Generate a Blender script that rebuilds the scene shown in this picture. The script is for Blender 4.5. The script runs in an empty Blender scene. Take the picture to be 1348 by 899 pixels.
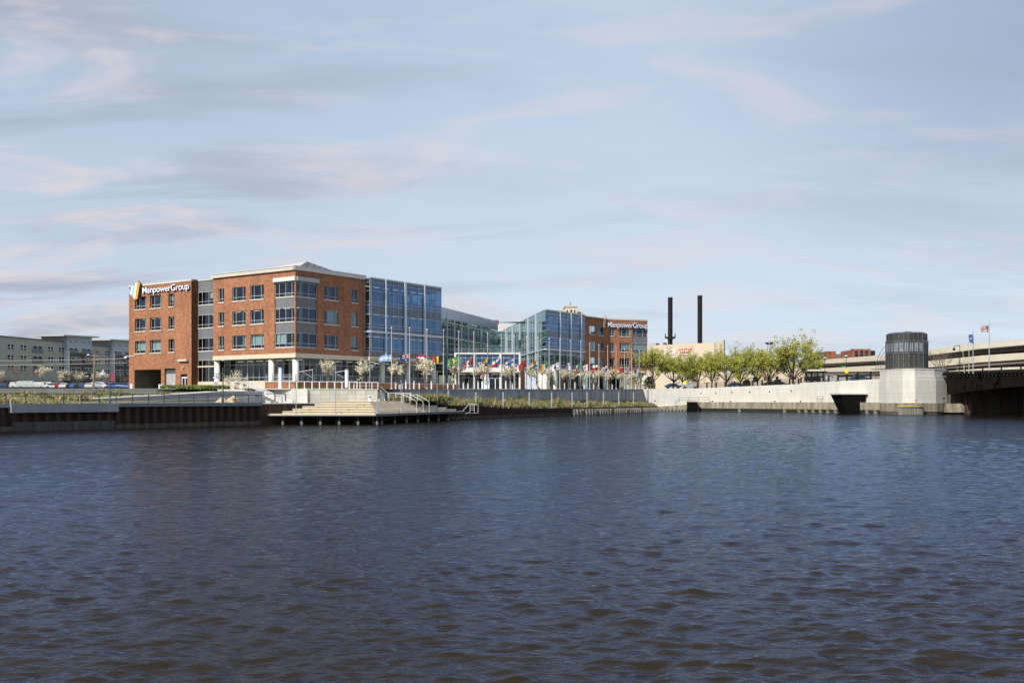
import bpy, math, random
import numpy as np
from mathutils import Vector
scene = bpy.context.scene
col = scene.collection
random.seed(7)
rad = math.radians
K = 1 / 1310.5          # tangent per photo pixel of the 35 mm lens
CH = 3.0                # height of the eye above the water
HZ = 526.0

# ------------------------------------------------------------------ camera
cd = bpy.data.cameras.new("camera")
cd.lens = 35.0; cd.sensor_width = 36.0; cd.shift_y = (HZ - 449.5) / 1348
cd.clip_start = 0.5; cd.clip_end = 12000
cam = bpy.data.objects.new("camera", cd); col.objects.link(cam)
cam.location = (0, 0, CH); cam.rotation_euler = (rad(90), 0, 0)
scene.camera = cam

# ------------------------------------------------------------------ world and sun
SUN_EL = rad(42)
SX, SY = -0.600, -0.800            # horizontal direction towards the sun
w = bpy.data.worlds.new("World"); scene.world = w; w.use_nodes = True
nt = w.node_tree; nt.nodes.clear()
def N(nt, t, **kw):
    n = nt.nodes.new(t)
    for k, v in kw.items(): setattr(n, k, v)
    return n
out = N(nt, "ShaderNodeOutputWorld"); bg = N(nt, "ShaderNodeBackground")
sky = N(nt, "ShaderNodeTexSky", sky_type='NISHITA', sun_disc=False)
sky.sun_elevation = SUN_EL; sky.sun_rotation = math.atan2(SX, SY)
sky.air_density = 0.9; sky.dust_density = 0.6; sky.ozone_density = 1.4
bg.inputs[1].default_value = 0.105
geo = N(nt, "ShaderNodeTexCoord")
sep = N(nt, "ShaderNodeSeparateXYZ"); nt.links.new(geo.outputs["Generated"], sep.inputs[0])
def M(op, a, b=None, c=None, clamp=False):
    n = N(nt, "ShaderNodeMath", operation=op); n.use_clamp = clamp
    for i, v in enumerate((a, b, c)):
        if v is None: continue
        if isinstance(v, (int, float)): n.inputs[i].default_value = v
        else: nt.links.new(v, n.inputs[i])
    return n.outputs[0]
# cloud deck: direction projected on a high flat layer, so the streaks flatten towards the horizon
zz = M('ADD', M('MAXIMUM', sep.outputs[2], 0.0), 0.16)
cx = M('DIVIDE', sep.outputs[0], zz); cy = M('DIVIDE', sep.outputs[1], zz)
def cloud(sx, sy, ox, oy, scale, detail, rough, lo, hi, dist=0.3):
    cmb = N(nt, "ShaderNodeCombineXYZ")
    nt.links.new(M('MULTIPLY_ADD', cx, sx, ox), cmb.inputs[0]); nt.links.new(M('MULTIPLY_ADD', cy, sy, oy), cmb.inputs[1])
    n = N(nt, "ShaderNodeTexNoise"); n.inputs["Scale"].default_value = scale; n.inputs["Detail"].default_value = detail
    n.inputs["Roughness"].default_value = rough; n.inputs["Distortion"].default_value = dist
    nt.links.new(cmb.outputs[0], n.inputs["Vector"])
    r = N(nt, "ShaderNodeMapRange", interpolation_type='SMOOTHSTEP'); r.inputs[1].default_value = lo; r.inputs[2].default_value = hi
    nt.links.new(n.outputs[0], r.inputs[0]); return r.outputs[0]
def mixc(fac, a, b, blend='MIX'):
    n = N(nt, "ShaderNodeMix", data_type='RGBA', blend_type=blend)
    for s, v in ((0, fac), (6, a), (7, b)):
        if isinstance(v, (int, float)): n.inputs[s].default_value = v
        elif isinstance(v, tuple): n.inputs[s].default_value = (*v, 1)
        else: nt.links.new(v, n.inputs[s])
    return n.outputs[2]
def smooth(v, lo, hi):
    r = N(nt, "ShaderNodeMapRange", interpolation_type='SMOOTHSTEP'); r.inputs[1].default_value = lo; r.inputs[2].default_value = hi
    nt.links.new(v, r.inputs[0]); return r.outputs[0]
west = smooth(M('MULTIPLY', sep.outputs[0], -1.0), -0.05, 0.42)      # a thicker bank of cloud to the left
east = M('MULTIPLY', smooth(sep.outputs[0], 0.12, 0.5), smooth(sep.outputs[2], 0.10, 0.32))
veil = M('MULTIPLY', cloud(0.5, 0.8, 3.1, 1.7, 1.1, 6, 0.55, 0.30, 0.72), 0.50)
grey = M('MULTIPLY', cloud(0.55, 1.5, 11.3, 4.2, 1.7, 9, 0.54, 0.42, 0.68, 0.7), M('MULTIPLY_ADD', west, 0.62, M('MULTIPLY_ADD', east, 0.42, 0.24)))
pink = M('MULTIPLY', cloud(0.9, 1.6, 5.6, 9.4, 1.9, 10, 0.60, 0.48, 0.68, 0.6), M('MULTIPLY_ADD', west, 0.36, 0.32))
S = 1 / 0.105
c0 = mixc(0.86, sky.outputs[0], (0.36*S, 0.475*S, 0.635*S))
hz = M('POWER', M('SUBTRACT', 1.0, M('MAXIMUM', sep.outputs[2], 0.0), clamp=True), 4.4)
c0 = mixc(M('MULTIPLY', hz, 0.85), c0, (0.73*S, 0.80*S, 0.85*S))
c1 = mixc(veil, c0, (0.52*S, 0.61*S, 0.72*S))
c1 = mixc(M('MULTIPLY', east, 0.75), c1, (0.27*S, 0.34*S, 0.48*S)); c1 = mixc(M('MULTIPLY', west, 0.22), c1, (0.33*S, 0.38*S, 0.50*S))
c2 = mixc(grey, c1, (0.34*S, 0.38*S, 0.465*S))
c3 = mixc(pink, c2, (0.70*S, 0.60*S, 0.61*S))
nt.links.new(c3, bg.inputs[0]); nt.links.new(bg.outputs[0], out.inputs[0])

sd = bpy.data.lights.new("sun", 'SUN'); sd.energy = 5.0; sd.angle = rad(0.5); sd.color = (1.0, 0.94, 0.85)
so = bpy.data.objects.new("sun", sd); col.objects.link(so)
sv = Vector((SX * math.cos(SUN_EL), SY * math.cos(SUN_EL), math.sin(SUN_EL)))
so.rotation_euler = sv.to_track_quat('Z', 'Y').to_euler(); so.location = (-60, -60, 90)

scene.view_settings.view_transform = 'Standard'; scene.view_settings.look = 'None'
scene.view_settings.gamma = 1.0; scene.view_settings.exposure = 0.22
scene.view_settings.use_curve_mapping = False
scene.cycles.max_bounces = 6; scene.cycles.transparent_max_bounces = 12
scene.cycles.caustics_reflective = False; scene.cycles.caustics_refractive = False

# ------------------------------------------------------------------ helpers
def X(u, Y): return (u - 674) * K * Y
def Z(v, Y): return CH - (v - HZ) * K * Y
def V2(u, Y): return Vector((X(u, Y), Y))
def gz(Y): return 2.95 + 0.01068 * Y            # the gently rising plaza ground
class Fr:
    """a vertical plane: origin, direction along it, outward normal"""
    def __init__(s, O, d, n):
        s.O = Vector(O[:2]); s.d = Vector(d[:2]).normalized(); s.n = Vector(n[:2]).normalized()
    def p(s, x, z, off=0.0):
        q = s.O + s.d * x + s.n * off
        return (q.x, q.y, z)
    def t(s, u):
        k = (u - 674) * K
        return (k * s.O.y - s.O.x) / (s.d.x - k * s.d.y)
    def Y(s, x): return (s.O + s.d * x).y
    def off(s, o): return Fr(s.O + s.n * o, s.d, s.n)
    def at(s, x): return Fr(s.O + s.d * x, s.d, s.n)
ORIG = {}
class MB:
    def __init__(s): s.v = []; s.f = []; s.m = []
    def poly(s, pts, m=0):
        b = len(s.v); s.v += [tuple(p) for p in pts]; s.f.append(tuple(range(b, b + len(pts)))); s.m.append(m)
    def hexa(s, c, m=0):       # 8 corners: bottom ring 0-3, top ring 4-7
        b = len(s.v); s.v += [tuple(p) for p in c]
        for f in ((3, 2, 1, 0), (4, 5, 6, 7), (0, 1, 5, 4), (1, 2, 6, 5), (2, 3, 7, 6), (3, 0, 4, 7)):
            s.f.append(tuple(b + i for i in f)); s.m.append(m)
    def box(s, x0, x1, y0, y1, z0, z1, m=0):
        s.hexa([(x0, y0, z0), (x1, y0, z0), (x1, y1, z0), (x0, y1, z0), (x0, y0, z1), (x1, y0, z1), (x1, y1, z1), (x0, y1, z1)], m)
    def ob(s, F, x0, x1, z0, z1, o0, o1, m=0):
        s.hexa([F.p(x0, z0, o1), F.p(x1, z0, o1), F.p(x1, z0, o0), F.p(x0, z0, o0), F.p(x0, z1, o1), F.p(x1, z1, o1), F.p(x1, z1, o0), F.p(x0, z1, o0)], m)
    def prism(s, pts, z0, z1, m=0, cap=True, mt=None):
        n = len(pts); zz0 = z0 if isinstance(z0, (list, tuple)) else [z0] * n; zz1 = z1 if isinstance(z1, (list, tuple)) else [z1] * n
        b = len(s.v)
        s.v += [(p[0], p[1], a) for p, a in zip(pts, zz0)] + [(p[0], p[1], a) for p, a in zip(pts, zz1)]
        for i in range(n):
            j = (i + 1) % n; s.f.append((b + i, b + j, b + n + j, b + n + i)); s.m.append(m)
        if cap:
            s.f.append(tuple(b + n + i for i in range(n))); s.m.append(m if mt is None else mt)
            s.f.append(tuple(b + i for i in reversed(range(n)))); s.m.append(m)
    def tube(s, p0, p1, r0, r1=None, n=6, m=0, caps=False):
        r1 = r0 if r1 is None else r1
        a = Vector(p0); c = Vector(p1); d = (c - a)
        if d.length < 1e-6: return
        d.normalize(); u = d.cross(Vector((0, 0, 1)) if abs(d.z) < .9 else Vector((1, 0, 0))).normalized(); w_ = d.cross(u)
        b = len(s.v)
        for q, r in ((a, r0), (c, r1)):
            for i in range(n):
                t = 2 * math.pi * i / n; s.v.append(tuple(q + u * (r * math.cos(t)) + w_ * (r * math.sin(t))))
        for i in range(n):
            j = (i + 1) % n; s.f.append((b + i, b + j, b + n + j, b + n + i)); s.m.append(m)
        if caps:
            s.f.append(tuple(b + n + i for i in range(n))); s.m.append(m); s.f.append(tuple(b + i for i in reversed(range(n)))); s.m.append(m)
    def path(s, pts, r, n=6, m=0):
        for a, b in zip(pts, pts[1:]): s.tube(a, b, r, r, n, m, True)
    def lathe(s, c, prof, n=12, m=0):
        b = len(s.v)
        for r, z in prof:
            for i in range(n):
                t = 2 * math.pi * i / n; s.v.append((c[0] + r * math.cos(t), c[1] + r * math.sin(t), c[2] + z))
        for k in range(len(prof) - 1):
            for i in range(n):
                j = (i + 1) % n
                s.f.append((b + k*n + i, b + k*n + j, b + (k+1)*n + j, b + (k+1)*n + i)); s.m.append(m)
        s.f.append(tuple(b + (len(prof)-1)*n + i for i in range(n))); s.m.append(m)
    def build(s, name, mats, parent=None, smooth=False, label=None):
        if not isinstance(mats, (list, tuple)): mats = [mats]
        if not s.v: return None
        a = np.array(s.v, dtype=np.float64)
        if parent is None:
            o = Vector(((a[:, 0].min() + a[:, 0].max()) / 2, (a[:, 1].min() + a[:, 1].max()) / 2, a[:, 2].min()))
        else: o = ORIG[parent.name]
        a = a - np.array(o)
        me = bpy.data.meshes.new(name); me.from_pydata(a.tolist(), [], s.f)
        for m in mats: me.materials.append(m)
        me.polygons.foreach_set("material_index", s.m)
        if smooth: me.polygons.foreach_set("use_smooth", [True] * len(s.f))
        me.update()
        # metres along the surface and up it, for the masonry patterns
        uv = me.uv_layers.new(name="UVMap"); L = len(me.loops)
        nrm = np.empty(len(me.polygons) * 3); me.polygons.foreach_get("normal", nrm); nrm = nrm.reshape(-1, 3)
        vi = np.empty(L, dtype=np.int32); me.loops.foreach_get("vertex_index", vi)
        tot = np.empty(len(me.polygons), dtype=np.int32); me.polygons.foreach_get("loop_total", tot)
        ln = np.repeat(nrm, tot, axis=0); P = a[vi]
        flat = np.abs(ln[:, 2]) > 0.7; h = np.sqrt(ln[:, 0]**2 + ln[:, 1]**2) + 1e-9
        uu = np.where(flat, P[:, 0], P[:, 0] * -ln[:, 1] / h + P[:, 1] * ln[:, 0] / h); vv = np.where(flat, P[:, 1], P[:, 2])
        uv.data.foreach_set("uv", np.stack([uu, vv], 1).ravel())
        ob = bpy.data.objects.new(name, me); col.objects.link(ob)
        if parent is None: ob.location = o
        else: ob.parent = parent
        ORIG[ob.name] = o
        if label: ob["label"] = label
        return ob
def tag(o, label=None, cat=None, group=None, kind=None):
    if label: o["label"] = label
    if cat: o["category"] = cat
    if group: o["group"] = group
    if kind: o["kind"] = kind
    return o
def thing(name, loc, label, cat, group=None):
    o = bpy.data.objects.new(name, None); col.objects.link(o); o.location = loc; o.empty_display_size = 0.3
    ORIG[o.name] = Vector(loc); return tag(o, label, cat, group)
def struct(name, mb, mats, smooth=False): return tag(mb.build(name, mats, None, smooth), kind="structure")
def kids(o): return [c for c in bpy.data.objects if c.parent == o]
def dup(root, loc, rz=0.0, sc=1.0, label=None, group=None):
    def cp(o, par):
        c = o.copy(); col.objects.link(c); c.parent = par
        for ch in kids(o): cp(ch, c)
        return c
    r = cp(root, None); r.location = loc; r.rotation_euler = (0, 0, rz); r.scale = (sc, sc, sc)
    if label: r["label"] = label
    if group: r["group"] = group
    return r
class Proto:
    """first use moves the prototype itself, later uses copy it"""
    def __init__(s, o): s.o = o; s.used = False
    def put(s, loc, rz=0.0, sc=1.0, label=None, group=None):
        if s.used: return dup(s.o, loc, rz, sc, label, group)
        s.used = True; o = s.o; o.location = loc; o.rotation_euler = (0, 0, rz); o.scale = (sc, sc, sc)
        if label: o["label"] = label
        if group: o["group"] = group
        return o

# ------------------------------------------------------------------ materials
def base(name):
    m = bpy.data.materials.new(name); m.use_nodes = True; t = m.node_tree
    return m, t, t.nodes["Principled BSDF"]
def pm(name, c, rough=0.7, var=0.18, scale=0.8, bump=0.0, metal=0.0, spec=0.4, streak=False, c2=None):
    m, t, b = base(name)
    tc = N(t, "ShaderNodeTexCoord"); src = tc.outputs["Object"]
    if streak:
        mp = N(t, "ShaderNodeMapping"); mp.inputs["Scale"].default_value = (1, 1, 0.18); t.links.new(src, mp.inputs[0]); src = mp.outputs[0]
    n = N(t, "ShaderNodeTexNoise"); n.inputs["Scale"].default_value = scale; n.inputs["Detail"].default_value = 7; n.inputs["Roughness"].default_value = 0.65
    t.links.new(src, n.inputs["Vector"])
    r = N(t, "ShaderNodeValToRGB"); r.color_ramp.elements[0].position = 0.3; r.color_ramp.elements[1].position = 0.72
    lo = tuple(max(0, x * (1 - var)) for x in c); hi = c2 if c2 else tuple(min(1, x * (1 + var)) for x in c)
    r.color_ramp.elements[0].color = (*lo, 1); r.color_ramp.elements[1].color = (*hi, 1)
    t.links.new(n.outputs[0], r.inputs[0]); t.links.new(r.outputs[0], b.inputs["Base Color"])
    b.inputs["Roughness"].default_value = rough; b.inputs["Metallic"].default_value = metal; b.inputs["Specular IOR Level"].default_value = spec
    if bump:
        bp = N(t, "ShaderNodeBump"); bp.inputs["Strength"].default_value = bump; bp.inputs["Distance"].default_value = 0.05
        t.links.new(n.outputs[0], bp.inputs["Height"]); t.links.new(bp.outputs[0], b.inputs["Normal"])
    return m
def brickmat(name, a, b_, mortar, sx=0.42, sy=0.16):
    m, t, b = base(name)
    tc = N(t, "ShaderNodeTexCoord")
    br = N(t, "ShaderNodeTexBrick"); br.inputs["Scale"].default_value = 1.0
    br.inputs["Brick Width"].default_value = sx; br.inputs["Row Height"].default_value = sy; br.inputs["Mortar Size"].default_value = 0.012
    br.inputs["Color1"].default_value = (*a, 1); br.inputs["Color2"].default_value = (*b_, 1); br.inputs["Mortar"].default_value = (*mortar, 1)
    t.links.new(tc.outputs["UV"], br.inputs["Vector"])
    n = N(t, "ShaderNodeTexNoise"); n.inputs["Scale"].default_value = 1.3; n.inputs["Detail"].default_value = 8; n.inputs["Roughness"].default_value = 0.8
    t.links.new(tc.outputs["UV"], n.inputs["Vector"])
    hs = N(t, "ShaderNodeHueSaturation"); mr = N(t, "ShaderNodeMapRange"); mr.inputs[1].default_value = 0.3; mr.inputs[2].default_value = 0.7; mr.inputs[3].default_value = 0.68; mr.inputs[4].default_value = 1.32
    n2 = N(t, "ShaderNodeTexNoise"); n2.inputs["Scale"].default_value = 0.22; n2.inputs["Detail"].default_value = 5; mp = N(t, "ShaderNodeMapping"); mp.inputs["Scale"].default_value = (1.8, 0.6, 1)
    t.links.new(tc.outputs["UV"], mp.inputs[0]); t.links.new(mp.outputs[0], n2.inputs["Vector"]); m2 = N(t, "ShaderNodeMapRange"); m2.inputs[1].default_value = 0.3; m2.inputs[2].default_value = 0.7; m2.inputs[3].default_value = 0.84; m2.inputs[4].default_value = 1.14
    t.links.new(n2.outputs[0], m2.inputs[0]); mm = N(t, "ShaderNodeMath", operation='MULTIPLY'); t.links.new(n.outputs[0], mr.inputs[0]); t.links.new(mr.outputs[0], mm.inputs[0]); t.links.new(m2.outputs[0], mm.inputs[1])
    t.links.new(mm.outputs[0], hs.inputs["Value"]); t.links.new(br.outputs[0], hs.inputs["Color"])
    t.links.new(hs.outputs[0], b.inputs["Base Color"]); b.inputs["Roughness"].default_value = 0.85; b.inputs["Specular IOR Level"].default_value = 0.2
    return m
def panelmat(name, c, joint, sx, sy, rough=0.7, var=0.1, jw=0.025):
    m, t, b = base(name)
    tc = N(t, "ShaderNodeTexCoord"); br = N(t, "ShaderNodeTexBrick"); br.inputs["Scale"].default_value = 1.0; br.offset = 0.0
    br.inputs["Brick Width"].default_value = sx; br.inputs["Row Height"].default_value = sy; br.inputs["Mortar Size"].default_value = jw
    br.inputs["Color1"].default_value = (*[x*(1-var) for x in c], 1); br.inputs["Color2"].default_value = (*[min(1, x*(1+var)) for x in c], 1); br.inputs["Mortar"].default_value = (*joint, 1)
    t.links.new(tc.outputs["UV"], br.inputs["Vector"])
    n = N(t, "ShaderNodeTexNoise"); n.inputs["Scale"].default_value = 0.5; n.inputs["Detail"].default_value = 9; n.inputs["Roughness"].default_value = 0.75
    mp = N(t, "ShaderNodeMapping"); mp.inputs["Scale"].default_value = (2.2, 0.5, 1); t.links.new(tc.outputs["UV"], mp.inputs[0]); t.links.new(mp.outputs[0], n.inputs["Vector"])
    hs = N(t, "ShaderNodeHueSaturation"); mr = N(t, "ShaderNodeMapRange"); mr.inputs[1].default_value = 0.3; mr.inputs[2].default_value = 0.7; mr.inputs[3].default_value = 0.84; mr.inputs[4].default_value = 1.12
    t.links.new(n.outputs[0], mr.inputs[0]); t.links.new(mr.outputs[0], hs.inputs["Value"]); t.links.new(br.outputs[0], hs.inputs["Color"])
    t.links.new(hs.outputs[0], b.inputs["Base Color"]); b.inputs["Roughness"].default_value = rough; b.inputs["Specular IOR Level"].default_value = 0.3
    return m
def glassmat(name, tint, refl, bias=0.16, rough=0.02):
    m, t, b = base(name); t.nodes.remove(b); o = t.nodes["Material Output"]
    tr = N(t, "ShaderNodeBsdfTransparent"); tr.inputs[0].default_value = (*tint, 1)
    gl = N(t, "ShaderNodeBsdfGlossy"); gl.inputs["Color"].default_value = (*refl, 1); gl.inputs["Roughness"].default_value = rough
    tc = N(t, "ShaderNodeTexCoord"); n = N(t, "ShaderNodeTexNoise"); n.inputs["Scale"].default_value = 0.55; n.inputs["Detail"].default_value = 1
    bp = N(t, "ShaderNodeBump"); bp.inputs["Strength"].default_value = 0.12; bp.inputs["Distance"].default_value = 0.05
    t.links.new(tc.outputs["Object"], n.inputs["Vector"]); t.links.new(n.outputs[0], bp.inputs["Height"]); t.links.new(bp.outputs[0], gl.inputs["Normal"])
    gm = N(t, "ShaderNodeNewGeometry"); vd = N(t, "ShaderNodeVectorMath", operation='DOT_PRODUCT'); t.links.new(gm.outputs["Incoming"], vd.inputs[0]); t.links.new(gm.outputs["Normal"], vd.inputs[1])
    ab = N(t, "ShaderNodeMath", operation='ABSOLUTE'); t.links.new(vd.outputs["Value"], ab.inputs[0])
    om = N(t, "ShaderNodeMath", operation='SUBTRACT'); om.inputs[0].default_value = 1.0; t.links.new(ab.outputs[0], om.inputs[1])
    fr = N(t, "ShaderNodeMath", operation='POWER'); t.links.new(om.outputs[0], fr.inputs[0]); fr.inputs[1].default_value = 3.5
    mr = N(t, "ShaderNodeMapRange"); mr.inputs[1].default_value = 0; mr.inputs[2].default_value = 1; mr.inputs[3].default_value = bias; mr.inputs[4].default_value = 1
    t.links.new(fr.outputs[0], mr.inputs[0]); mx = N(t, "ShaderNodeMixShader")
    t.links.new(mr.outputs[0], mx.inputs[0]); t.links.new(tr.outputs[0], mx.inputs[1]); t.links.new(gl.outputs[0], mx.inputs[2]); t.links.new(mx.outputs[0], o.inputs[0])
    return m
MT = {}
MT['brick'] = brickmat("orange brick", (0.365, 0.155, 0.078), (0.235, 0.09, 0.047), (0.30, 0.20, 0.14))
MT['brickd'] = brickmat("old red brick", (0.30, 0.085, 0.045), (0.19, 0.06, 0.04), (0.25, 0.17, 0.13))
MT['stone'] = pm("limestone", (0.55, 0.49, 0.38), 0.8, 0.1, 0.6)
MT['sill'] = pm("pale sill stone", (0.50, 0.47, 0.41), 0.8, 0.08)
MT['white'] = pm("white painted metal", (0.58, 0.59, 0.60), 0.45, 0.05)
MT['column'] = pm("white concrete column", (0.66, 0.64, 0.60), 0.7, 0.06)
MT['grey'] = panelmat("grey corrugated panel", (0.17, 0.175, 0.19), (0.09, 0.09, 0.10), 3.0, 0.35, 0.5, 0.05, 0.03)
MT['greyl'] = pm("light grey metal", (0.36, 0.39, 0.43), 0.45, 0.06, metal=0.3)
MT['alu'] = pm("aluminium mullion", (0.45, 0.50, 0.56), 0.4, 0.05, metal=0.4)
MT['frame'] = pm("pale window frame", (0.42, 0.44, 0.45), 0.5, 0.05)
MT['fin'] = pm("pale blue fin", (0.52, 0.60, 0.72), 0.4, 0.04, metal=0.2)
MT['glass'] = glassmat("office glass", (0.56, 0.66, 0.70), (0.55, 0.72, 0.98), 0.07)
MT['glassc'] = glassmat("curtain wall glass", (0.28, 0.43, 0.58), (0.34, 0.56, 0.95), 0.20)
MT['glassg'] = glassmat("courtyard glass", (0.55, 0.74, 0.66), (0.62, 0.84, 0.82), 0.24)
MT['glassf'] = glassmat("ground floor glass", (0.50, 0.58, 0.56), (0.80, 0.85, 0.88), 0.06)
MT['spand'] = pm("blue spandrel glass", (0.022, 0.055, 0.105), 0.12, 0.1, spec=0.9)
MT['blind'] = pm("pale window blind", (0.62, 0.68, 0.62), 0.8, 0.06)
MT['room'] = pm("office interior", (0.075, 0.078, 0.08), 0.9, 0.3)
MT['room2'] = pm('atrium interior with painted daylight', (0.26, 0.29, 0.25), 0.9, 0.3)  # lighter than the office rooms, daylight through the atrium put into the colour
MT['ceil'] = pm("office ceiling", (0.42, 0.40, 0.36), 0.9, 0.1)
MT['desk'] = pm("office furniture", (0.20, 0.15, 0.11), 0.8, 0.5)
MT['roof'] = pm("flat roof membrane", (0.42, 0.42, 0.41), 0.9, 0.1)
MT['rooft'] = panelmat("louvred roof", (0.17, 0.17, 0.17), (0.05, 0.05, 0.05), 0.9, 0.45, 0.6, 0.25, 0.08)
MT['conc'] = pm("pale concrete", (0.50, 0.485, 0.45), 0.85, 0.12, 0.4, streak=True)
MT['concw'] = panelmat("white rendered river wall", (0.57, 0.555, 0.51), (0.45, 0.435, 0.395), 6.0, 1.1, 0.85, 0.03, 0.02)
MT['concb'] = panelmat("block wall", (0.40, 0.385, 0.345), (0.27, 0.26, 0.24), 1.2, 0.6, 0.9, 0.12, 0.03)
MT['concg'] = pm("grey concrete", (0.33, 0.34, 0.36), 0.85, 0.15, 0.5, streak=True)
MT['ledge'] = pm("stained old concrete", (0.23, 0.19, 0.14), 0.9, 0.55, 0.9, 0.3, streak=True, c2=(0.42, 0.365, 0.28))
MT['algae'] = pm('wet algae band', (0.035, 0.035, 0.018), 0.6, 0.5, 1.2)
MT['polem'] = pm('weathered grey white pole', (0.42, 0.43, 0.44), 0.5, 0.1)
MT['step'] = pm("sandstone coloured step", (0.56, 0.49, 0.37), 0.85, 0.08, 0.8)
MT['deck'] = pm("weathered deck boards", (0.78, 0.69, 0.57), 0.85, 0.15, 0.8)
MT['pile'] = pm("rusted sheet piling", (0.048, 0.026, 0.018), 0.85, 0.6, 0.5, 0.3, streak=True)
MT['pilelow'] = pm("encrusted pile foot", (0.10, 0.088, 0.065), 0.9, 0.6, 2.0, 0.3)
MT['pileg'] = pm("grey timber pile", (0.20, 0.185, 0.155), 0.9, 0.35, 1.5, streak=True)
MT['black'] = pm("black paint and pile shade", (0.010, 0.011, 0.012), 0.5, 0.2)
MT['stack'] = panelmat("black steel stack", (0.010, 0.010, 0.013), (0.005, 0.005, 0.006), 2.5, 2.4, 0.75, 0.3, 0.12)
MT['dgrey'] = pm("dark grey metal", (0.07, 0.08, 0.095), 0.5, 0.15)
MT['bronze'] = pm("bronze clad panel", (0.052, 0.050, 0.036), 0.45, 0.35, 1.2, streak=True, metal=0.2)
MT['brz2'] = pm("blue grey bronze rib", (0.095, 0.105, 0.125), 0.4, 0.3, 1.5, metal=0.3)
MT['steelbridge'] = pm("dark bridge steel", (0.008, 0.006, 0.005), 0.9, 0.5, 0.8, spec=0.08)
MT['void'] = pm('shade black recess', (0.006, 0.006, 0.006), 0.95, 0.4, 1, spec=0.03)  # flat black puts the darkness of an opening into the colour
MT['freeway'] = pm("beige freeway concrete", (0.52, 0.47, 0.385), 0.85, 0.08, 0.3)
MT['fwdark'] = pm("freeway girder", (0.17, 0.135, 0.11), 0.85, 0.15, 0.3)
MT['asphalt'] = pm("asphalt", (0.055, 0.055, 0.058), 0.9, 0.2, 0.5)
MT['ground'] = pm("gravelly ground", (0.21, 0.19, 0.145), 0.95, 0.3, 0.15, c2=(0.17, 0.20, 0.09))
MT['paving'] = panelmat("plaza paving", (0.42, 0.40, 0.36), (0.30, 0.29, 0.26), 1.5, 1.5, 0.85, 0.08)
MT['soil'] = pm("dry planted soil", (0.20, 0.165, 0.105), 0.95, 0.3, 0.7, c2=(0.155, 0.145, 0.07))
MT['g1'] = pm("green blades", (0.115, 0.14, 0.03), 0.7, 0.3, 3)
MT['g2'] = pm("straw blades", (0.34, 0.275, 0.15), 0.8, 0.25, 3)
MT['g3'] = pm("brown stems", (0.24, 0.17, 0.115), 0.8, 0.25, 3)
MT['g4'] = pm("bright shrub leaves", (0.145, 0.21, 0.03), 0.7, 0.3, 3)
MT['bark'] = pm("bark", (0.065, 0.048, 0.035), 0.9, 0.3, 3)
MT['barkp'] = pm("pale bark", (0.17, 0.125, 0.095), 0.9, 0.3, 3)
MT['leafa'] = pm("spring leaves", (0.38, 0.375, 0.06), 0.6, 0.3, 2)
MT['leafb'] = pm("darker spring leaves", (0.245, 0.255, 0.04), 0.6, 0.3, 2)
MT['bloss'] = pm("cream blossom", (0.66, 0.63, 0.51), 0.8, 0.10, 2)
MT['blossd'] = pm("tan blossom", (0.55, 0.48, 0.33), 0.8, 0.2, 2)
MT['everg'] = pm("evergreen needles", (0.030, 0.048, 0.020), 0.8, 0.4, 2)
MT['sage'] = pm("sage green siding", (0.40, 0.40, 0.36), 0.85, 0.06)
MT['bluesid'] = pm("pale blue siding", (0.42, 0.46, 0.58), 0.85, 0.06)
MT['brnsid'] = pm("dark brown masonry", (0.10, 0.085, 0.082), 0.9, 0.12)
MT['wdark'] = pm("dark house glass", (0.014, 0.018, 0.025), 0.3, 0.3, spec=0.3)
MT['wframe'] = pm("white house window frame", (0.66, 0.68, 0.70), 0.6, 0.05)
MT['cream'] = pm("cream masonry", (0.56, 0.475, 0.37), 0.85, 0.06, 0.2)
MT['creamd'] = pm("cream stone with windows", (0.50, 0.42, 0.31), 0.85, 0.1, 0.4)
MT['red'] = pm("red paint", (0.62, 0.05, 0.05), 0.5, 0.05)
MT['yellow'] = pm("yellow paint", (0.80, 0.66, 0.02), 0.5, 0.05)
MT['orange'] = pm("orange paint", (0.85, 0.30, 0.02), 0.5, 0.04)
MT['teal'] = pm("teal paint", (0.22, 0.48, 0.42), 0.5, 0.05)
MT['slate'] = pm("slate blue paint", (0.28, 0.38, 0.55), 0.5, 0.05)
MT['signw'] = pm("white sign face", (0.72, 0.77, 0.88), 0.4, 0.02)
MT['signd'] = pm("sign letter edge", (0.07, 0.09, 0.16), 0.5, 0.05)
MT['tyre'] = pm("tyre rubber", (0.02, 0.02, 0.02), 0.8, 0.1)
MT['rock'] = pm("tan boulder", (0.42, 0.34, 0.22), 0.9, 0.25, 2, 0.4)
MT['rust'] = pm("rust red paint", (0.25, 0.08, 0.05), 0.7, 0.2)
MT['shutter'] = panelmat("grey roller shutter", (0.36, 0.36, 0.37), (0.25, 0.25, 0.26), 8.0, 0.3, 0.6, 0.03)
MT['pavil'] = pm("white pavilion fascia", (0.62, 0.61, 0.58), 0.6, 0.03)
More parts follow.
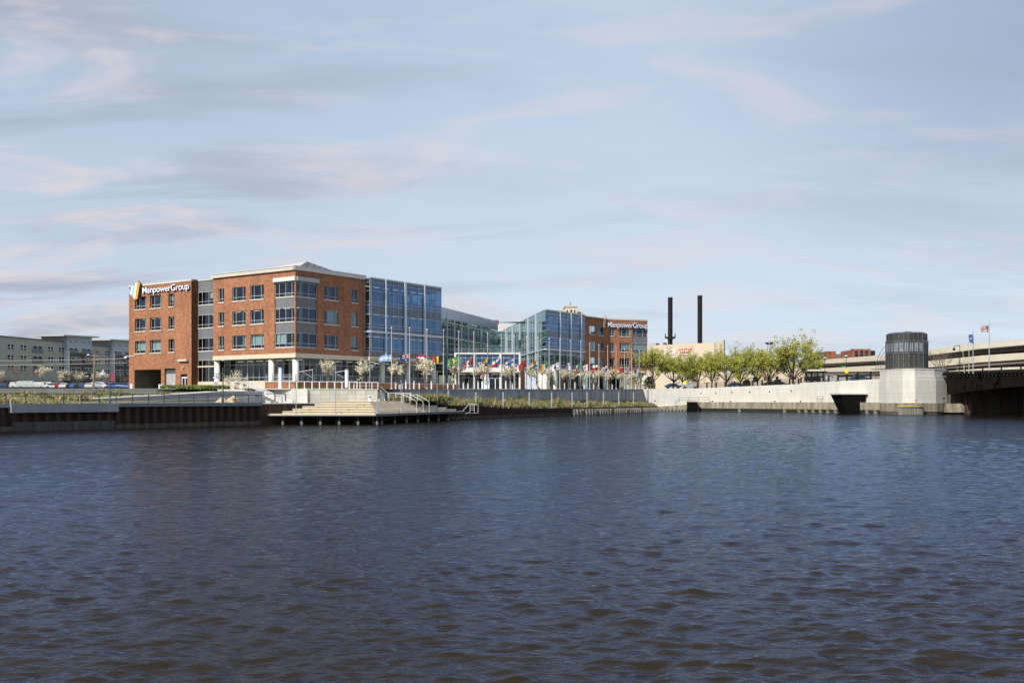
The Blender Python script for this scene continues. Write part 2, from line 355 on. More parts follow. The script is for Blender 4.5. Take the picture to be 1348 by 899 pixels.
# ------------------------------------------------------------------ the river
def wave_field(px, py, cell):
    rs = np.random.RandomState(11); h = np.zeros_like(px)
    for i in range(64):
        lam = 0.17 * (1.055 ** i) * (0.9 + 0.2 * rs.rand())
        ang = rs.normal(math.radians(100), math.radians(38)); k = 2 * math.pi / lam
        amp = 0.0039 * lam ** 0.66 * (1.0 if lam < 1.0 else (1.0 / lam) ** 1.7)
        fade = np.clip((lam / cell - 2.2) / 2.2, 0, 1)
        ph = rs.rand() * 6.283 + 0.55 * np.sin(px * 0.13 + i) + 0.55 * np.sin(py * 0.11 + 2.1 * i)
        h += amp * fade * np.sin(k * (px * math.cos(ang) + py * math.sin(ang)) + ph)
    gust = 0.72 + 0.28 * np.sin(px * 0.047 + 1.3 + 0.9 * np.sin(py * 0.031)) * np.cos(py * 0.053 + 0.4)
    h *= gust
    return h + 1.6 * h * np.abs(h) / 0.07
ys = [4.0]
while ys[-1] < 330: ys.append(ys[-1] * 1.0031)
ys = np.array(ys); nc = 620; ss = np.linspace(-1.0, 1.0, nc)
gx, gy = np.meshgrid(ss, ys); PX = gx * gy; PY = gy + 0 * gx
PZ = wave_field(PX, PY, 0.0034 * PY)
vv = np.stack([PX, PY, PZ], -1).reshape(-1, 3); nr = len(ys)
ii = np.arange((nr - 1) * nc).reshape(nr - 1, nc)[:, :-1].ravel()
ff = np.stack([ii, ii + 1, ii + nc + 1, ii + nc], 1)
me = bpy.data.meshes.new("river_water"); me.vertices.add(len(vv)); me.vertices.foreach_set("co", vv.ravel())
me.loops.add(ff.size); me.loops.foreach_set("vertex_index", ff.ravel().astype(np.int32))
me.polygons.add(len(ff)); me.polygons.foreach_set("loop_start", np.arange(0, ff.size, 4, dtype=np.int32))
me.polygons.foreach_set("loop_total", np.full(len(ff), 4, dtype=np.int32)); me.polygons.foreach_set("use_smooth", np.ones(len(ff), dtype=bool))
me.update(calc_edges=True)
m, t, b = base("brown river water")
t.nodes.remove(b); wd = N(t, "ShaderNodeBsdfDiffuse"); wd.inputs[0].default_value = (0.0215, 0.0148, 0.0062, 1)
wg = N(t, "ShaderNodeBsdfGlossy"); wg.inputs["Color"].default_value = (0.43, 0.56, 0.80, 1); wg.inputs["Roughness"].default_value = 0.05
wf = N(t, "ShaderNodeFresnel"); wf.inputs[0].default_value = 1.24; wm = N(t, "ShaderNodeMixShader")
t.links.new(wf.outputs[0], wm.inputs[0]); t.links.new(wd.outputs[0], wm.inputs[1]); t.links.new(wg.outputs[0], wm.inputs[2]); t.links.new(wm.outputs[0], t.nodes["Material Output"].inputs[0])
tc = N(t, "ShaderNodeTexCoord")
def wn(scale, sx, sy, detail, rot=0.0):
    mp = N(t, "ShaderNodeMapping"); mp.inputs["Scale"].default_value = (sx, sy, 1); mp.inputs["Rotation"].default_value = (0, 0, rot); t.links.new(tc.outputs["Object"], mp.inputs[0])
    n = N(t, "ShaderNodeTexNoise"); n.inputs["Scale"].default_value = scale; n.inputs["Detail"].default_value = detail; n.inputs["Roughness"].default_value = 0.6; n.inputs["Distortion"].default_value = 0.4
    t.links.new(mp.outputs[0], n.inputs["Vector"]); return n.outputs[0]
def bump(h, strength, dist, prev=None):
    bp = N(t, "ShaderNodeBump"); bp.inputs["Strength"].default_value = strength; bp.inputs["Distance"].default_value = dist
    t.links.new(h, bp.inputs["Height"])
    if prev is not None: t.links.new(prev, bp.inputs["Normal"])
    return bp.outputs[0]
nA = bump(wn(1.1, 0.8, 1.6, 3, 0.12), 0.6, 0.07)
nB = bump(wn(2.8, 0.85, 1.4, 4, -0.2), 0.7, 0.042, nA)
nC = bump(wn(8.0, 0.7, 1.4, 2, 0.3), 0.55, 0.014, nB)
for s_ in (wd, wg, wf): t.links.new(nC, s_.inputs["Normal"])
me.materials.append(m); wo = bpy.data.objects.new("river_water", me); col.objects.link(wo); tag(wo, kind="structure")
mb = MB(); mb.poly([(-600, -900, -1.5), (600, -900, -1.5), (600, 340, -1.5), (-600, 340, -1.5)])
struct("river_bed", mb, pm("river mud", (0.05, 0.04, 0.025), 0.9))
mb = MB(); mb.poly([(-900, 2.6, -0.2), (-900, -600, 1.4), (900, -600, 1.4), (900, 2.6, -0.2)]); mb.poly([(-900, 4.0, -1.4), (-900, 2.6, -0.2), (900, 2.6, -0.2), (900, 4.0, -1.4)])
struct("near_bank_ground", mb, MT['ground'])

# ------------------------------------------------------------------ lines of the far bank
QA = Vector((-48.1, 93.6)); QB = Vector((-30.2, 119.0)); qd = (QB - QA).normalized(); qn = Vector((-qd.y, qd.x))
Q0 = Vector((-66, 68)); QF = Vector((-300, 20))
wallpts = [(507, 150), (530, 153), (565, 158), (600, 165), (635, 172), (668, 180), (700, 189), (728, 197), (752, 205), (776, 216), (800, 228), (824, 243), (846, 259)]
WP = [V2(u, Y) for u, Y in wallpts]
pilepts = [(583, 150), (600, 153), (620, 157), (660, 167), (700, 178), (727, 187), (752, 195), (776, 204), (800, 215), (824, 227), (848, 240), (866, 250)]
PP = [V2(u, Y) for u, Y in pilepts]
RW = [V2(846, 259), V2(920, 258), V2(1054, 233), V2(1165, 211)]
RZ = [Z(512, 259), Z(511, 258), Z(504, 233), Z(498.5, 211)]
# the land behind the bank, one sheet with the slope of the plaza
front = [Vector((-900, 60)), Vector((-300, 60)), Q0 + qn * 20, QA + qn * 20, QB + qn * 20, Vector((-37, 133)), Vector((-29.8, 135.3)), Vector((-18.2, 135.3)), Vector((-17.6, 150))]
front += [p + Vector((-0.1, 0.35)) for p in WP[1:-1]] + [Vector((p.x, p.y + 0.6)) for p in RW] + [Vector((83, 214)), Vector((130, 214)), Vector((900, 214))]
mb = MB(); mb.poly([(p.x, p.y, gz(p.y)) for p in front] + [(900, 330, gz(330)), (-900, 330, gz(330))])
mb.poly([(-900, 330, gz(330)), (900, 330, gz(330)), (5000, 4500, gz(330)), (-5000, 4500, gz(330))])
struct("land_ground", mb, MT['ground'])
# paving of the plaza 4 mm and more above the land
mb = MB(); pv = [Vector((-29.7, 135.5)), Vector((-18.3, 135.5)), Vector((-17.6, 150.1))] + [p + Vector((-0.1, 0.45)) for p in WP[1:-1]] + [Vector((34, 262)), Vector((36, 279)), Vector((8, 249)), Vector((-6, 260)), Vector((-14, 226)), Vector((-24, 190)), Vector((-36, 166)), Vector((-40, 150))]
mb.poly([(p.x, p.y, gz(p.y) + 0.03) for p in pv]); struct("plaza_pavement", mb, MT['paving'])
mb = MB(); mb.poly([(x, y, gz(y) + 0.03) for x, y in ((-170, 205), (-78, 205), (-92, 262), (-190, 262))]); struct("parking_lot_asphalt", mb, MT['asphalt'])
# left bank: promenade, planted slope
mb = MB()
L = [QF, Q0, QA, QB, Vector((-26.5, 127))]
def offs(p, o): return p + qn * o
for a, c in ((Q0 - qd * 250, Q0), (Q0, QA), (QA, QB)):
    mb.poly([(*offs(a, 0.3), 2.56), (*offs(c, 0.3), 2.56), (*offs(c, 4.5), 2.56), (*offs(a, 4.5), 2.56)])
mb.poly([(*offs(QB, 0.3), 2.56), (-24, 127.5, 2.56), (-24, 135.2, 2.56), (-33, 134, 2.56), (*offs(QB, 4.5), 2.56)])
struct("promenade_path", mb, MT['conc'])
mb = MB()
for a, c in ((Q0 - qd * 250, Q0), (Q0, QA), (QA, QB)):
    z1a = gz(offs(a, 20).y) - .45; z1c = gz(offs(c, 20).y) - .45
    mb.poly([(*offs(a, 4.5), 2.56), (*offs(c, 4.5), 2.56), (*offs(c, 20), z1c), (*offs(a, 20), z1a)])
mb.poly([(*offs(QB, 4.5), 2.56), (-33, 134, 2.56), (-37, 133.2, gz(133) - .45), (*offs(QB, 20), gz(130.5) - .45)])
struct("planted_slope_ground", mb, MT['soil'])
# sheet pile quay on the left
def corrugated(mb, a, c, z0, z1, pitch=1.1, depth=0.35, m=0, nrm=None):
    d = (c - a); L_ = d.length; d.normalize(); n = Vector((d.y, -d.x)) if nrm is None else nrm
    k = max(1, int(L_ / pitch)); pts = []
    for i in range(k):
        x0 = L_ * i / k; w_ = L_ / k
        pts += [a + d * x0, a + d * (x0 + w_ * .15) + n * -depth, a + d * (x0 + w_ * .5) + n * -depth, a + d * (x0 + w_ * .65)]
    pts.append(c)
    for p, q in zip(pts, pts[1:]): mb.poly([(p.x, p.y, z0), (q.x, q.y, z0), (q.x, q.y, z1), (p.x, p.y, z1)], m)
t8 = 5.5; Qs = QA + qd * 12.2; Qc = QA + qd * 0.9
quay = thing("sheet_pile_quay", (QA.x, QA.y, 0), "long dark rusted sheet pile quay left of the stepped platform", "quay wall")
mb = MB(); corrugated(mb, QA - qd * 200, QB + qd * 0.2, 0.45, 2.3); mb.build("pile_face", MT['pile'], quay)
mb = MB(); corrugated(mb, QA - qd * 200, QB + qd * 0.2, -1.4, 0.46, depth=0.2); mb.build("encrusted_foot", MT['pilelow'], quay)
FQ = Fr(QA, qd, -qn)
mb = MB(); mb.ob(FQ, 0.9, 12.2, 1.75, 2.62, -0.75, 0.28); mb.ob(FQ, -200, 0.9, 2.25, 2.62, -0.7, 0.1); mb.build("concrete_cap", MT['concg'], quay)
mb = MB(); mb.ob(FQ, 12.2, 31.4, 2.26, 2.64, -0.7, 0.16); mb.build("steel_cap", pm("blue grey steel cap", (0.20, 0.225, 0.265), 0.6, 0.1), quay)
mb = MB(); corrugated(mb, QA + qd * 1.2 , QA + qd * 12.0, -0.2, 0.85, depth=-0.12); mb.build("pale_repair_strip", pm("pale repair", (0.085, 0.08, 0.072), 0.9, 0.5, 1.5, streak=True), quay)
mb = MB(); mb.hexa([(-30.2, 119.2, -1.4), (-23, 128, -1.4), (-23.6, 128.6, -1.4), (-31, 120, -1.4), (-30.2, 119.2, 2.5), (-23, 128, 2.5), (-23.6, 128.6, 2.5), (-31, 120, 2.5)])
mb.hexa([(-23, 128, -1.4), (-13.5, 149, -1.4), (-14, 151, -1.4), (-24, 129, -1.4), (-23, 128, 1.0), (-13.5, 149, 1.0), (-14, 151, 1.0), (-24, 129, 1.0)]); mb.box(-13.8, -9.4, 149.2, 150.1, -1.4, 1.11); mb.build("hidden_return_wall", MT['pile'], quay)
# right sheet piling
rq = thing("sheet_pile_wall", (PP[0].x, PP[0].y, 0), "low dark sheet pile wall under the planted slope right of the stepped platform", "quay wall")
mb = MB()
tops = [2.15, 2.1, 2.05, 1.75, 1.5, 1.35, 1.35]
for i in range(6): corrugated(mb, PP[i], PP[i+1], -1.4, tops[i] if i < 4 else 1.42)
mb.build("pile_face", MT['pile'], rq)
mb = MB()
for i in range(6): corrugated(mb, PP[i], PP[i+1], -1.4, 0.42, depth=-0.08)
mb.build("encrusted_foot", MT['pilelow'], rq)
rq2 = thing("timber_pile_wall", (PP[6].x, PP[6].y, 0), "row of pale grey timber piles holding the far end of the planted slope", "quay wall")
mb = MB(); mb2 = MB()
for i in range(6, 11):
    a, c = PP[i], PP[i+1]; d = (c - a); n = int(d.length / 1.55)
    for j in range(n):
        p = a + d * ((j + .5) / n); mb.box(p.x - .42, p.x + .42, p.y - .32, p.y + .15, -1.2, 1.12)
    mb2.hexa([(a.x, a.y, -1.3), (c.x, c.y, -1.3), (c.x - .1, c.y + .6, -1.3), (a.x - .1, a.y + .6, -1.3), (a.x, a.y, 1.38), (c.x, c.y, 1.38), (c.x - .1, c.y + .6, 1.38), (a.x - .1, a.y + .6, 1.38)])
mb2.build("backing_wall", MT['pile'], rq2)
o = mb.build("pile_row", MT['pileg'], rq2); o["kind"] = "stuff"
# planted slope between piling and curved wall
mb = MB()
def lerp_poly(P, t_):
    L_ = [0]
    for a, b_ in zip(P, P[1:]): L_.append(L_[-1] + (b_ - a).length)
    s = t_ * L_[-1]
    for i in range(len(P) - 1):
        if s <= L_[i+1] + 1e-6: return P[i].lerp(P[i+1], (s - L_[i]) / (L_[i+1] - L_[i]))
    return P[-1]
def top_p(u):        # pile line and wall line at one photo column
    def f(P, lst):
        us = [q[0] for q in lst]
        return Vector((float(np.interp(u, us, [p.x for p in P])), float(np.interp(u, us, [p.y for p in P]))))
    return f(PP, pilepts), f(WP, wallpts)
us = [583, 600, 620, 640, 660, 680, 700, 727, 752, 776, 800, 824, 846, 866]
def pz(u): return float(np.interp(u, [583, 620, 660, 690, 727, 866], [2.1, 2.05, 1.6, 1.38, 1.36, 1.36]))
def wz(u): return float(np.interp(u, [507, 600, 700, 846, 866], [2.9, 2.95, 2.9, 2.5, 1.6]))
for a, c in zip(us, us[1:]):
    (pa, wa), (pc, wc) = top_p(a), top_p(c)
    if c == 866: wc = Vector((pc.x + .4, 256.5))
    mb.poly([(pa.x, pa.y + .1, pz(a)), (pc.x, pc.y + .1, pz(c)), (wc.x, wc.y, wz(c)), (wa.x, wa.y, wz(a))])
pa, wa = top_p(583)
mb.poly([(pa.x, pa.y, 2.1), (wa.x, wa.y, 2.95), (WP[0].x, WP[0].y, 2.9), (-17.5, 135.5, 2.84), (-11.0, 136, 2.84)])
struct("bank_slope_ground", mb, MT['soil'])

# ------------------------------------------------------------------ stepped platform
plat = thing("stepped_platform", (-16.4, 120, 0), "pale stepped platform over the water in front of the plaza", "platform")
C0p = Vector((-16.4, 120)); Rd = (Vector((-7.14, 151)) - C0p).normalized(); Rn = Vector((-Rd.y, Rd.x))   # inward
def ring(k, lx):
    o = k * 1.05
    yf = 120 + o
    # right edge moved inward by o*0.9, met with the front line
    q = C0p + Rn * (o * 0.56); s_ = (yf - q.y) / Rd.y; cc = q + Rd * s_
    e = 151 - k * 2.2; s2 = (e - q.y) / Rd.y; ee = q + Rd * s2
    return [Vector((lx, yf)), cc, ee, Vector((ee.x - 6, e + 1.0)), Vector((lx, 136))]
lxs = [-30.6, -27.9, -26.9, -25.9, -24.6, -24.0]
zs = [1.30, 1.60, 1.90, 2.20, 2.50, 2.80]
for k in range(6):
    r = ring(k, lxs[k]); mb = MB()
    if k == 0:
        r[4] = Vector((-30.6, 121.6)); r.append(Vector((-27.5, 123))); r.insert(5, Vector((-28.5, 121.8)))
        r = [Vector((-30.6, 120)), C0p, ring(0, 0)[2], Vector((-12.5, 151.5)), Vector((-27, 126)), Vector((-30.6, 121.5))]
        mb.prism([(p.x, p.y) for p in r], 1.12, 1.30); mb.build("deck_slab", MT['step'], plat); continue
    pr = [(p.x, p.y) for p in r]; z0, z1 = zs[k] - 0.31, zs[k]
    # front faces pale, right flank deck boards
    n = len(pr); bb = MB()
    for i in range(n):
        j = (i + 1) % n; bb.poly([(*pr[i], z0), (*pr[j], z0), (*pr[j], z1), (*pr[i], z1)], 1 if i == 1 else 0)
    cc, ee = r[1], r[2]
    split = [r[0], r[1], r[1] + (Vector((-2.2, 7))), Vector((r[0].x, 136))]
    bb.poly([(p.x, p.y, z1) for p in split], 0); bb.poly([(r[1].x, r[1].y, z1), (r[2].x, r[2].y, z1), (r[3].x, r[3].y, z1), (split[3].x, split[3].y + .0, z1), (split[2].x, split[2].y, z1)], 1)
    for i, m_ in ((0, 0), (1, 1)):      # nosing that throws a thin shadow line on the riser
        a, c = r[i], r[i + 1]; d = (c - a).normalized(); e = Vector((d.y, -d.x)) * .10
        bb.hexa([(*(a + e), z1 - .07), (*(c + e), z1 - .07), (c.x, c.y, z1 - .07), (a.x, a.y, z1 - .07), (*(a + e), z1 + .004), (*(c + e), z1 + .004), (c.x, c.y, z1 + .004), (a.x, a.y, z1 + .004)], m_)
    bb.build("step", [MT['step'], MT['deck']], plat)
mb = MB(); mb.hexa([(C0p.x, C0p.y - .05, .98), (-7.1, 150.9, .98), (-7.6, 151.2, .98), (-16.9, 120.4, .98), (C0p.x, C0p.y - .05, 1.27), (-7.1, 150.9, 1.27), (-7.6, 151.2, 1.27), (-16.9, 120.4, 1.27)])
mb.box(-30.6, -16.4, 119.92, 120.3, 1.0, 1.115); mb.build("edge_beam", MT['dgrey'], plat)
def pilething(x, y, r=.2):
    mb = MB(); mb.tube((x, y, -1.4), (x, y, .38), r * 1.25, r * 1.25, 8, 1); mb.tube((x, y, .36), (x, y, 1.05), r, r, 8, 0); return mb
pgrp = []
for i in range(7): pgrp.append((-30.0 + i * 2.28, 120.5))
for i in range(8): q = C0p + Rd * (2.6 + i * 3.9) + Rn * .4; pgrp.append((q.x, q.y))
for i in range(6): pgrp.append((-28.6 + i * 2.28, 123.5))
for x, y in pgrp: pilething(x, y, .13).build("support_pile", [MT['black'], MT['pileg']], plat)  # upper piles black: the shade under the deck is put into their colour

# ------------------------------------------------------------------ plaza retaining walls
pw = thing("plaza_block_wall", (-29.5, 135, 2.5), "pale block retaining wall behind the stepped platform with a white end", "wall")
x1 = X(405, 135); F = Fr((x1, 135.0), (1, 0), (0, -1))
mb = MB(); mb.ob(F, 0, X(497, 135) - x1, 2.5, 4.33, -0.5, 0); mb.build("block_face", MT['concb'], pw)
mb = MB(); mb.ob(F, -0.05, X(497, 135) - x1 + .1, 4.332, 4.44, -0.55, 0.08); mb.build("coping", MT['conc'], pw)
F = Fr((X(388, 134.6), 134.6), (1, 0), (0, -1)); mb = MB(); mb.ob(F, 0, x1 - X(388, 134.6) + .05, 2.5, 4.45, -0.8, 0); mb.build("white_end_wall", MT['concw'], pw)
mb = MB()
# stair descending to the right between the ramp and the steps
st = thing("plaza_stair", (-31.5, 131.5, 2.56), "pale stair with white handrails dropping from the plaza left of the block wall", "stairs")
for k in range(9):
    z1 = 4.35 - k * .19; xa = -35.4 + k * .42
    mb = MB(); mb.box(xa, xa + .43, 130.2, 133.9, 2.5, z1); mb.build("step", MT['conc'], st)
mb = MB(); mb.box(-38.5, -35.4, 130.2, 135, 2.5, 4.36); mb.build("landing", MT['conc'], st)
mb = MB(); mb.hexa([(-34.5, 133.9, 2.5), (-29.5, 133.9, 2.5), (-29.5, 134.5, 2.5), (-34.5, 134.5, 2.5), (-34.5, 133.9, 4.55), (-29.5, 133.9, 2.95), (-29.5, 134.5, 2.95), (-34.5, 134.5, 4.55)]); mb.build("cheek_wall", MT['concw'], st)
for y in (130.3, 132.1, 133.8):
    mb = MB(); mb.path([(-36.8, y, 5.3), (-35.4, y, 5.3), (-31.6, y, 3.62), (-31.0, y, 3.62), (-31.0, y, 2.6)], .055)
    for x, za, zb in ((-36.8, 4.36, 5.3), (-35.4, 4.3, 5.3), (-33.5, 3.4, 4.45)): mb.tube((x, y, za), (x, y, zb), .05)
    mb.build("handrail", MT['white'], st)
mb = MB(); mb.box(X(338, 135.4), X(388, 135.4), 135.3, 135.8, 2.5, gz(135.5) + .12)
mb.build("landing_wall", MT['concw'], st)
# curved wall
cw = thing("curved_retaining_wall", (WP[4].x, WP[4].y, 2.5), "long curved grey retaining wall under the row of flagpoles", "wall")
mb = MB(); mbc = MB()
for i in range(len(WP) - 1):
    a, c = WP[i], WP[i+1]; d = (c - a).normalized(); n = Vector((-d.y, d.x)) * .35
    za, zc = Z(513.0 if i < 3 else 512.2, a.y), Z(513.0 if i < 2 else 512.2, c.y)
    mb.hexa([(a.x, a.y, 1.8), (c.x, c.y, 1.8), (*(c + n), 1.8), (*(a + n), 1.8), (a.x, a.y, za - .22), (c.x, c.y, zc - .22), (*(c + n), zc - .22), (*(a + n), za - .22)])
    o_ = n.normalized() * -.1
    mbc.hexa([(*(a + o_), za - .215), (*(c + o_), zc - .215), (*(c + n), zc - .215), (*(a + n), za - .215), (*(a + o_), za), (*(c + o_), zc), (*(c + n), zc), (*(a + n), za)])
mb.build("wall_face", panelmat("blue grey board marked concrete", (0.37, 0.38, 0.40), (0.23, 0.24, 0.26), 1.3, 4.0, 0.85, 0.2, 0.04), cw)
mbc.build("coping", pm("grey coping", (0.30, 0.31, 0.33), 0.8, 0.1), cw)
mb = MB(); mb.hexa([(X(500, 136), 136, 2.5), (X(507, 136), 136, 2.5), (X(507, 150), 150, 2.5), (X(500, 150), 150, 2.5), (X(500, 136), 136, 4.4), (X(507, 136), 136, 3.0), (X(507, 150), 150, 4.5), (X(500, 150), 150, 4.6)])
tag(mb.build("stair_cheek_wall", MT['concw']), "white sloping cheek wall at right end of the block wall", "wall")

# ------------------------------------------------------------------ right bank white wall
rw = thing("white_river_wall", (RW[1].x, RW[1].y, 0), "long white river wall below the fence and green trees", "wall")
mb = MB(); mbl = MB(); mbf = MB()
for i in range(3):
    a, c = RW[i], RW[i+1]; d = (c - a).normalized(); n = Vector((-d.y, d.x))
    za, zc = RZ[i], RZ[i+1]
    if i == 1: zc -= .25
    mb.hexa([(a.x, a.y, 1.0), (c.x, c.y, 1.0), (*(c + n * .6), 1.0), (*(a + n * .6), 1.0), (a.x, a.y, za), (c.x, c.y, zc), (*(c + n * .6), zc), (*(a + n * .6), za)])
    zl = [0.9, 2.4, 2.4][i] if i else 1.1
    f_ = -n * 1.6
    mbl.hexa([(*(a + f_), .5), (*(c + f_), .5), (c.x, c.y, .5), (a.x, a.y, .5), (*(a + f_), zl if i else .9), (*(c + f_), 2.4 if i else 1.9), (c.x, c.y, 2.4 if i else 1.9), (a.x, a.y, zl if i else .9)])
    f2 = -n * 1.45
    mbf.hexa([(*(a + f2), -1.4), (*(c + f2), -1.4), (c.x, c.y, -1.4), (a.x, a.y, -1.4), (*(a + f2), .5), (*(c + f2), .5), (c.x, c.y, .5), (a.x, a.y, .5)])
mb.build("wall_face", MT['concw'], rw); mbl.build("stained_ledge", MT['ledge'], rw); mbf.build("dark_footing", pm("wet footing", (0.03, 0.028, 0.024), .8, .4), rw)  # footing below the ledge in one dark wet colour
for i in (1, 2):
    a, c = RW[i], RW[i+1]; d = (c - a).normalized(); n = Vector((d.y, -d.x)); mba = MB()
    o1, o2 = n * 1.55, n * 1.63; mba.hexa([(*(a + o2), .5), (*(c + o2), .5), (*(c + o1), .5), (*(a + o1), .5), (*(a + o2), .82), (*(c + o2), .82), (*(c + o1), .82), (*(a + o1), .82)])
    mba.build("algae_band", MT['algae'], rw)
for i in (1, 2):
    a, c = RW[i], RW[i+1]; d = (c - a); n = Vector((d.y, -d.x)).normalized(); k = int(d.length / 2.1)
    mbp = MB()
    for j in range(k):
        if i == 1 and j % 6: continue
        p = a + d * ((j + .5) / k) + n * 1.62; mbp.box(p.x - .3, p.x + .3, p.y - .22, p.y + .3, -1.3, .75)
    mbp.build("fender_pile_row", MT['pileg'], rw)["kind"] = "stuff"
a, c = RW[0], RW[1]; d = (c - a); mbp = MB()
for j in range(12):
    p = a + d * (.12 + j * .06) + Vector((0, -1.65)); mbp.box(p.x - .3, p.x + .3, p.y - .3, p.y + .2, -1.3, .62)
mbp.build("fender_pile_row", MT['pileg'], rw)["kind"] = "stuff"
def on_rw(u):
    for i in range(3):
        F_ = Fr(RW[i], RW[i+1] - RW[i], (RW[i+1] - RW[i]).yx * 1)
        t_ = F_.t(u)
        if -0.01 <= t_ <= (RW[i+1] - RW[i]).length + .01: return RW[i] + (RW[i+1] - RW[i]).normalized() * t_, i
    return RW[3], 2
def rwtop(u): return float(np.interp(u, [846, 920, 1053, 1054.5, 1165], [RZ[0], RZ[1], RZ[2] - .25, RZ[2], RZ[3]]))
for u, v in ((922.6, 517.5), (942.5, 517), (963.6, 516.3), (987, 516), (1013, 515.5), (1041.7, 514.3), (938, 527.7), (962, 528), (1020, 528), (1054, 528), (862, 527.5)):
    p, i = on_rw(u); d = (RW[i+1] - RW[i]).normalized(); n = Vector((d.y, -d.x)); z = Z(v, p.y)
    mb = MB(); mb.tube((p.x, p.y, z), (p.x + n.x * .1, p.y + n.y * .1, z), .17, .17, 8, 0, True); mb.build("drain_hole", MT['black'], rw)
# stair landing railing on the ledge
p0, _ = on_rw(888); ps = [Vector((p0.x, 256.4, .95 + .2)), Vector((X(894, 256.4), 256.4, 2.35)), Vector((X(934, 254.0), 254.0, 2.42))]
mb = MB()
for h in (.55, 1.15): mb.path([(p.x, p.y, p.z + h) for p in ps], .05)
for t_ in (0, .99, 1.3, 1.65, 1.99):
    a = ps[int(t_)].lerp(ps[int(t_) + 1], t_ - int(t_)); mb.tube(a, (a.x, a.y, a.z + 1.15), .045)
tag(mb.build("ledge_railing", MT['dgrey']), "thin dark railing on the ledge of the white river wall above the small culvert", "railing")
mb = MB(); mb.box(X(905.5, 254.5), X(917, 254.5), 253.7, 256, -1.0, 2.36, 0); mb.box(X(904.8, 254.5), X(917.6, 254.5), 253.6, 256, 2.365, 2.62, 1)
tag(mb.build("culvert_box", [MT['void'], MT['ledge']]), "small dark culvert box with a stone lintel in the ledge of the white wall", "culvert")
ub = thing("tapered_outfall", (X(1125, 215), 215, 0), "large black tapered outfall box with pale cap jutting from white river wall", "outfall")
yb = 215.0; mb = MB()
mb.hexa([(X(1117, yb), yb, -1.2), (X(1137, yb), yb, -1.2), (X(1137, yb), yb + 4, -1.2), (X(1117, yb), yb + 4, -1.2), (X(1107, yb), yb, 4.1), (X(1139.5, yb), yb, 4.1), (X(1139.5, yb), yb + 7, 4.1), (X(1107, yb), yb + 7, 4.1)])
mb.build("tapered_body", MT['void'], ub)
mb = MB(); mb.box(X(1105, yb), X(1141.5, yb), yb - .3, yb + 7, 4.12, 4.42); mb.build("pale_cap", MT['conc'], ub)
mb = MB(); p, _ = on_rw(1078)
for dx in (-.75, .75): mb.tube((p.x + dx, p.y - 1.2, 2.4), (p.x + dx, p.y - 1.2, 3.7), .05)
for h in (3.1, 3.7): mb.tube((p.x - .75, p.y - 1.2, h), (p.x + .75, p.y - 1.2, h), .05)
tag(mb.build("ladder_guard", MT['dgrey']), "small dark rail frame on the ledge left of the tapered outfall", "railing")

# ------------------------------------------------------------------ street behind the white wall
mb = MB(); q = [RW[1], RW[2], RW[3]]
mb.poly([(RW[1].x, RW[1].y + .6, RZ[1] - .15), (RW[2].x, RW[2].y + .6, RZ[2] - .4), (RW[2].x + 10, 300, 6.6), (RW[1].x, 310, 6.3)])
mb.poly([(RW[2].x, RW[2].y + .6, RZ[2] - .4), (RW[3].x, RW[3].y + .6, RZ[3] - .2), (120, 212, 7.9), (130, 300, 7.5), (RW[2].x + 10, 300, 6.6)])
struct("raised_street", mb, MT['asphalt'])

# ------------------------------------------------------------------ bridge pier and tender house
PC = Vector((X(1196.5, 205), 205.5))
def octo(c, r, n=8, ph=0.0, sy=1.0): return [(c.x + r * math.cos(ph + 2*math.pi*i/n), c.y + sy * r * math.sin(ph + 2*math.pi*i/n)) for i in range(n)]
pier = thing("bridge_pier", (PC.x, PC.y, 0), "massive white octagonal fronted bridge pier carrying the dark tower", "pier")
Yp = 201.0
pl = [(X(1165, 208), 211.5), (X(1167, 207.5), 207.5), (X(1188, 202), 202.0), (X(1205, 200.5), 200.5), (X(1232, 202.5), 202.5), (X(1247, 206), 206.0), (X(1249, 214), 214), (X(1165, 214), 214)]
def shrink(pts, f): return [((p[0] - PC.x) * f + PC.x, (p[1] - PC.y - 3) * f + PC.y + 3) for p in pts]
mb = MB(); mb.prism(shrink(pl, 1.0), 2.3, 7.0); mb.build("pier_body", MT['concw'], pier)
mb = MB(); mb.prism(shrink(pl, .985), 7.0, 7.7); mb.prism(shrink(pl, .955), 7.7, 9.1); mb.prism(shrink(pl, .965), 9.1, 9.28); mb.build("stepped_cap", MT['concw'], pier)
mb = MB(); mb.prism(shrink(pl, 1.05), .55, 2.32); mb.build("stained_base", MT['ledge'], pier)
mb = MB(); mb.prism(shrink(pl, 1.03), -1.4, .56); mb.build("wet_footing", MT['pilelow'], pier)
fd = thing("fender_cluster", (X(1200, 199), 199, 0), "round timber fender cluster with yellow band at the foot of the pier", "fender")
fc = Vector((X(1200, 199), 199.5)); mb = MB()
for i in range(22):
    a = math.pi + math.pi * (i + .5) / 22; mb.tube((fc.x + 2.35 * math.cos(a), fc.y + 1.5 * math.sin(a), -1.3), (fc.x + 2.35 * math.cos(a), fc.y + 1.5 * math.sin(a), 1.5), .16, .15, 6)
mb.build("timber_piles", MT['pileg'], fd)
def halfcyl(mb, c, rx, ry, z0, z1, n=16, m=0):
    pts = [(c.x + rx * math.cos(math.pi + math.pi * i / n), c.y + ry * math.sin(math.pi + math.pi * i / n)) for i in range(n + 1)]; mb.prism(pts, z0, z1, m)
mb = MB(); halfcyl(mb, fc, 2.2, 1.4, -1.3, 1.6); halfcyl(mb, fc, 2.6, 1.75, 2.05, 2.35); mb.build("concrete_core", MT['ledge'], fd)
mb = MB(); halfcyl(mb, fc, 2.65, 1.8, 1.55, 1.8); mb.build("yellow_band", pm("faded yellow paint", (.45, .34, .10), .8, .3), fd)
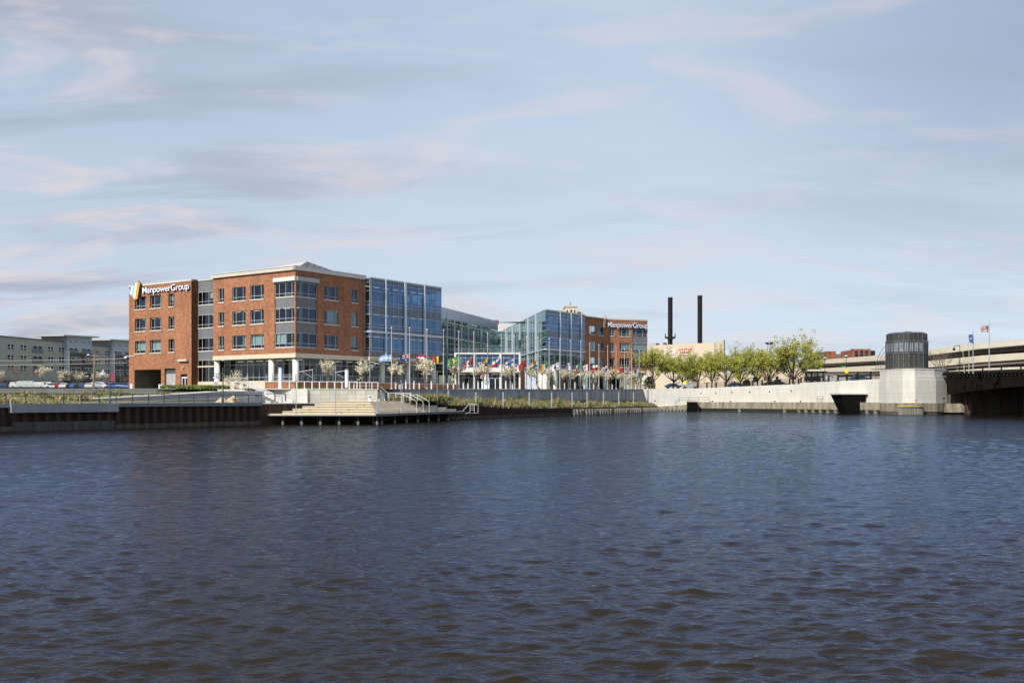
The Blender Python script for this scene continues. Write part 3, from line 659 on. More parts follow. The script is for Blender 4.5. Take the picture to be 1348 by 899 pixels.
mb = MB(); mb.tube((fc.x + .8, fc.y - .6, 2.35), (fc.x + .8, fc.y - .6, 2.75), .06); mb.lathe((fc.x + .8, fc.y - .6, 2.75), [(.16, 0), (.2, .15), (.1, .3)], 8); tag(mb.build("navigation_lamp", MT['red']), "small red navigation lamp on top of the round fender", "lamp")
mb = MB(); mb.tube((X(1244, 203), 203.5, 2.3), (X(1244, 203), 203.5, 3.1), .07); mb.lathe((X(1244, 203), 203.5, 3.1), [(.2, 0), (.26, .2), (.1, .4)], 8); tag(mb.build("marker_lamp", MT['black']), "small black lamp on the right shoulder of the pier base", "lamp")

th = thing("bridge_tender_tower", (PC.x, PC.y, 9.28), "dark bronze octagonal bridge tender tower standing on the white pier", "tower")
r0 = X(1223.5, 205) - X(1196.5, 205) + .35; TC = Vector((PC.x, PC.y + 2.2)); TC.x += .62; r0 *= 0.88
ph = rad(-90 + 22.5 + 7)
oc = octo(TC, r0, 8, ph); mb = MB(); mb.prism(oc, 9.28, 15.2); mb.build("clad_wall", MT['bronze'], th)
ribs = MB(); wins = MB(); bands = MB()
for i in range(8):
    a = Vector(oc[i]); c = Vector(oc[(i+1) % 8]); F = Fr(a, c - a, ((c - a).y, -(c - a).x)); L_ = (c - a).length
    for x in (0, L_/3, 2*L_/3, L_): ribs.ob(F, x - .11, x + .11, 9.28, 15.25, 0, .16)
    for j in range(3):
        xm = L_ * (j + .5) / 3
        wins.ob(F, xm - .34, xm - .08, 12.9, 14.7, 0, .05); wins.ob(F, xm + .08, xm + .34, 12.9, 14.7, 0, .05)
        bands.ob(F, xm - .42, xm + .42, 12.45, 12.8, 0, .08); bands.ob(F, xm - .42, xm + .42, 14.8, 15.1, 0, .08); bands.ob(F, xm - .42, xm + .42, 9.3, 9.6, 0, .08)
ribs.build("rib", MT['brz2'], th)["kind"] = "stuff"; wins.build("slit_window", pm("pale slit glazing", (.24, .27, .30), .2, .5, 1, spec=.8), th)["kind"] = "stuff"; bands.build("band", MT['brz2'], th)["kind"] = "stuff"
oc2 = octo(TC, r0 * .965, 8, ph); mb = MB(); mb.prism(oc2, 15.2, 16.55); mb.build("upper_drum", MT['bronze'], th)
ribs = MB()
for i in range(8):
    a = Vector(oc2[i]); c = Vector(oc2[(i+1) % 8]); F = Fr(a, c - a, ((c - a).y, -(c - a).x)); L_ = (c - a).length
    for x in (0, L_/3, 2*L_/3, L_): ribs.ob(F, x - .1, x + .1, 15.3, 16.55, 0, .13)
ribs.build("drum_rib", MT['brz2'], th)["kind"] = "stuff"
mb = MB(); mb.prism(octo(TC, r0 * 1.03, 8, ph), 15.02, 15.22); mb.prism(octo(TC, r0 * .985, 8, ph), 16.55, 16.72); mb.build("cornice", MT['brz2'], th)
mb = MB(); oa, ob2 = octo(TC, r0 * .95, 8, ph), octo(TC, r0 * .88, 8, ph)
for i in range(8): j = (i + 1) % 8; mb.poly([(*oa[i], 16.72), (*oa[j], 16.72), (*ob2[j], 16.9), (*ob2[i], 16.9)])
mb.poly([(*q, 16.9) for q in ob2])
for z_ in (): pass
mb.prism(octo(TC, r0 * .3, 8, ph), 16.905, 17.0); mb.box(TC.x - .6, TC.x + .6, TC.y - 1, TC.y + 1, 17.0, 17.15); mb.build("roof", MT['brz2'], th)
# ------------------------------------------------------------------ the office building
C0 = Vector((X(389, 170), 170)); dL = Vector((-.821, .571)); nL = Vector((-.571, -.821)); dR = Vector((.571, .821)); nR = Vector((.821, -.571))
office = thing("office_building", (C0.x, C0.y, 4.8), "large brick and blue glass office building behind the row of flagpoles", "building")
FL = [(12.05, 14.5), (16.38, 18.85), (20.70, 23.15)]
def facade(par, F, x0, x1, z0, z1, ops, mat, depth=.28, name="brick_wall"):
    xs = sorted({x0, x1, *[o[0] for o in ops], *[o[1] for o in ops]}); zs_ = sorted({z0, z1, *[o[2] for o in ops], *[o[3] for o in ops]})
    mb = MB()
    for a, b_ in zip(xs, xs[1:]):
        for c, d in zip(zs_, zs_[1:]):
            mx, mz = (a + b_) / 2, (c + d) / 2
            if any(o[0] < mx < o[1] and o[2] < mz < o[3] for o in ops): continue
            mb.poly([F.p(a, c), F.p(b_, c), F.p(b_, d), F.p(a, d)])
    for a, b_, c, d in ops:
        for p, q in (((a, c), (b_, c)), ((b_, c), (b_, d)), ((b_, d), (a, d)), ((a, d), (a, c))):
            mb.poly([F.p(*p), F.p(*q), F.p(*q, -depth), F.p(*p, -depth)])
    return mb.build(name, mat, par)
def window(par, F, x0, x1, z0, z1, vs=(.3, .82), blind=0.0, depth=.24, glass='glass', sill=True, tz=.62):
    w_ = x1 - x0; G = F.off(-depth)
    mb = MB(); mb.poly([G.p(x0, z0), G.p(x1, z0), G.p(x1, z1), G.p(x0, z1)]); o = mb.build("window", MT[glass], par)
    mb = MB(); f = .07
    mb.ob(G, x0, x1, z0, z0 + f, -.03, .06); mb.ob(G, x0, x1, z1 - f, z1, -.03, .06)
    for x in (x0, x1 - f): mb.ob(G, x, x + f, z0 + f, z1 - f, -.03, .06)
    for v in vs: mb.ob(G, x0 + v * w_ - f/2, x0 + v * w_ + f/2, z0 + f, z1 - f, -.03, .062)
    if tz: mb.ob(G, x0 + f, x1 - f, z0 + tz - f/2, z0 + tz + f/2, -.03, .058)
    mb.build("frame", MT['frame'], o)
    if sill: mb = MB(); mb.ob(F, x0 - .06, x1 + .06, z0 - .2, z0 - .003, -depth, .1); mb.build("sill", MT['sill'], o)
    if blind:
        mb = MB(); edges = [0] + list(vs) + [1]
        for i, (a, b_) in enumerate(zip(edges, edges[1:])):
            h = {1: .75, 2: .55, 3: .98}.get(blind if not isinstance(blind, (list, tuple)) else blind[i % len(blind)], 0)
            if h: mb.ob(G, x0 + a*w_ + .05, x0 + b_*w_ - .05, z1 - (z1 - z0 - .1) * h, z1 - .05, -.24, -.2)
        if mb.v: mb.build("blind", MT['blind'], o)
    return o
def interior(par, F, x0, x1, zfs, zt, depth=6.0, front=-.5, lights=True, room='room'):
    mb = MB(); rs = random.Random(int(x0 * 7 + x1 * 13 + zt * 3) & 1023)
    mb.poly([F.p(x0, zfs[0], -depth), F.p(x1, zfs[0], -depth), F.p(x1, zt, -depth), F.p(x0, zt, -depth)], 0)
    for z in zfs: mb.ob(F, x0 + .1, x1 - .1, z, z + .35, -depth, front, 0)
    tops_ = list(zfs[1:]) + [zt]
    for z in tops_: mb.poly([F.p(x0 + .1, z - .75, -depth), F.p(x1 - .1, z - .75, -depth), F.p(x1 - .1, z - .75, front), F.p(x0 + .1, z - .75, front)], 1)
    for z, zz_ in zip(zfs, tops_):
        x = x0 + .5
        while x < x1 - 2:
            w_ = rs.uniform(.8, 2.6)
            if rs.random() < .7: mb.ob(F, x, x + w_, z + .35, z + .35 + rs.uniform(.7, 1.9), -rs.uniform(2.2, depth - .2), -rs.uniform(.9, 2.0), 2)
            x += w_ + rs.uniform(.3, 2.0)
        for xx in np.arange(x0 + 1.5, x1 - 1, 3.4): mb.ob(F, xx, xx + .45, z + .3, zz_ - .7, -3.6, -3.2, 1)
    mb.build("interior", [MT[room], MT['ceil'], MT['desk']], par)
    if lights:
        mb = MB()
        for z in tops_:
            for xx in np.arange(x0 + 1.0, x1 - 1.6, 2.6): mb.ob(F, xx, xx + 1.5, z - .86, z - .80, -2.6, -2.4)
        if mb.v: mb.build("ceiling_light", MT['lamp'], par)["kind"] = "stuff"
m, t, b = base("office ceiling lamp"); b.inputs["Base Color"].default_value = (.9, .85, .75, 1); b.inputs["Emission Color"].default_value = (1, .8, .55, 1); b.inputs["Emission Strength"].default_value = 1.2; MT['lamp'] = m
Zt, Zc = 25.15, 25.78
SL, SR = Fr(C0, dL, nL), Fr(C0, dR, nR)
def us_to_x(F, pairs): return [tuple(sorted((F.t(a), F.t(b_)))) for a, b_ in pairs]
# -- left wing
wing = [27.9, 47.3]; rsd = random.Random(3)
wc = us_to_x(SL.off(-.2), [(178.9, 193.4), (198.6, 213.5), (223, 230.6)])
ops = [(a, b_, z0, z1) for (a, b_) in wc for z0, z1 in FL]
gr = us_to_x(SL, [(176.9, 212), (216.6, 231), (237.6, 246.5)])
gtop = Z(486.3, SL.Y(40)); ops += [(gr[0][0], gr[0][1], 4.9, gtop), (gr[1][0], gr[1][1], 4.9, gtop + .1), (gr[2][0], gr[2][1], 5.0, 7.8)]
facade(office, SL, wing[0], wing[1], 4.7, Zt, ops, MT['brick'], .45)
for i, (a, b_) in enumerate(wc):
    for j, (z0, z1) in enumerate(FL):
        bl = [(1, 1, 0), (1, 3, 1), (1, 3, 3)][2 - j] if i < 2 and j == 0 else (rsd.choice([(0, 0, 0), (0, 2, 0), (1, 0, 0)]))
        if j == 0: bl = (1, 1, 1) if i == 0 else ((0, 1, 1) if i == 1 else (1, 0))
        window(office, SL, a, b_, z0, z1, (.2, .72) if i < 2 else (.5,), bl, .42)
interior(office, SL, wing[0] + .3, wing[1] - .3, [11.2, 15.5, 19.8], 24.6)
# garage bay
g0, g1 = gr[0]; mb = MB(); G = SL
mb.poly([G.p(g0, 4.95, -9), G.p(g1, 4.95, -9), G.p(g1, gtop, -9), G.p(g0, gtop, -9)]); mb.poly([G.p(g0, gtop, -.4), G.p(g1, gtop, -.4), G.p(g1, gtop, -9), G.p(g0, gtop, -9)])
mb.poly([G.p(g0, 4.95, -.4), G.p(g0, gtop, -.4), G.p(g0, gtop, -9), G.p(g0, 4.95, -9)]); mb.poly([G.p(g1, 4.95, -.4), G.p(g1, gtop, -.4), G.p(g1, gtop, -9), G.p(g1, 4.95, -9)])
mb.ob(G, g0 + 2.2, g0 + 6.0, 5.0, 6.2, -8.5, -7.5, 1); mb.build("loading_bay", [pm("loading bay lining", (.16, .14, .11), .9, .2), MT['black']], office)
d0, d1 = gr[1]; mb = MB(); mb.ob(G, d0, d1, 4.95, gtop - .9, -.5, -.4); mb.ob(G, d0, d1, gtop - .9, gtop + .1, -.5, -.42, 1); mb.build("roller_door", [MT['shutter'], MT['dgrey']], office)
e0, e1 = gr[2]; dr = MB(); dr.poly([G.p(e0, 5, -.4), G.p(e1, 5, -.4), G.p(e1, 7.8, -.4), G.p(e0, 7.8, -.4)]); dr = dr.build("side_door", MT['wdark'], office)
mb = MB()
for x in (e0, (e0+e1)/2 - .08, e1 - .16): mb.ob(G, x, x + .16, 5, 7.2, -.38, -.28)
mb.ob(G, e0, e1, 7.05, 7.25, -.381, -.27); mb.build("frame", MT['signw'], dr)
a, b_ = us_to_x(SL, [(236.3, 248.3)])[0]; mb = MB(); mb.ob(G, a, b_, Z(475.3, 186), Z(472.8, 186), .003, .5); mb.build("door_canopy", MT['sill'], office)
mb = MB(); c_ = G.p((e0 + e1)/2, Z(483.5, 186), .2); mb.lathe(c_, [(.12, -.2), (.2, 0), (.1, .15)], 8); mb.build("wall_lamp", MT['sill'], office)
mb = MB(); c_ = G.p(wing[1] - .1, Z(470.3, 196), .3); mb.tube(G.p(wing[1] - 2, Z(468.8, 196), .05), G.p(wing[1] + .6, Z(469, 196), .3), .06); mb.lathe(G.p(wing[1] + .7, Z(471, 196), .3), [(.22, -.1), (.3, .1), (.1, .35)], 8); mb.build("security_camera", MT['signw'], office)
# wing right side wall, far side, cornice, roof
SW = Fr(SL.p(wing[0], 0)[:2], -nL, -dL)   # the dark return facing right
facade(office, SW, 0, 3.0, 4.7, Zt, [], MT['brick'])
def solid(F, x0, x1, dep, z0, z1, mat, name, back=True):
    mb = MB(); p = [F.p(x0, 0)[:2], F.p(x1, 0)[:2], F.p(x1, 0, -dep)[:2], F.p(x0, 0, -dep)[:2]]
    for i in ((1, 2), (2, 3), (3, 0)): mb.poly([(*p[i[0]], z0), (*p[i[1]], z0), (*p[i[1]], z1), (*p[i[0]], z1)])
    mb.build(name, mat, office)
def roofslab(F, x0, x1, dep, z0=24.85, z1=25.1, o=-.35, mat='roof', name="roof"):
    mb = MB(); mb.ob(F, x0 + .3, x1 - .3, z0, z1, -dep + .3, o); mb.build(name, MT[mat], office)
def cornice(F, x0, x1, z0, z1, o, mat='sill', back=-.35, name="cornice", ends=True):
    mb = MB(); e = o if ends else 0
    mb.ob(F, x0 - e, x1 + e, z0, z1, back, o); mb.build(name, MT[mat], office)
solid(SL, wing[0], wing[1], 19, 4.7, Zt, MT['brick'], "rear_wall"); roofslab(SL, wing[0], wing[1], 19)
cornice(SL, wing[0], wing[1], Zt + .003, Zt + .36, .10)
cornice(SW, 0.38, 19, Zt + .003, Zt + .33, .08, 'dgrey')
# -- recess between wing and block
RC = SL.off(-1.5)
def spandrelwall(F, x0, x1, rows, vs, mat='grey', glass='glass', blinds=None, name="bay_window", tz=.62, corner=False):
    """ribbon windows over corrugated panels; rows = (z0, z1) of the glass"""
    o = None
    for k, (z0, z1) in enumerate(rows):
        window(office, F, x0, x1, z0, z1, vs, blinds[k] if blinds else 0, .06, glass, False, tz)
for z0, z1 in ((23.15, 25.2), (18.85, 20.7), (14.5, 16.38), (10.4, 12.05)):
    mb = MB(); mb.ob(RC, 21.6, 27.9, z0, z1, -.2, 0); mb.build("corrugated_panel", MT['grey'], office)
for z0, z1 in FL: mb = MB(); mb.ob(RC, 21.6, 27.9, z0 - .14, z0 - .002, -.1, .08); mb.build("metal_trim", MT['sill'], office)
mb = MB(); mb.ob(RC, 21.6, 27.9, 25.21, 25.45, -.3, .12); mb.build("metal_trim", MT['sill'], office)
for k, (z0, z1) in enumerate(FL): window(office, RC, 21.62, 27.88, z0, z1, (.2, .5, .8), [(0, 0, 0, 0), (0, 0, 0, 0), (0, 2, 0, 0)][k], .06, 'glass', False)
window(office, RC, 21.62, 27.88, 6.3, 10.4, (.2, .5, .8), 0, .06, 'glassf', False, 2.9)
mb = MB(); mb.ob(RC, 21.6, 27.9, 4.7, 6.3, -.3, .1); mb.ob(RC, 21.6, 27.9, 9.05, 9.3, -.05, .12); mb.build("cream_base", MT['stone'], office)
interior(office, RC, 21.7, 27.8, [5.6, 11.2, 15.5, 19.8], 24.6, 4.5)
roofslab(RC, 21.3, 28.2, 15)
# -- brick block, left face
bayL = SL.t(361.5); bay0 = 0.0
lc = us_to_x(SL.off(-.2), [(289, 296.3), (307, 324.5), (330.6, 348.6)])
BR = SR.t(418.0)
Zb = 10.95
ops = [(a, b_, z0, z1) for (a, b_) in lc for z0, z1 in FL] + [(0, bayL, 11.85, 24.0)]
facade(office, SL, 0, 21.6, Zb, Zt, ops, MT['brick'])
for i, (a, b_) in enumerate(lc):
    for j, (z0, z1) in enumerate(FL):
        bl = {(0, 2): (1, 1, 1), (0, 1): (1, 0, 0), (1, 0): 0}.get((j, i), 0)
        window(office, SL, a, b_, z0, z1, (.24, .76) if i else (.5,), bl)
# -- brick block, right face
bx = us_to_x(SR.off(-.2), [(425.7, 445), (461.5, 470.2)]); RL = SR.t(480.3)
ops = [(a, b_, z0, z1) for (a, b_) in bx for z0, z1 in FL] + [(0, BR, 11.85, 24.0)]
facade(office, SR, 0, RL, Zb, Zt, ops, MT['brick'])
for i, (a, b_) in enumerate(bx):
    for j, (z0, z1) in enumerate(FL):
        bl = {(0, 1): (1, 1), (1, 1): (3, 3), (1, 0): (0, 3, 3), (2, 1): 0}.get((j, i), 0)
        window(office, SR, a, b_, z0, z1, (.3, .83) if i == 0 else (.5,), bl)
# -- corner bay
for F, e, s_ in ((SL, bayL, 0), (SR, BR, 1)):
    G = F.off(-.22)
    for z0, z1 in ((23.16, 23.6), (18.86, 20.55), (14.51, 16.23)): mb = MB(); mb.ob(G, .22, e, z0, z1, -.2, 0); mb.build("corrugated_panel", MT['grey'], office)
    mb = MB(); mb.ob(G, .22 - .3 * (1 - s_), e + .15, 23.35, 24.05, .003, .55 if s_ else .5)
    mb.build("bay_canopy", MT['greyl'] if s_ else MT['white'], office)
    for k, (z0, z1) in enumerate(FL):
        mb = MB(); mb.ob(G, .22, e, z0 - .15, z0 - .002, -.1, .1); mb.build("sill", MT['sill'], office)
        bl = [[(0, 1, 1), 0], [0, 0], [0, 0]][k][s_] if not (k == 0 and s_ == 0) else (0, 0, 1, 1)
        window(office, G, .22, e, z0, z1, (.17, .48, .8) if not s_ else (.2, .62), bl, .03, 'glass', False)
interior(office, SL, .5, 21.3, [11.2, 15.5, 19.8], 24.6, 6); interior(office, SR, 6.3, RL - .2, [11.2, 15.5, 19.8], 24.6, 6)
# stone band, soffit, columns, ground floor glass
mb = MB(); mb.ob(SL, -.12, 21.6, 10.2, Zb - .003, -.8, .12); mb.build("stone_band", MT['stone'], office)
mb = MB(); mb.ob(SR, .0, 40, 10.2, Zb - .003, -.8, .118); mb.build("stone_band", MT['stone'], office)
mb = MB(); mb.ob(SL, 0, 21.6, 10.3, 10.5, -8, -.8); mb.ob(SR, 8, 39, 10.3, 10.5, -8, -.8); mb.build("soffit", MT['conc'], office)
mb = MB()
for (xa, oa), (xb, ob_) in (((21.5, -1.6), (21.5, -17)), ((21.5, -17), (.2, -17))): mb.poly([SL.p(xa, Zb, oa), SL.p(xb, Zb, ob_), SL.p(xb, Zt, ob_), SL.p(xa, Zt, oa)])
mb.build("rear_wall", MT['brick'], office)
mb = MB(); mb.poly([SL.p(.2, 24.9, -.2), SL.p(21.4, 24.9, -.2), SL.p(21.4, 24.9, -17), SL.p(.2, 24.9, -17)]); mb.build("roof", MT['roof'], office)
cornice(SL, 0, 21.6, Zt + .003, Zc, .35); mb = MB(); mb.ob(SR, -.35, RL, Zt + .006, Zc - .003, -.35, .352); mb.build("cornice", MT['white'], office)
mb = MB(); mb.ob(SL, -.4, 21.7, Zc + .002, Zc + .1, -.4, .45); mb.ob(SR, .45, RL, Zc + .004, Zc + .098, -.4, .45); mb.build("cornice_cap", MT['white'], office)
# hipped louvred roof
z0r, z1r = 25.5, 27.55
A_, B_, C_, D_ = SL.p(.7, z0r, -.7), SL.p(21, z0r, -.7), SL.p(21, z0r, -13.5), SL.p(.7, z0r, -13.5)
R1, R2 = SL.p(3.6, z1r, -6.0), SL.p(18, z1r - .7, -6.0)
mb = MB(); mb.poly([A_, B_, R2, R1], 0); mb.poly([D_, A_, R1], 1); mb.poly([C_, D_, R1, R2], 1); mb.poly([B_, C_, R2], 0)
mb.build("hipped_roof", [MT['roof'], MT['rooft']], office)
def column(F, x, off, z0, z1, r=.52, name="column"):
    p = F.p(x, z0, off); mb = MB(); mb.lathe(p, [(r, 0), (r, z1 - z0)], 16)
    return mb.build(name, MT['column'], office, True)
for x in (SL.off(-.7).t(286), SL.off(-.7).t(357.5)): column(SL, x, -.7, 4.9, 10.25)
column(SR, .75, -.75, 6.0, 10.25, .55)
for u in (503, 536.5, 570.5): column(SR, SR.off(-.7).t(u), -.7, 6.0, 10.25)
GL, GR = SL.off(-2.6), SR.off(-2.6)
def ribbon(F, x0, x1, z0, z1, n, par, glass='glassf', tz=None, mull='alu', w_=.07, name="window_wall", zs_=()):
    mb = MB(); mb.poly([F.p(x0, z0), F.p(x1, z0), F.p(x1, z1), F.p(x0, z1)]); o = mb.build(name, MT[glass], par)
    mb = MB()
    for i in range(n + 1):
        x = x0 + (x1 - x0) * i / n; ww = w_ * (2 if i % 4 == 0 else 1); mb.ob(F, x - ww/2, x + ww/2, z0, z1, -.04, .07)
    for z in (z0 + .05, z1 - .05) + tuple(zs_): mb.ob(F, x0, x1, z - w_/2, z + w_/2, -.04, .073)
    mb.build("mullion", MT[mull], o); return o
ribbon(GL, 2.6, 21.6, 6.3, 10.3, 12, office, 'glassf', zs_=(7.0, 9.3)); ribbon(GR, 2.6, 40, 6.15, 10.3, 24, office, 'glassf', zs_=(9.2,))
interior(office, GL, 2.8, 21.5, [5.9], 10.9, 6, -.4); interior(office, GR, 8.6, 40, [5.9], 10.9, 6, -.4)
tb = SL.t(350)
mb = MB(); mb.ob(SL, tb, 21.6, 4.7, 6.28, -2.7, .2); mb.build("cream_base", MT['stone'], office)
# -- terrace on a brick wall
TL, TR = SL.off(2.0), SR.off(2.0)
x600 = TR.t(604)
mb = MB(); mb.ob(TL, -2, TL.t(350), 4.5, 6.0, -2.2, 0); mb.ob(TR, -1.997, x600, 4.5, 6.0, -2.2, -.003); mb.build("terrace_wall", MT['brick'], office)
mb = MB(); mb.ob(TL, -2.1, TL.t(350), 6.003, 6.15, -4.4, .1); mb.ob(TR, -2.05, x600, 6.006, 6.148, -4.4, .098); mb.build("terrace_floor", MT['stone'], office)
def railing(F, x0, x1, z, h, step, mat, name, label=None, cat=None, par=None, bars=2, r=.03, off=0, mesh=False):
    mb = MB(); n = max(1, round((x1 - x0) / step))
    for i in range(n + 1):
        x = x0 + (x1 - x0) * i / n; mb.ob(F, x - r, x + r, z, z + h, off - r, off + r)
    mb.ob(F, x0, x1, z + h, z + h + .06, off - r, off + r)
    for k in range(bars): zz_ = z + h * (k + 1) / (bars + 1); mb.ob(F, x0, x1, zz_ - .012, zz_ + .012, off - .012, off + .012)
    o = mb.build(name, MT[mat], par)
    if label: tag(o, label, cat)
    return o
railing(TL, -1.9, TL.t(350), 6.15, 1.05, 1.5, 'greyl', "terrace_railing", par=office, bars=4, off=-.15); railing(TR, -1.85, x600, 6.15, 1.05, 1.5, 'greyl', "terrace_railing", par=office, bars=4, off=-.15)
# -- curtain walls
LEV = [12.0, 12.6, 14.55, 15.55, 16.4, 16.95, 18.7, 20.5, 21.1, 23.1, 24.6, 25.45]
def curtain(F, x0, x1, z0, z1, vs, hs, sp, glass, fins=(), white=None, name="curtain_wall", finw=.28, blinds=(), finbot=None, mw=.06):
    mb = MB()
    edges = sorted({z0, z1, *[z for s in sp for z in s]})
    for a, c in zip(edges, edges[1:]):
        if any(s[0] <= (a + c)/2 <= s[1] for s in sp): continue
        mb.poly([F.p(x0, a), F.p(x1, a), F.p(x1, c), F.p(x0, c)])
    o = mb.build(name, MT[glass], office)
    mb = MB()
    for a, c in sp: mb.poly([F.p(x0, a, .003), F.p(x1, a, .003), F.p(x1, c, .003), F.p(x0, c, .003)])
    mb.build("spandrel", MT['spand'], o)
    mb = MB()
    for x in vs: mb.ob(F, x - mw/2, x + mw/2, z0, z1, -.05, .08)
    for z in hs: mb.ob(F, x0, x1, z - mw/2, z + mw/2, -.05, .075)
    mb.ob(F, x0, x1, z1 - .12, z1 + .12, -.3, .14); mb.build("mullion_grid", MT['alu'], o)
    if fins:
        for x, ww in fins: mb = MB(); mb.ob(F, x - ww/2, x + ww/2, finbot if finbot is not None else z0, z1 + .05, -.02, .34); mb.build("fin", MT['fin'], o)
    if white: mb = MB(); mb.ob(F, x0, x1, white - .17, white + .17, -.02, .3); mb.build("white_band", MT['fin'], o)
    if blinds:
        mb = MB()
        for a, c, za, zb in blinds: mb.ob(F, a, c, za, zb, -.3, -.27)
        mb.build("blind", MT['blind'], o)
    return o
GB = SR.off(1.3); gx0 = RL; gx1 = GB.t(581)
gv = [GB.t(u) for u in (488.3, 498, 507, 517, 524, 532.7, 541, 550, 558, 566, 573.5)]
SPN = [(24.7, 25.5), (18.85, 20.4), (14.7, 16.3)]
rb = random.Random(5); bl = []
allv = sorted([gx0] + gv + [gx1])
for a, c in zip(allv, allv[1:]):
    for za, zb, pr in ((12.1, 14.6, .72), (16.5, 18.7, .3), (20.6, 23.2, .12)):
        if rb.random() < pr: bl.append((a + .08, c - .08, za + (zb - za) * rb.choice([.0, .25, .5]), zb))
curtain(GB, gx0, gx1, 12.0, 25.45, gv, LEV, SPN, 'glassc', [(GB.t(507), .26), (GB.t(532.7), .55), (GB.t(558), .32)], 15.55, blinds=bl, finbot=10.2)
GS = Fr(GB.p(gx0, 0)[:2], -nR, -dR)     # green return facing left
curtain(GS, 0, 1.3, 12.0, 25.45, [.05, 1.25], LEV, SPN, 'glassg', white=15.55, name="glass_return")
GS2 = Fr(GB.p(gx1, 0)[:2], -nR, dR)
curtain(GS2, 0, 14, 12.0, 25.45, [.05, 2.6, 5.2, 7.8, 10.4, 13.9], LEV, SPN, 'glassc', white=15.55, name="glass_return")
mb = MB(); mb.ob(GB, gx0, gx1, 10.96, 12.0, -14, .02); mb.build("grey_fascia", MT['grey'], office)
mb = MB(); mb.ob(GB, gx0 - .1, gx1, 10.5, 10.95, -1.4, .05); mb.build("stone_band", MT['stone'], office)
interior(office, GB, gx0 + .2, gx1 - .2, [11.6, 15.7, 19.9], 25.0, 9)
mb = MB(); mb.ob(GB, gx0 + .3, gx1 - .3, 24.9, 25.2, -14, -.3); mb.build("roof", MT['roof'], office)
mb = MB(); mb.ob(GB, gx0, gx1, 5, 25.2, -14.4, -14.1); mb.build("rear_wall", MT['brick'], office)
# ground floor under the glass box, back brick wall visible at its end
# -- link wing
LA, LB = Vector((X(581, 244), 244)), V2(655, 289); dk = (LB - LA).normalized(); LF = Fr(LA - dk * 12, dk, (dk.y, -dk.x)); LL = (LB - LA).length + 12
lv = [LF.t(u) for u in (588, 597.7, 607, 616, 624, 632, 643)]; lv2 = []
for a, c in zip([0] + lv, lv + [LL]): lv2 += [a, (a + c) / 2]
curtain(LF, 0, LL, 6.0, 23.3, lv2, [10.6, 12.0, 13.6, 15.5, 17.0, 18.7, 20.5, 21.6, 23.2], [(18.85, 20.0), (14.5, 15.6)], 'glassg', [(x, .2) for x in lv], name="curtain_wall", mw=.09)
mb = MB(); mb.ob(LF, 0, LL, 23.44, 25.7, -.3, .12); mb.build("metal_parapet", pm("blue grey metal parapet", (.40, .45, .53), .45, .05, metal=.3), office)
mb = MB()
for x in lv: mb.ob(LF, x - .04, x + .04, 23.45, 25.72, .12, .16)
mb.build("parapet_joint", MT['alu'], office)
mb = MB(); mb.ob(LF, 0, LL, 5, 25.2, -16.2, -16); mb.ob(LF, 0, LL, 25.0, 25.25, -16, -.3); mb.build("roof", MT['roof'], office)
interior(office, LF, 0, LL, [5.6, 10.9, 15.5, 19.8], 23.6, 10, room='room2')
EF = Fr(LF.p(LL, 0)[:2], -LF.n, LF.d); mb = MB(); mb.ob(EF, 0, 6, 23.44, 25.7, -.3, .1); mb.build("metal_parapet", MT['greyl'], office)
# -- rear wall of the courtyard
BA, BB = V2(645, 325), V2(662, 325)
BF = Fr(BA, BB - BA, ((BB - BA).y, -(BB - BA).x)); BL = (BB - BA).length
curtain(BF, -12, BL, 6.0, 25.3, [x for x in np.arange(-11, BL, 2.6)], [10.6, 12.4, 14.6, 16.5, 18.7, 20.6, 23.0], [(14.7, 16.2), (18.9, 20.4)], 'glassg', mw=.12)
interior(office, BF, -12, BL, [5.6, 10.9, 15.2, 19.6], 25.0, 9, room='room2')
mb = MB(); mb.ob(BF, -12, BL, 25.0, 25.4, -20, -.5); mb.build("roof", MT['roof'], office)
mb = MB(); mb.ob(BF, -3, 12, 25.4, 28.2, -14, -7); mb.build("rooftop_screen", pm("pale rooftop screen", (.50, .50, .48), .6, .05), office)
# -- right glass block
RA = V2(718, 250); SI = Fr(RA, BB - RA, (-(BB - RA).y, (BB - RA).x)); SIL = (BB - RA).length
sv_ = [SI.t(u) for u in (712, 706, 701, 695.5, 690, 684.5, 679.5, 675, 670.5, 666.5)]
LEVR = [12.0, 12.6, 14.55, 15.7, 16.4, 17.5, 18.7, 20.5, 21.7, 23.1, 24.6, 25.45]
def sfins(vs, k, w1): return [(x, w1) for i, x in enumerate(vs) if i % k == k - 1]
curtain(SI, 0, SIL, 11.3, 25.6, sv_ + [(a + c)/2 for a, c in zip(sv_, sv_[1:])], LEVR, [], 'glassg', sfins(sv_, 2, .25), 15.7, mw=.1)
FR_ = Fr(RA, dR, nR); fL = FR_.t(769.8)
fv = [FR_.t(u) for u in (723.5, 730, 736.7, 742, 746.5, 751, 756, 760.5, 764.5)]
rb = random.Random(9); bl = []
for a, c in zip([0] + fv, fv + [fL]):
    for za, zb in ((16.5, 18.7), (20.6, 23.0), (12.1, 14.5)):
        if rb.random() < .2: bl.append((a + .08, c - .08, za + .3, zb))
curtain(FR_, 0, fL, 12.0, 25.6, fv, LEVR, [(24.7, 25.6), (18.8, 20.4), (14.7, 16.3)], 'glassc', [(FR_.t(736.7), .34), (FR_.t(751), .34), (FR_.t(764.5), .28)], 15.7, blinds=bl, finbot=10.4, mw=.09)
mb = MB(); mb.ob(FR_, 0, fL, 10.95, 12.0, -.3, .02); mb.ob(SI, 0.3, SIL, 10.6, 11.3, -.6, .02); mb.build("grey_fascia", MT['grey'], office)
mb = MB(); mb.ob(FR_, -.1, fL, 10.4, 10.945, -.4, .15); mb.build("stone_band", MT['stone'], office)
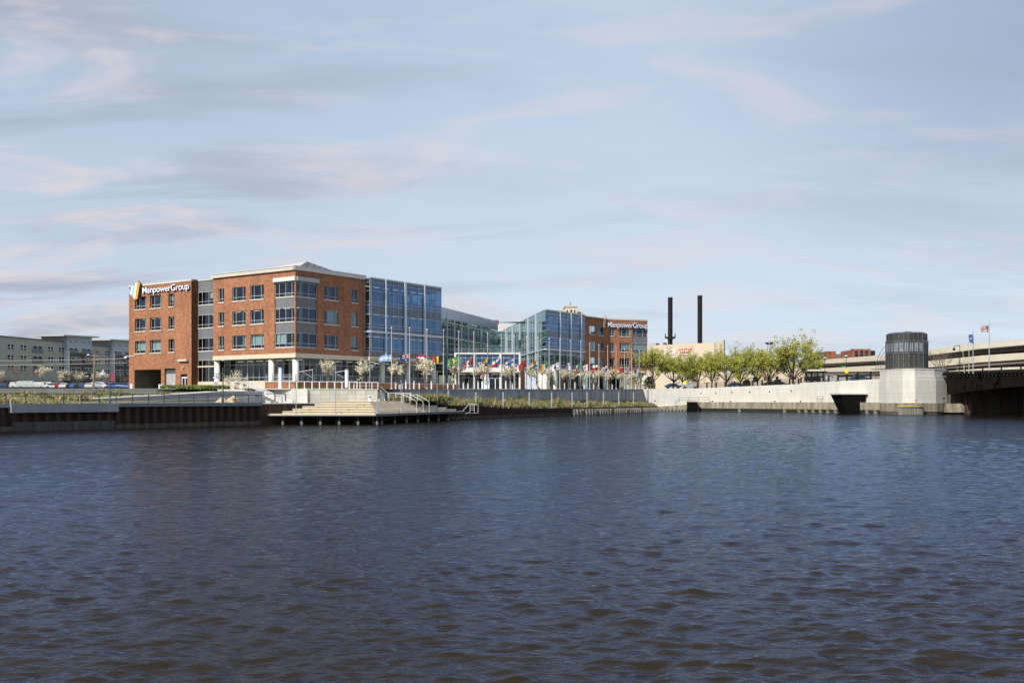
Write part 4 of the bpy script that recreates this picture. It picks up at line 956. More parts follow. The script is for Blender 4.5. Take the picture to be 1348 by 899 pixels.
interior(office, FR_, 5.2, fL, [11.5, 15.7, 19.9], 25.0, 4.5); interior(office, SI, 5.0, SIL, [11.5, 15.7, 19.9], 25.0, 4.0, room='room2')
mb = MB(); mb.poly([(*RA, 25.3), FR_.p(32, 25.3), (20, 325, 25.3), SI.p(SIL, 25.3)]); mb.build("roof", MT['roof'], office)
# -- right brick wing
BX = FR_.off(-.6); bl1 = BX.t(797.2)
bw = us_to_x(BX.off(-.2), [(775, 783), (786.4, 794)])
facade(office, BX, fL, bl1, 11.1, Zt, [(a, b_, z0, z1) for (a, b_) in bw for z0, z1 in FL], MT['brick'])
for i, (a, b_) in enumerate(bw):
    for j, (z0, z1) in enumerate(FL): window(office, BX, a, b_, z0, z1, (.4,), (3, 3) if (i + j) % 3 == 1 else 0)
E0 = Vector(BX.p(bl1, 0)[:2]); EFc = Fr(E0, (.93, .369), (.369, -.93)); eL = EFc.t(852.3); eb = EFc.t(832.5)
ew = us_to_x(EFc.off(-.2), [(802.3, 808.3), (815.2, 828.3)])
facade(office, EFc, 0, eb, 11.1, Zt, [(a, b_, z0, z1) for (a, b_) in ew for z0, z1 in FL], MT['brick'])
facade(office, EFc, eb, eL, 11.1, 11.9, [], MT['brick']); facade(office, EFc, eb, eL, 23.6, Zt, [], MT['brick'])
for i, (a, b_) in enumerate(ew):
    for j, (z0, z1) in enumerate(FL): window(office, EFc, a, b_, z0, z1, (.5,) if i == 0 else (.22, .75), (0, 1, 1) if (i, j) == (1, 1) else 0)
Gx = EFc.off(-.15)
for z0, z1 in ((23.16, 23.6), (18.86, 20.55), (14.51, 16.23), ): mb = MB(); mb.ob(Gx, eb, eL, z0, z1, -.2, 0); mb.build("corrugated_panel", MT['grey'], office)
for k, (z0, z1) in enumerate(FL):
    window(office, Gx, eb + .05, eL, z0, z1, (.25, .7), [0, (1, 1, 1), 0][k], .03, 'glass', False)
mb = MB(); mb.ob(EFc, 0, eL, 10.45, 11.1, -.8, .12); mb.ob(BX, fL, bl1, 10.45, 11.1, -.8, .12); mb.build("stone_band", MT['stone'], office)
mb = MB(); mb.ob(EFc, -.1, eL + .1, Zt + .003, Zt + .45, -.35, .12); mb.build("cornice", MT['sill'], office)
mb = MB(); mb.ob(BX, fL, bl1, Zt + .003, Zt + .4, -.35, .1); mb.build("cornice", MT['sill'], office)
interior(office, BX, fL + .2, bl1 - .1, [11.3, 15.5, 19.8], 24.8, 6); interior(office, EFc, .3, eL - .1, [11.3, 15.5, 19.8], 24.8, 6)
ES = Fr(EFc.p(eL, 0)[:2], (-.369, .93), (.93, .369)); facade(office, ES, 0, 22, 11.1, Zt, [], MT['brick'])
mb = MB(); mb.poly([EFc.p(0, 25.0), EFc.p(eL, 25.0), ES.p(22, 25.0), BX.p(fL, 25.0, -30)]); mb.build("roof", MT['roof'], office)
mb = MB(); mb.ob(FR_, 10, bl1, 10.3, 10.44, -8, -.4); mb.ob(EFc, 0, eL, 10.3, 10.44, -12, -.8); mb.build("soffit", MT['conc'], office)
column(EFc, eL - .8, -.8, 5.6, 10.5, .6)
for u in (731, 796): column(FR_, FR_.off(-.8).t(u), -.8, 5.5, 10.5, .55)
for x in (4, 11): column(SI, x, -.8, 5.5, 10.8, .75)
ribbon(FR_.off(-3.4), 4, bl1, 5.6, 10.35, 22, office, 'glassf', zs_=(9.0,)); ribbon(EFc.off(-5), -1, eL - 3.5, 5.6, 10.35, 8, office, 'glassf', zs_=(9.0,))
interior(office, FR_.off(-3.4), 10, bl1, [5.4], 11.0, 6, -.4); interior(office, EFc.off(-5), 0, eL - 3.5, [5.4], 11.0, 6, -.4)
mb = MB(); a = V2(683.5, 244); mb.hexa([(a.x, a.y, 5.4), (X(691, 252), 252, 5.4), (X(691, 252), 252.5, 5.4), (a.x, a.y + .5, 5.4), (a.x, a.y, 10.3), (X(691, 252), 252, 10.3), (X(691, 252), 252.5, 10.3), (a.x, a.y + .5, 10.3)]); mb.build("brick_screen_wall", MT['brick'], office)
# -- entrance pavilion
PY = 236.0; PF = Fr((X(598, PY), PY), (1, 0), (0, -1)); pL = X(684.5, PY) - X(598, PY)
pav = MB(); pav.ob(PF, 0, pL, 13.75, 14.1, -20, .5); pav.build("pavilion_roof", MT['pavil'], office)
mb = MB(); mb.ob(PF, 0, pL, 9.5, 10.5, -20, 1.6); mb.build("white_fascia", MT['pavil'], office)
mb = MB(); mb.ob(PF, .3, pL - .2, 9.3, 9.49, -19, 1.2); mb.build("wood_soffit", pm("wooden soffit", (.42, .25, .12), .7, .15), office)
ribbon(PF, 0.1, pL, 10.5, 13.75, 12, office, 'glassc', zs_=(11.3, 12.8), name="upper_window_wall"); ribbon(PF.off(-.3), .1, pL, 5.5, 9.3, 14, office, 'glassf', zs_=(8.2,), name="lower_window_wall")
interior(office, PF, .1, pL - .1, [5.4, 9.9], 13.9, 12)
for u in (599.5, 624.3, 658.5, 684): p = PF.t(u); mb = MB(); mb.ob(PF, p - .2, p + .2, 5.4, 13.75, .12, .55); mb.build("post", MT['pavil'], office)
railing(PF, 0, pL, 14.1, .95, 1.8, 'greyl', "roof_railing", par=office, bars=3, off=.2)
dr = MB(); p = PF.t(652); dr.ob(PF, p - 1.5, p + 1.5, 5.5, 8.0, .05, .1); dr = dr.build("entrance_door", MT['wdark'], office)
mb = MB()
for x in (p - 1.6, p - .08, p + 1.44): mb.ob(PF, x, x + .16, 5.5, 8.1, .1, .2)
mb.ob(PF, p - 1.6, p + 1.6, 7.95, 8.15, .101, .21); mb.build("frame", MT['signw'], dr)
# -- rooftop units
mb = MB(); F = SL; mb.ob(LF, LL - 3, LL, 25.25, 26.4, -8, -5)
mb.build("rooftop_unit", MT['greyl'], office)
# -- glass tops finished: signs
def sign(F, x_from, x_to, zb, zt, off, logo, name_label):
    """raised letters; x_from is the left end of the word as seen"""
    cu = bpy.data.curves.new("lettering", 'FONT'); cu.body = "ManpowerGroup"; cu.extrude = .5; cu.size = 1.0; cu.offset = .004; cu.space_character = .93
    tmp = bpy.data.objects.new("tmp", cu); col.objects.link(tmp); dg = bpy.context.evaluated_depsgraph_get(); me = bpy.data.meshes.new_from_object(tmp.evaluated_get(dg))
    P = [v.co.copy() for v in me.vertices]; fs = [tuple(p.vertices) for p in me.polygons]; nz = [p.normal.z for p in me.polygons]
    bpy.data.objects.remove(tmp); bpy.data.curves.remove(cu); bpy.data.meshes.remove(me)
    xa, xb = min(p.x for p in P), max(p.x for p in P); cap = .70
    root = thing("raised_letter_sign", F.p(x_from, zb, off), name_label, "sign", "company signs on the office parapets")
    mb = MB(); sc = (x_to - x_from) / (xb - xa); sz = (zt - zb) / cap
    mb.v = [F.p(x_from + (p.x - xa) * sc, zb + p.y * sz, off + .12 + p.z * .24) for p in P]; mb.f = fs; mb.m = [0 if abs(z) > .5 else 1 for z in nz]
    mb.build("lettering", [MT['signw'], MT['signd']], root)
    l0, l1, q0, q1 = logo; cols = ['slate', 'signw', 'teal', 'signw', 'orange']; W_ = l1 - l0; H = q1 - q0
    for i, c_ in enumerate(cols):
        x = l0 + W_ * (.0 + .155 * i); ww = W_ * (.17 if i < 4 else .22); sl = W_ * (.12 + .03 * i)
        b0 = q0 + H * (.42 - .105 * i); t0 = q0 + H * (.62 + .095 * i)
        mb = MB(); c = []
        for o_ in (off + .55, off + .1):
            c.append([F.p(x, b0, o_), F.p(x + ww, b0 - H * .06 if i < 4 else b0 + .1, o_), F.p(x + ww + sl, t0 - (H * .15 if i == 4 else 0), o_), F.p(x + sl, t0, o_)])
        mb.poly(c[0], 0)
        for k in range(4): mb.poly([c[0][k], c[0][(k+1) % 4], c[1][(k+1) % 4], c[1][k]], 1)
        mb.poly(list(reversed(c[1])), 1); mb.build("logo_stripe", [MT[c_], MT['signd']], root)
    mb = MB(); 
    for k in range(8): x = x_from + (x_to - x_from) * (k + .5) / 8; mb.ob(F, x - .05, x + .05, zb + .2, zb + .35, 0.0, off + .05)
    mb.ob(F, l0 + W_ * .45, l0 + W_ * .6, q0 + H * .4, q0 + H * .55, 0.0, off + .1); mb.build("bracket", MT['dgrey'], root)
WS = Fr(SL.p(wing[1], 0)[:2], -dL, nL)
sign(WS, WS.t(189.5), WS.t(252.3) - .3, Z(384.3, 191), Z(374.6, 189), .15, (WS.t(173), WS.t(187), 22.55, 26.15), "white raised lettering with striped logo on brick wing at the far left")
sign(EFc, EFc.t(799), EFc.t(852.3), 23.15, 24.55, .15, (EFc.t(788.5), EFc.t(796.5), 22.7, 26.3), "white raised lettering with striped logo on brick wing nearest the smokestacks")
# ------------------------------------------------------------------ flagpoles and flags
FC = {n: pm("flag " + n, tuple(.82 * q + .015 for q in c), .85, .06) for n, c in dict(white=(.72, .72, .72), red=(.50, .02, .03), sky=(.22, .42, .78), navy=(.015, .03, .16), blue=(.03, .12, .42), yellow=(.75, .55, .03), black=(.012, .012, .014), green=(.02, .25, .08), lgreen=(.03, .30, .12), orange=(.75, .26, .03)).items()}
def vband(*c): return lambda s, t: c[min(len(c) - 1, int(s * len(c)))]
def hband(*c): return lambda s, t: c[min(len(c) - 1, int(t * len(c)))]
def cross(bg_, fg, cxp=.36, w_=.1, hw=.14): return lambda s, t: fg if abs(s - cxp) < w_ or abs(t - .5) < hw else bg_
def f_arg(s, t): return 'yellow' if (s - .5)**2 * 2.2 + (t - .5)**2 < .018 else ('white' if 1/3 <= t < 2/3 else 'sky')
def f_aus(s, t):
    if s < .5 and t < .5:
        a, b_ = s * 2, t * 2
        if abs(a - .5) < .09 or abs(b_ - .5) < .12: return 'red'
        if abs(a - .5) < .17 or abs(b_ - .5) < .22 or abs(a - b_) < .13 or abs(a + b_ - 1) < .13: return 'white'
        return 'navy'
    for x, y in ((.25, .77), (.75, .2), (.62, .45), (.88, .4), (.75, .82), (.8, .55)):
        if (s - x)**2 * 3 + (t - y)**2 < .006: return 'white'
    return 'navy'
def f_bra(s, t):
    if (s - .5)**2 * 2.6 + (t - .5)**2 < .045: return 'white' if abs(t - .5 - (s - .5) * .2) < .035 else 'blue'
    return 'yellow' if abs(s - .5) / .42 + abs(t - .5) / .42 < 1 else 'lgreen'
def f_can(s, t):
    if s < .25 or s >= .75: return 'red'
    return 'red' if abs(s - .5) / .13 + abs(t - .5) / .34 < 1 else 'white'
def f_cze(s, t): return 'blue' if s < .5 - abs(t - .5) else ('white' if t < .5 else 'red')
def f_hk(s, t): return 'white' if ((s - .5)**2 * 2.2 + (t - .5)**2 < .035 and (s - .5)**2 * 2.2 + (t - .5)**2 > .008) else 'red'
def f_ind(s, t): return 'navy' if (s - .5)**2 * 2.2 + (t - .5)**2 < .010 else ('orange' if t < 1/3 else 'white' if t < 2/3 else 'green')
def f_kor(s, t):
    r = (s - .5)**2 * 2.2 + (t - .5)**2
    if r < .06: return 'red' if t < .5 + .08 * math.sin((s - .5) * 14) else 'navy'
    for x, y in ((.17, .2), (.83, .2), (.17, .8), (.83, .8)):
        if abs(s - x) < .07 and abs(t - y) < .09: return 'black'
    return 'white'
def f_isr(s, t): return 'blue' if .1 < t < .24 or .76 < t < .9 or (abs(t - .5) < .14 and abs(s - .5) < .1 and (abs(t - .5) > .06 or abs(s - .5) > .04)) else 'white'
def f_twn(s, t): return ('white' if (s - .25)**2 * 3 + (t - .25)**2 < .012 else 'navy') if s < .5 and t < .5 else 'red'
def f_swe(s, t): return 'yellow' if abs(s - .36) < .08 or abs(t - .5) < .12 else 'sky'
def f_us(s, t):
    if s < .42 and t < .54: return 'white' if (int(s * 24) + int(t * 18)) % 2 == 0 and int(t * 18) % 2 == 0 else 'navy'
    return 'red' if int(t * 13) % 2 == 0 else 'white'
def f_state(s, t): return 'yellow' if (s - .5)**2 * 2.2 + (t - .5)**2 < .010 else 'blue'
def flag(P, w_, h, frac, drop, fn, label, seed, side=-1, group="national flags at half mast along the plaza"):
    """P: top corner at the pole; frac: how far it spreads across the view; drop: sag of the free end"""
    nx, nz_ = 26, 18; keys = list(FC); used = []; mb = MB(); rs = random.Random(seed); phs = rs.uniform(0, 6)
    yaw = math.acos(min(1, frac)); dx, dy = side * math.cos(yaw), -math.sin(yaw)
    for j in range(nz_ + 1):
        for i in range(nx + 1):
            s, t_ = i / nx, j / nz_
            wv = .16 * h * math.sin(s * 7.5 + phs + t_ * 1.4) * min(1, s * 2.5) + .05 * h * math.sin(s * 15 + 2 * phs)
            L_ = s * w_ * (1 - .12 * s)
            shr = 1 - .22 * s * (0.5 + .5 * math.sin(phs + 2))
            zz_ = -drop * (s ** 1.25) * w_ - t_ * h * shr + .04 * h * math.sin(s * 6 + phs)
            mb.v.append((P[0] + dx * L_ - dy * wv, P[1] + dy * L_ + dx * wv * side * -1, P[2] + zz_))
    for j in range(nz_):
        for i in range(nx):
            a = j * (nx + 1) + i; mb.f.append((a, a + 1, a + nx + 2, a + nx + 1))
            c = fn((i + .5) / nx, (j + .5) / nz_)
            if c not in used: used.append(c)
            mb.m.append(used.index(c))
    return tag(mb.build("flag", [FC[c] for c in used], None, True), label, "flag", group)
def pole_root(h, r=.11, ball='white'):
    p = thing("flagpole", (0, 0, 0), "x", "flagpole")
    mb = MB(); mb.tube((0, 0, 0), (0, 0, h), r * .85, r * .5, 8); mb.build("pole", MT['polem'], p, True)
    mb = MB(); mb.lathe((0, 0, h), [(.03, 0), (.13, .08), (.13, .18), (.02, .28)], 8); mb.build("finial", MT[ball], p)
    mb = MB(); mb.lathe((0, 0, 0), [(.3, 0), (.3, .06), (.16, .2)], 10); mb.build("base_collar", MT['greyl'], p)
    mb = MB(); mb.tube((r + .05, 0, .8), (r * .6 + .05, 0, h - .1), .012, .012, 4); mb.build("halyard", MT['dgrey'], p)
    return p
HP = 10.0; PP0 = Proto(pole_root(HP))
flags = [
 (515.5, 432, 2.55, 1.38, 1.0, .16, f_arg, "light blue and white striped flag with a small sun"),
 (539.4, 432.7, 2.5, 1.4, .96, .12, f_aus, "dark blue flag with a red and white union in the corner"),
 (562, 434.5, 2.3, 1.4, .95, -.05, hband('red', 'white', 'red'), "red white red flag with horizontal bands, leftmost of its kind"),
 (583.8, 435.2, 2.5, 1.45, .94, .12, vband('black', 'yellow', 'red'), "black yellow and red flag with upright bands"),
 (604, 437, 2.5, 1.7, .93, .30, f_bra, "green flag with yellow diamond and blue disc"),
 (623.6, 438.3, 2.3, 1.5, .82, .65, f_can, "red and white flag drooping left of the white pavilion entrance"),
 (642, 439.6, 1.5, 1.9, .35, .5, hband('yellow', 'yellow', 'blue', 'red'), "narrow hanging yellow blue and red flag"),
 (660, 441.2, 2.3, 1.4, .9, .38, f_cze, "white over red flag with a blue wedge at the pole"),
 (677, 443, 2.2, 1.45, .9, .35, cross('white', 'blue'), "white flag with a blue cross"),
 (692.9, 444.1, 2.1, 1.7, .75, .60, f_hk, "plain red flag with a faint white flower"),
 (708.2, 445, 2.2, 1.5, .85, .50, f_ind, "orange white and green flag with horizontal bands"),
 (723, 446.3, 2.3, 1.55, .85, .55, vband('green', 'white', 'orange'), "green white and orange flag with upright bands"),
 (737, 448, 2.5, 1.7, .93, .42, f_kor, "white flag with red and blue disc"),
 (750.7, 449, 1.2, 2.3, .3, .4, f_isr, "narrow hanging white flag with two blue stripes"),
 (764.3, 450, 1.9, 1.7, .75, .75, vband('green', 'white', 'red'), "green white and red flag with upright bands"),
 (776.3, 453, 2.3, 1.7, .93, .3, f_can, "red and white flag in front of the glass block edge"),
 (788.4, 454.5, 2.1, 1.5, .85, .1, hband('white', 'red'), "white over red flag without any wedge"),
 (800, 456, 2.0, 1.6, .75, .6, hband('white', 'blue', 'red'), "white blue and red flag with horizontal bands"),
 (811, 457.5, 1.3, 1.8, .5, .5, hband('red', 'yellow', 'red'), "narrow red and yellow flag hanging limp"),
 (822, 459.5, 2.0, 1.6, .78, .45, f_twn, "red flag with a dark blue corner"),
 (831.5, 460, 2.1, 1.4, .85, .35, hband('red', 'white', 'blue', 'blue', 'white', 'red'), "flag with a broad blue middle band between white and red"),
 (841.5, 462.4, 1.5, 1.9, .55, .3, f_swe, "light blue flag with a yellow cross, rightmost in the row"),
]
GP = "white flagpoles in a row along the plaza edge"
for i, (u, vt, w_, h, fr_, dp, fn, lab) in enumerate(flags):
    Y = HP / ((512 - vt) * K); p = V2(u, Y); zb = gz(Y)
    PP0.put((p.x, p.y, zb), 0, 1, "white flagpole flying the " + lab.split(',')[0], GP)
    ft = zb + 5.75 if i < 12 else zb + 5.6
    flag((p.x - .12, p.y, ft), w_ * .88, h * .82, fr_, dp, fn, lab, i)
# two taller poles on the bridge approach
for u, Y, vt, vb, lab, fn, w_, h, ff_, vf in ((1281, 190, 437.5, 492, "grey flagpole with blue state flag beyond the bridge", f_state, 1.0, 1.7, .9, 440.5), (1302.2, 184, 426, 488, "tallest grey flagpole with striped flag above the bridge deck", f_us, 2.3, 1.25, .93, 428.5)):
    z0 = Z(vb, Y); h_ = Z(vt, Y) - z0; p = V2(u, Y); root = thing("flagpole", (p.x, p.y, z0), lab, "flagpole")
    mb = MB(); mb.tube((p.x, p.y, z0), (p.x, p.y, z0 + h_), .1, .06, 8); mb.build("pole", MT['greyl'], root, True)
    mb = MB(); mb.lathe((p.x, p.y, z0 + h_), [(.03, 0), (.12, .08), (.02, .24)], 8); mb.build("finial", MT['greyl'], root)
    flag((p.x - .08, p.y, Z(vf, Y)), w_, h, ff_, .12 if fn is f_us else .05, fn, "striped red and white flag with blue canton above the bridge" if fn is f_us else "blue flag with a small golden seal beyond the bridge", 77, group="flags over the bridge")
for k, (u, vt) in enumerate(((1275.5, 447), (1269.5, 452))):
    p = V2(u, 192); z0 = Z(491, 192); mb = MB(); mb.tube((p.x, p.y, z0), (p.x - .4 * k, p.y, Z(vt, 192)), .07, .04, 6)
    tag(mb.build("bare_pole", pm("weathered yellow pole", (.45, .42, .33), .7, .3)), ["thin bare pale pole just left of the blue flag", "thin leaning pale pole nearest the black bridge lamp"][k], "pole")

# ------------------------------------------------------------------ trees
def skeleton(rs, H, trunk_f, spread, n1, n2, n3, r0, up=.5):
    """returns limb segments and twig tips"""
    seg, tips = [], []
    ht = H * trunk_f; a = Vector((0, 0, 0)); top = Vector((rs.uniform(-.04, .04) * H, rs.uniform(-.04, .04) * H, ht))
    mid = (a + top) * .5 + Vector((rs.uniform(-.02, .02) * H, 0, 0)); seg += [(a, mid, r0 * 1.15, r0 * .9), (mid, top, r0 * .9, r0 * .8)]
    for i in range(n1):
        th_ = 2 * math.pi * (i + rs.uniform(-.3, .3)) / n1; el = rs.uniform(.5, 1.25) if i else 1.45
        L1 = (H - ht) * rs.uniform(.42, .62) * (1.0 if i else 1.1)
        d = Vector((math.cos(th_) * math.cos(el) * spread, math.sin(th_) * math.cos(el) * spread, math.sin(el)))
        st_ = mid.lerp(top, rs.uniform(.6, 1.0)); e1 = st_ + d * L1; m1 = st_.lerp(e1, .5) + Vector((0, 0, -.04 * L1)); r1 = r0 * rs.uniform(.38, .55)
        seg += [(st_, m1, r1, r1 * .8), (m1, e1, r1 * .8, r1 * .5)]
        for j in range(n2):
            s2 = m1.lerp(e1, rs.uniform(.1, 1.0)); d2 = (d.normalized() + Vector((rs.gauss(0, .6), rs.gauss(0, .6), rs.gauss(up * .5, .4)))).normalized()
            L2 = L1 * rs.uniform(.4, .75); e2 = s2 + d2 * L2; r2 = r1 * .4; seg.append((s2, e2, r2, r2 * .5))
            for k in range(n3):
                s3 = s2.lerp(e2, rs.uniform(.2, 1.0)); d3 = (d2 + Vector((rs.gauss(0, .7), rs.gauss(0, .7), rs.gauss(up * .4, .5)))).normalized()
                e3 = s3 + d3 * L2 * rs.uniform(.35, .7); seg.append((s3, e3, r2 * .4, r2 * .15)); tips += [s3.lerp(e3, .5), e3]
    return seg, tips
def wood(seg, mat, par, name="trunk", n=5):
    mb = MB()
    for a, b_, r1, r2 in seg: mb.tube(a, b_, max(r1, .012), max(r2, .008), 6 if r1 > .05 else 3)
    return mb.build(name, mat, par, False)
def leaves(rs, tips, n, size, sig, mats, par, name="crown", weights=(.6, .4)):
    v = []; f = []; mi = []; cl = {}
    for k in range(n):
        i = rs.randrange(len(tips)); c = tips[i]
        g = cl.setdefault(i, (rs.uniform(.55, 1.25), 0 if rs.random() < weights[0] else 1))
        q3 = Vector((rs.gauss(0, sig), rs.gauss(0, sig), rs.gauss(0, sig * .8)))
        if q3.length > 1.9 * sig: q3 *= .5
        p = c + q3 * g[0]
        s = size * rs.uniform(.6, 1.3); a = Vector((rs.gauss(0, 1), rs.gauss(0, 1), rs.gauss(0, 1))).normalized(); b_ = a.orthogonal().normalized(); c2 = a.cross(b_)
        q = len(v); v += [tuple(p - b_ * s), tuple(p + c2 * s * .6), tuple(p + b_ * s), tuple(p - c2 * s * .6)]; f.append((q, q + 1, q + 2, q + 3)); mi.append(g[1] if rs.random() < .8 else 1 - g[1])
    mb = MB(); mb.v, mb.f, mb.m = v, f, mi; return mb.build(name, mats, par)
def tree_proto(name, cat, seed, H, tf, spread, n1, n2, n3, r0, nl, size, sig, leafm, barkm='bark', up=.5):
    rs = random.Random(seed); root = thing(name, (0, 0, 0), "x", cat); seg, tips = skeleton(rs, H, tf, spread, n1, n2, n3, r0, up)
    wood(seg, MT[barkm], root); 
    if nl: leaves(rs, tips, nl, size, sig, [MT[x] for x in leafm], root)
    top = max(t_.z for t_ in tips); root["_h"] = top; return root
GT = [Proto(tree_proto("street_tree", "tree", 21 + i, 11.5, .17, .85, 9, 6, 4, .26, 9500, .13, .40, ('leafa', 'leafb'))) for i in range(3)]
GTH = [p.o["_h"] for p in GT]
def grtree(k, u, Y, vtop, wsc, lab, zb=None, rz=0.0, grp="spring green trees behind the white river wall"):
    p = V2(u, Y); zb = gz(Y) if zb is None else zb; h = Z(vtop, Y) - zb; sc = h / GTH[k]
    o = GT[k].put((p.x, p.y, zb), rz, sc, lab, grp); o.scale = (sc * wsc * 1.14, sc * wsc * 1.14, sc * 1.05); return o
grtree(0, 861, 268, 457, .80, "spring green tree right beside the office building's end column", rz=.3)
grtree(1, 886, 270, 460, .84, "spring green tree under the left smokestack", rz=1.9)
grtree(2, 918, 266, 459, .80, "spring green tree with forked dark trunk under the right smokestack", rz=4.0)
grtree(0, 937, 262, 461, .74, "slim spring green tree at the left end of the dark fence", rz=2.2)
grtree(1, 954.5, 260, 456, .78, "spring green tree against the corner of the cream block", rz=.9)
grtree(2, 977, 258, 453, .84, "thin open green tree with sky behind and pale trunk", rz=2.6)
grtree(0, 997, 252, 456, .86, "green tree left of the tall twin lamp", rz=5.0)
grtree(1, 1014, 262, 452, .84, "green tree right behind the tall twin lamp", rz=3.3)
grtree(2, 1046, 243, 437, .96, "largest spring green tree with broad crown at the step in the wall", rz=1.2)
grtree(1, 900, 292, 463, .9, "smaller green tree set back between the two smokestacks", rz=2.7)
grtree(0, 1068, 262, 464, .7, "low green tree behind the right side of the largest tree", rz=3.9)
# evergreen shrubs
def bush(name, u, Y, zb, w_, h, n, size, mats, lab, cat="shrub", seed=0, grp=None):
    rs = random.Random(seed); p = V2(u, Y); root = thing(name, (p.x, p.y, zb), lab, cat, grp); v = []; f = []; mi = []
    for k in range(n):
        t_ = rs.random() ** .8; r = w_ / 2 * math.sqrt(max(0, 1 - (t_ * .95) ** 2)) * rs.uniform(.3, 1.05); a = rs.uniform(0, 6.283)
        c = Vector((p.x + r * math.cos(a), p.y + r * math.sin(a), zb + t_ * h)); s = size * rs.uniform(.6, 1.3)
        q = Vector((rs.gauss(0, 1), rs.gauss(0, 1), rs.gauss(0, 1))).normalized(); b_ = q.orthogonal().normalized(); c2 = q.cross(b_); k0 = len(v)
        v += [tuple(c - b_ * s), tuple(c + c2 * s * .6), tuple(c + b_ * s), tuple(c - c2 * s * .6)]; f.append((k0, k0+1, k0+2, k0+3)); mi.append(0 if rs.random() < .6 else 1)
    mb = MB(); mb.v, mb.f, mb.m = v, f, mi; mb.build("foliage", [MT[x] for x in mats], root)
    mb = MB(); mb.tube((p.x, p.y, zb), (p.x, p.y, zb + h * .5), .06, .03, 5); mb.build("stem", MT['bark'], root); return root
for i, (u, Y, v0, w_, lab) in enumerate(((911, 285, 488, 5.0, "dark evergreen shrub beyond the wall between two green trunks"), (838, 275, 488, 5, "dark evergreen under the right end of the office building"), (983, 256, 500, 2.6, "clipped dark shrub in the fence left of the tall lamp"), (1023, 246, 500, 2.8, "clipped dark shrub in the fence right of the tall lamp"), (855, 275, 496, 3.5, "low dark shrub beside the last white column"))):
    bush("evergreen_shrub", u, Y, gz(Y), w_, Z(v0, Y) - gz(Y), 1500, .16, ('everg', 'g4' if i == 1 else 'everg'), lab, "shrub", i)
# blossom trees on the plaza
BL = [Proto(tree_proto("blossom_tree", "tree", 61 + i, 5.0, .36, .62, 6, 5, 3, .085, 1250, .12, .24, ('bloss', 'blossd'), 'barkp')) for i in range(3)]
for p in BL: pass
BLH = [p.o["_h"] for p in BL]
blos = [(432, 150, 474, .8, "slender white blossom tree behind the block wall nearest the corner column"), (476, 152, 474, .9, "white blossom tree in front of the end of the brick corner block"), (520, 158, 478, .8, "thin white blossom tree between the two leftmost flagpoles"),
 (560, 166, 473, 1.15, "full white blossom tree beneath the red white red flag"), (601, 176, 474, 1.0, "round white blossom tree beneath the green flag with yellow diamond"), (636, 190, 478, .95, "white blossom tree left of the entrance doors"),
 (671, 200, 478, 1.0, "white blossom tree right of the entrance doors"), (700, 204, 482, 1.1, "white blossom tree beneath the orange white and green flag"), (721, 210, 483, 1.1, "white blossom tree beneath the green white and orange flag"),
 (748, 222, 485, 1.15, "white blossom tree behind the narrow white and blue flag"), (786, 234, 484, 1.25, "white blossom tree beneath the white over red flag"), (769, 240, 487, 1.0, "smaller white blossom tree behind the red and white flag"),
 (803, 240, 486, 1.2, "white blossom tree beneath the white blue and red flag"), (819, 252, 488, 1.1, "white blossom tree beneath the red flag with dark blue corner"), (833, 258, 490, .9, "small white blossom tree left of the light blue flag")]
for i, (u, Y, vt, ws, lab) in enumerate(blos):
    p = V2(u, Y); zb = gz(Y); h = Z(vt, Y) - zb; k = i % 3; sc = h / BLH[k]; o = BL[k].put((p.x, p.y, zb), i * 1.3, sc, lab, "white blossom trees on the plaza"); o.scale = (sc * ws, sc * ws, sc)
BT = [Proto(tree_proto("blossom_shrub_tree", "tree", 91, 4.6, .2, 1.1, 8, 6, 4, .08, 1900, .10, .24, ('blossd', 'bloss'), 'barkp'))]
o = BT[0].put((X(311, 132), 132, 3.8), 0, 1.0, "wide tan blossoming tree beside the dark promenade lamp", None)
h = Z(486, 132) - 3.9; sc = h / o["_h"]; o.scale = (sc * 1.15, sc * 1.15, sc); o.location.z = 3.9
# trees in front of the apartments
BR_ = [Proto(tree_proto("bare_tree", "tree", 71 + i, 7.5, .22, 1.1, 7, 7, 5, .12, 260, .07, .4, ('g3', 'g3'), 'barkp', .7)) for i in range(2)]
BRH = [p.o["_h"] for p in BR_]
bare = [(10, 248, 487, 1.0, "bare brown tree at the far left in front of the apartments"), (28, 245, 476, 1.25, "wide bare reddish tree behind the white parked cars"), (70, 252, 496, .8, "small bare tree between two flowering trees by the apartments"), (101, 250, 485, .95, "bare brown tree before the first apartment tower"), (160, 235, 484, 1.3, "bare tree with spreading twigs beside the brick wing"), (138, 258, 486, .9, "bare brown tree behind the promenade lamp")]
for i, (u, Y, vt, ws, lab) in enumerate(bare):
    p = V2(u, Y); h = Z(vt, Y) - gz(Y); k = i % 2; sc = h / BRH[k]; o = BR_[k].put((p.x, p.y, gz(Y)), i * 2.1, sc, lab, "bare trees in front of the apartments"); o.scale = (sc * ws, sc * ws, sc)
for i, (u, Y, vt, ws, lab) in enumerate([(1, 246, 488, .8, "flowering cream tree cut by the left photo edge"), (56, 250, 482, .95, "tall narrow flowering cream tree behind a parked van"), (84, 250, 488, 1.1, "flowering cream tree at the foot of the first tower's left edge"), (108, 246, 490, 1.2, "rounded flowering cream tree before the first tower"), (132, 240, 490, 1.2, "flowering cream tree between utility pole and promenade lamp")]):
    p = V2(u, Y); h = Z(vt, Y) - gz(Y); k = (i + 1) % 3; sc = h / BLH[k]; o = BL[k].put((p.x, p.y, gz(Y)), i * 1.7, sc, lab, "flowering trees in front of the apartments"); o.scale = (sc * ws, sc * ws, sc)
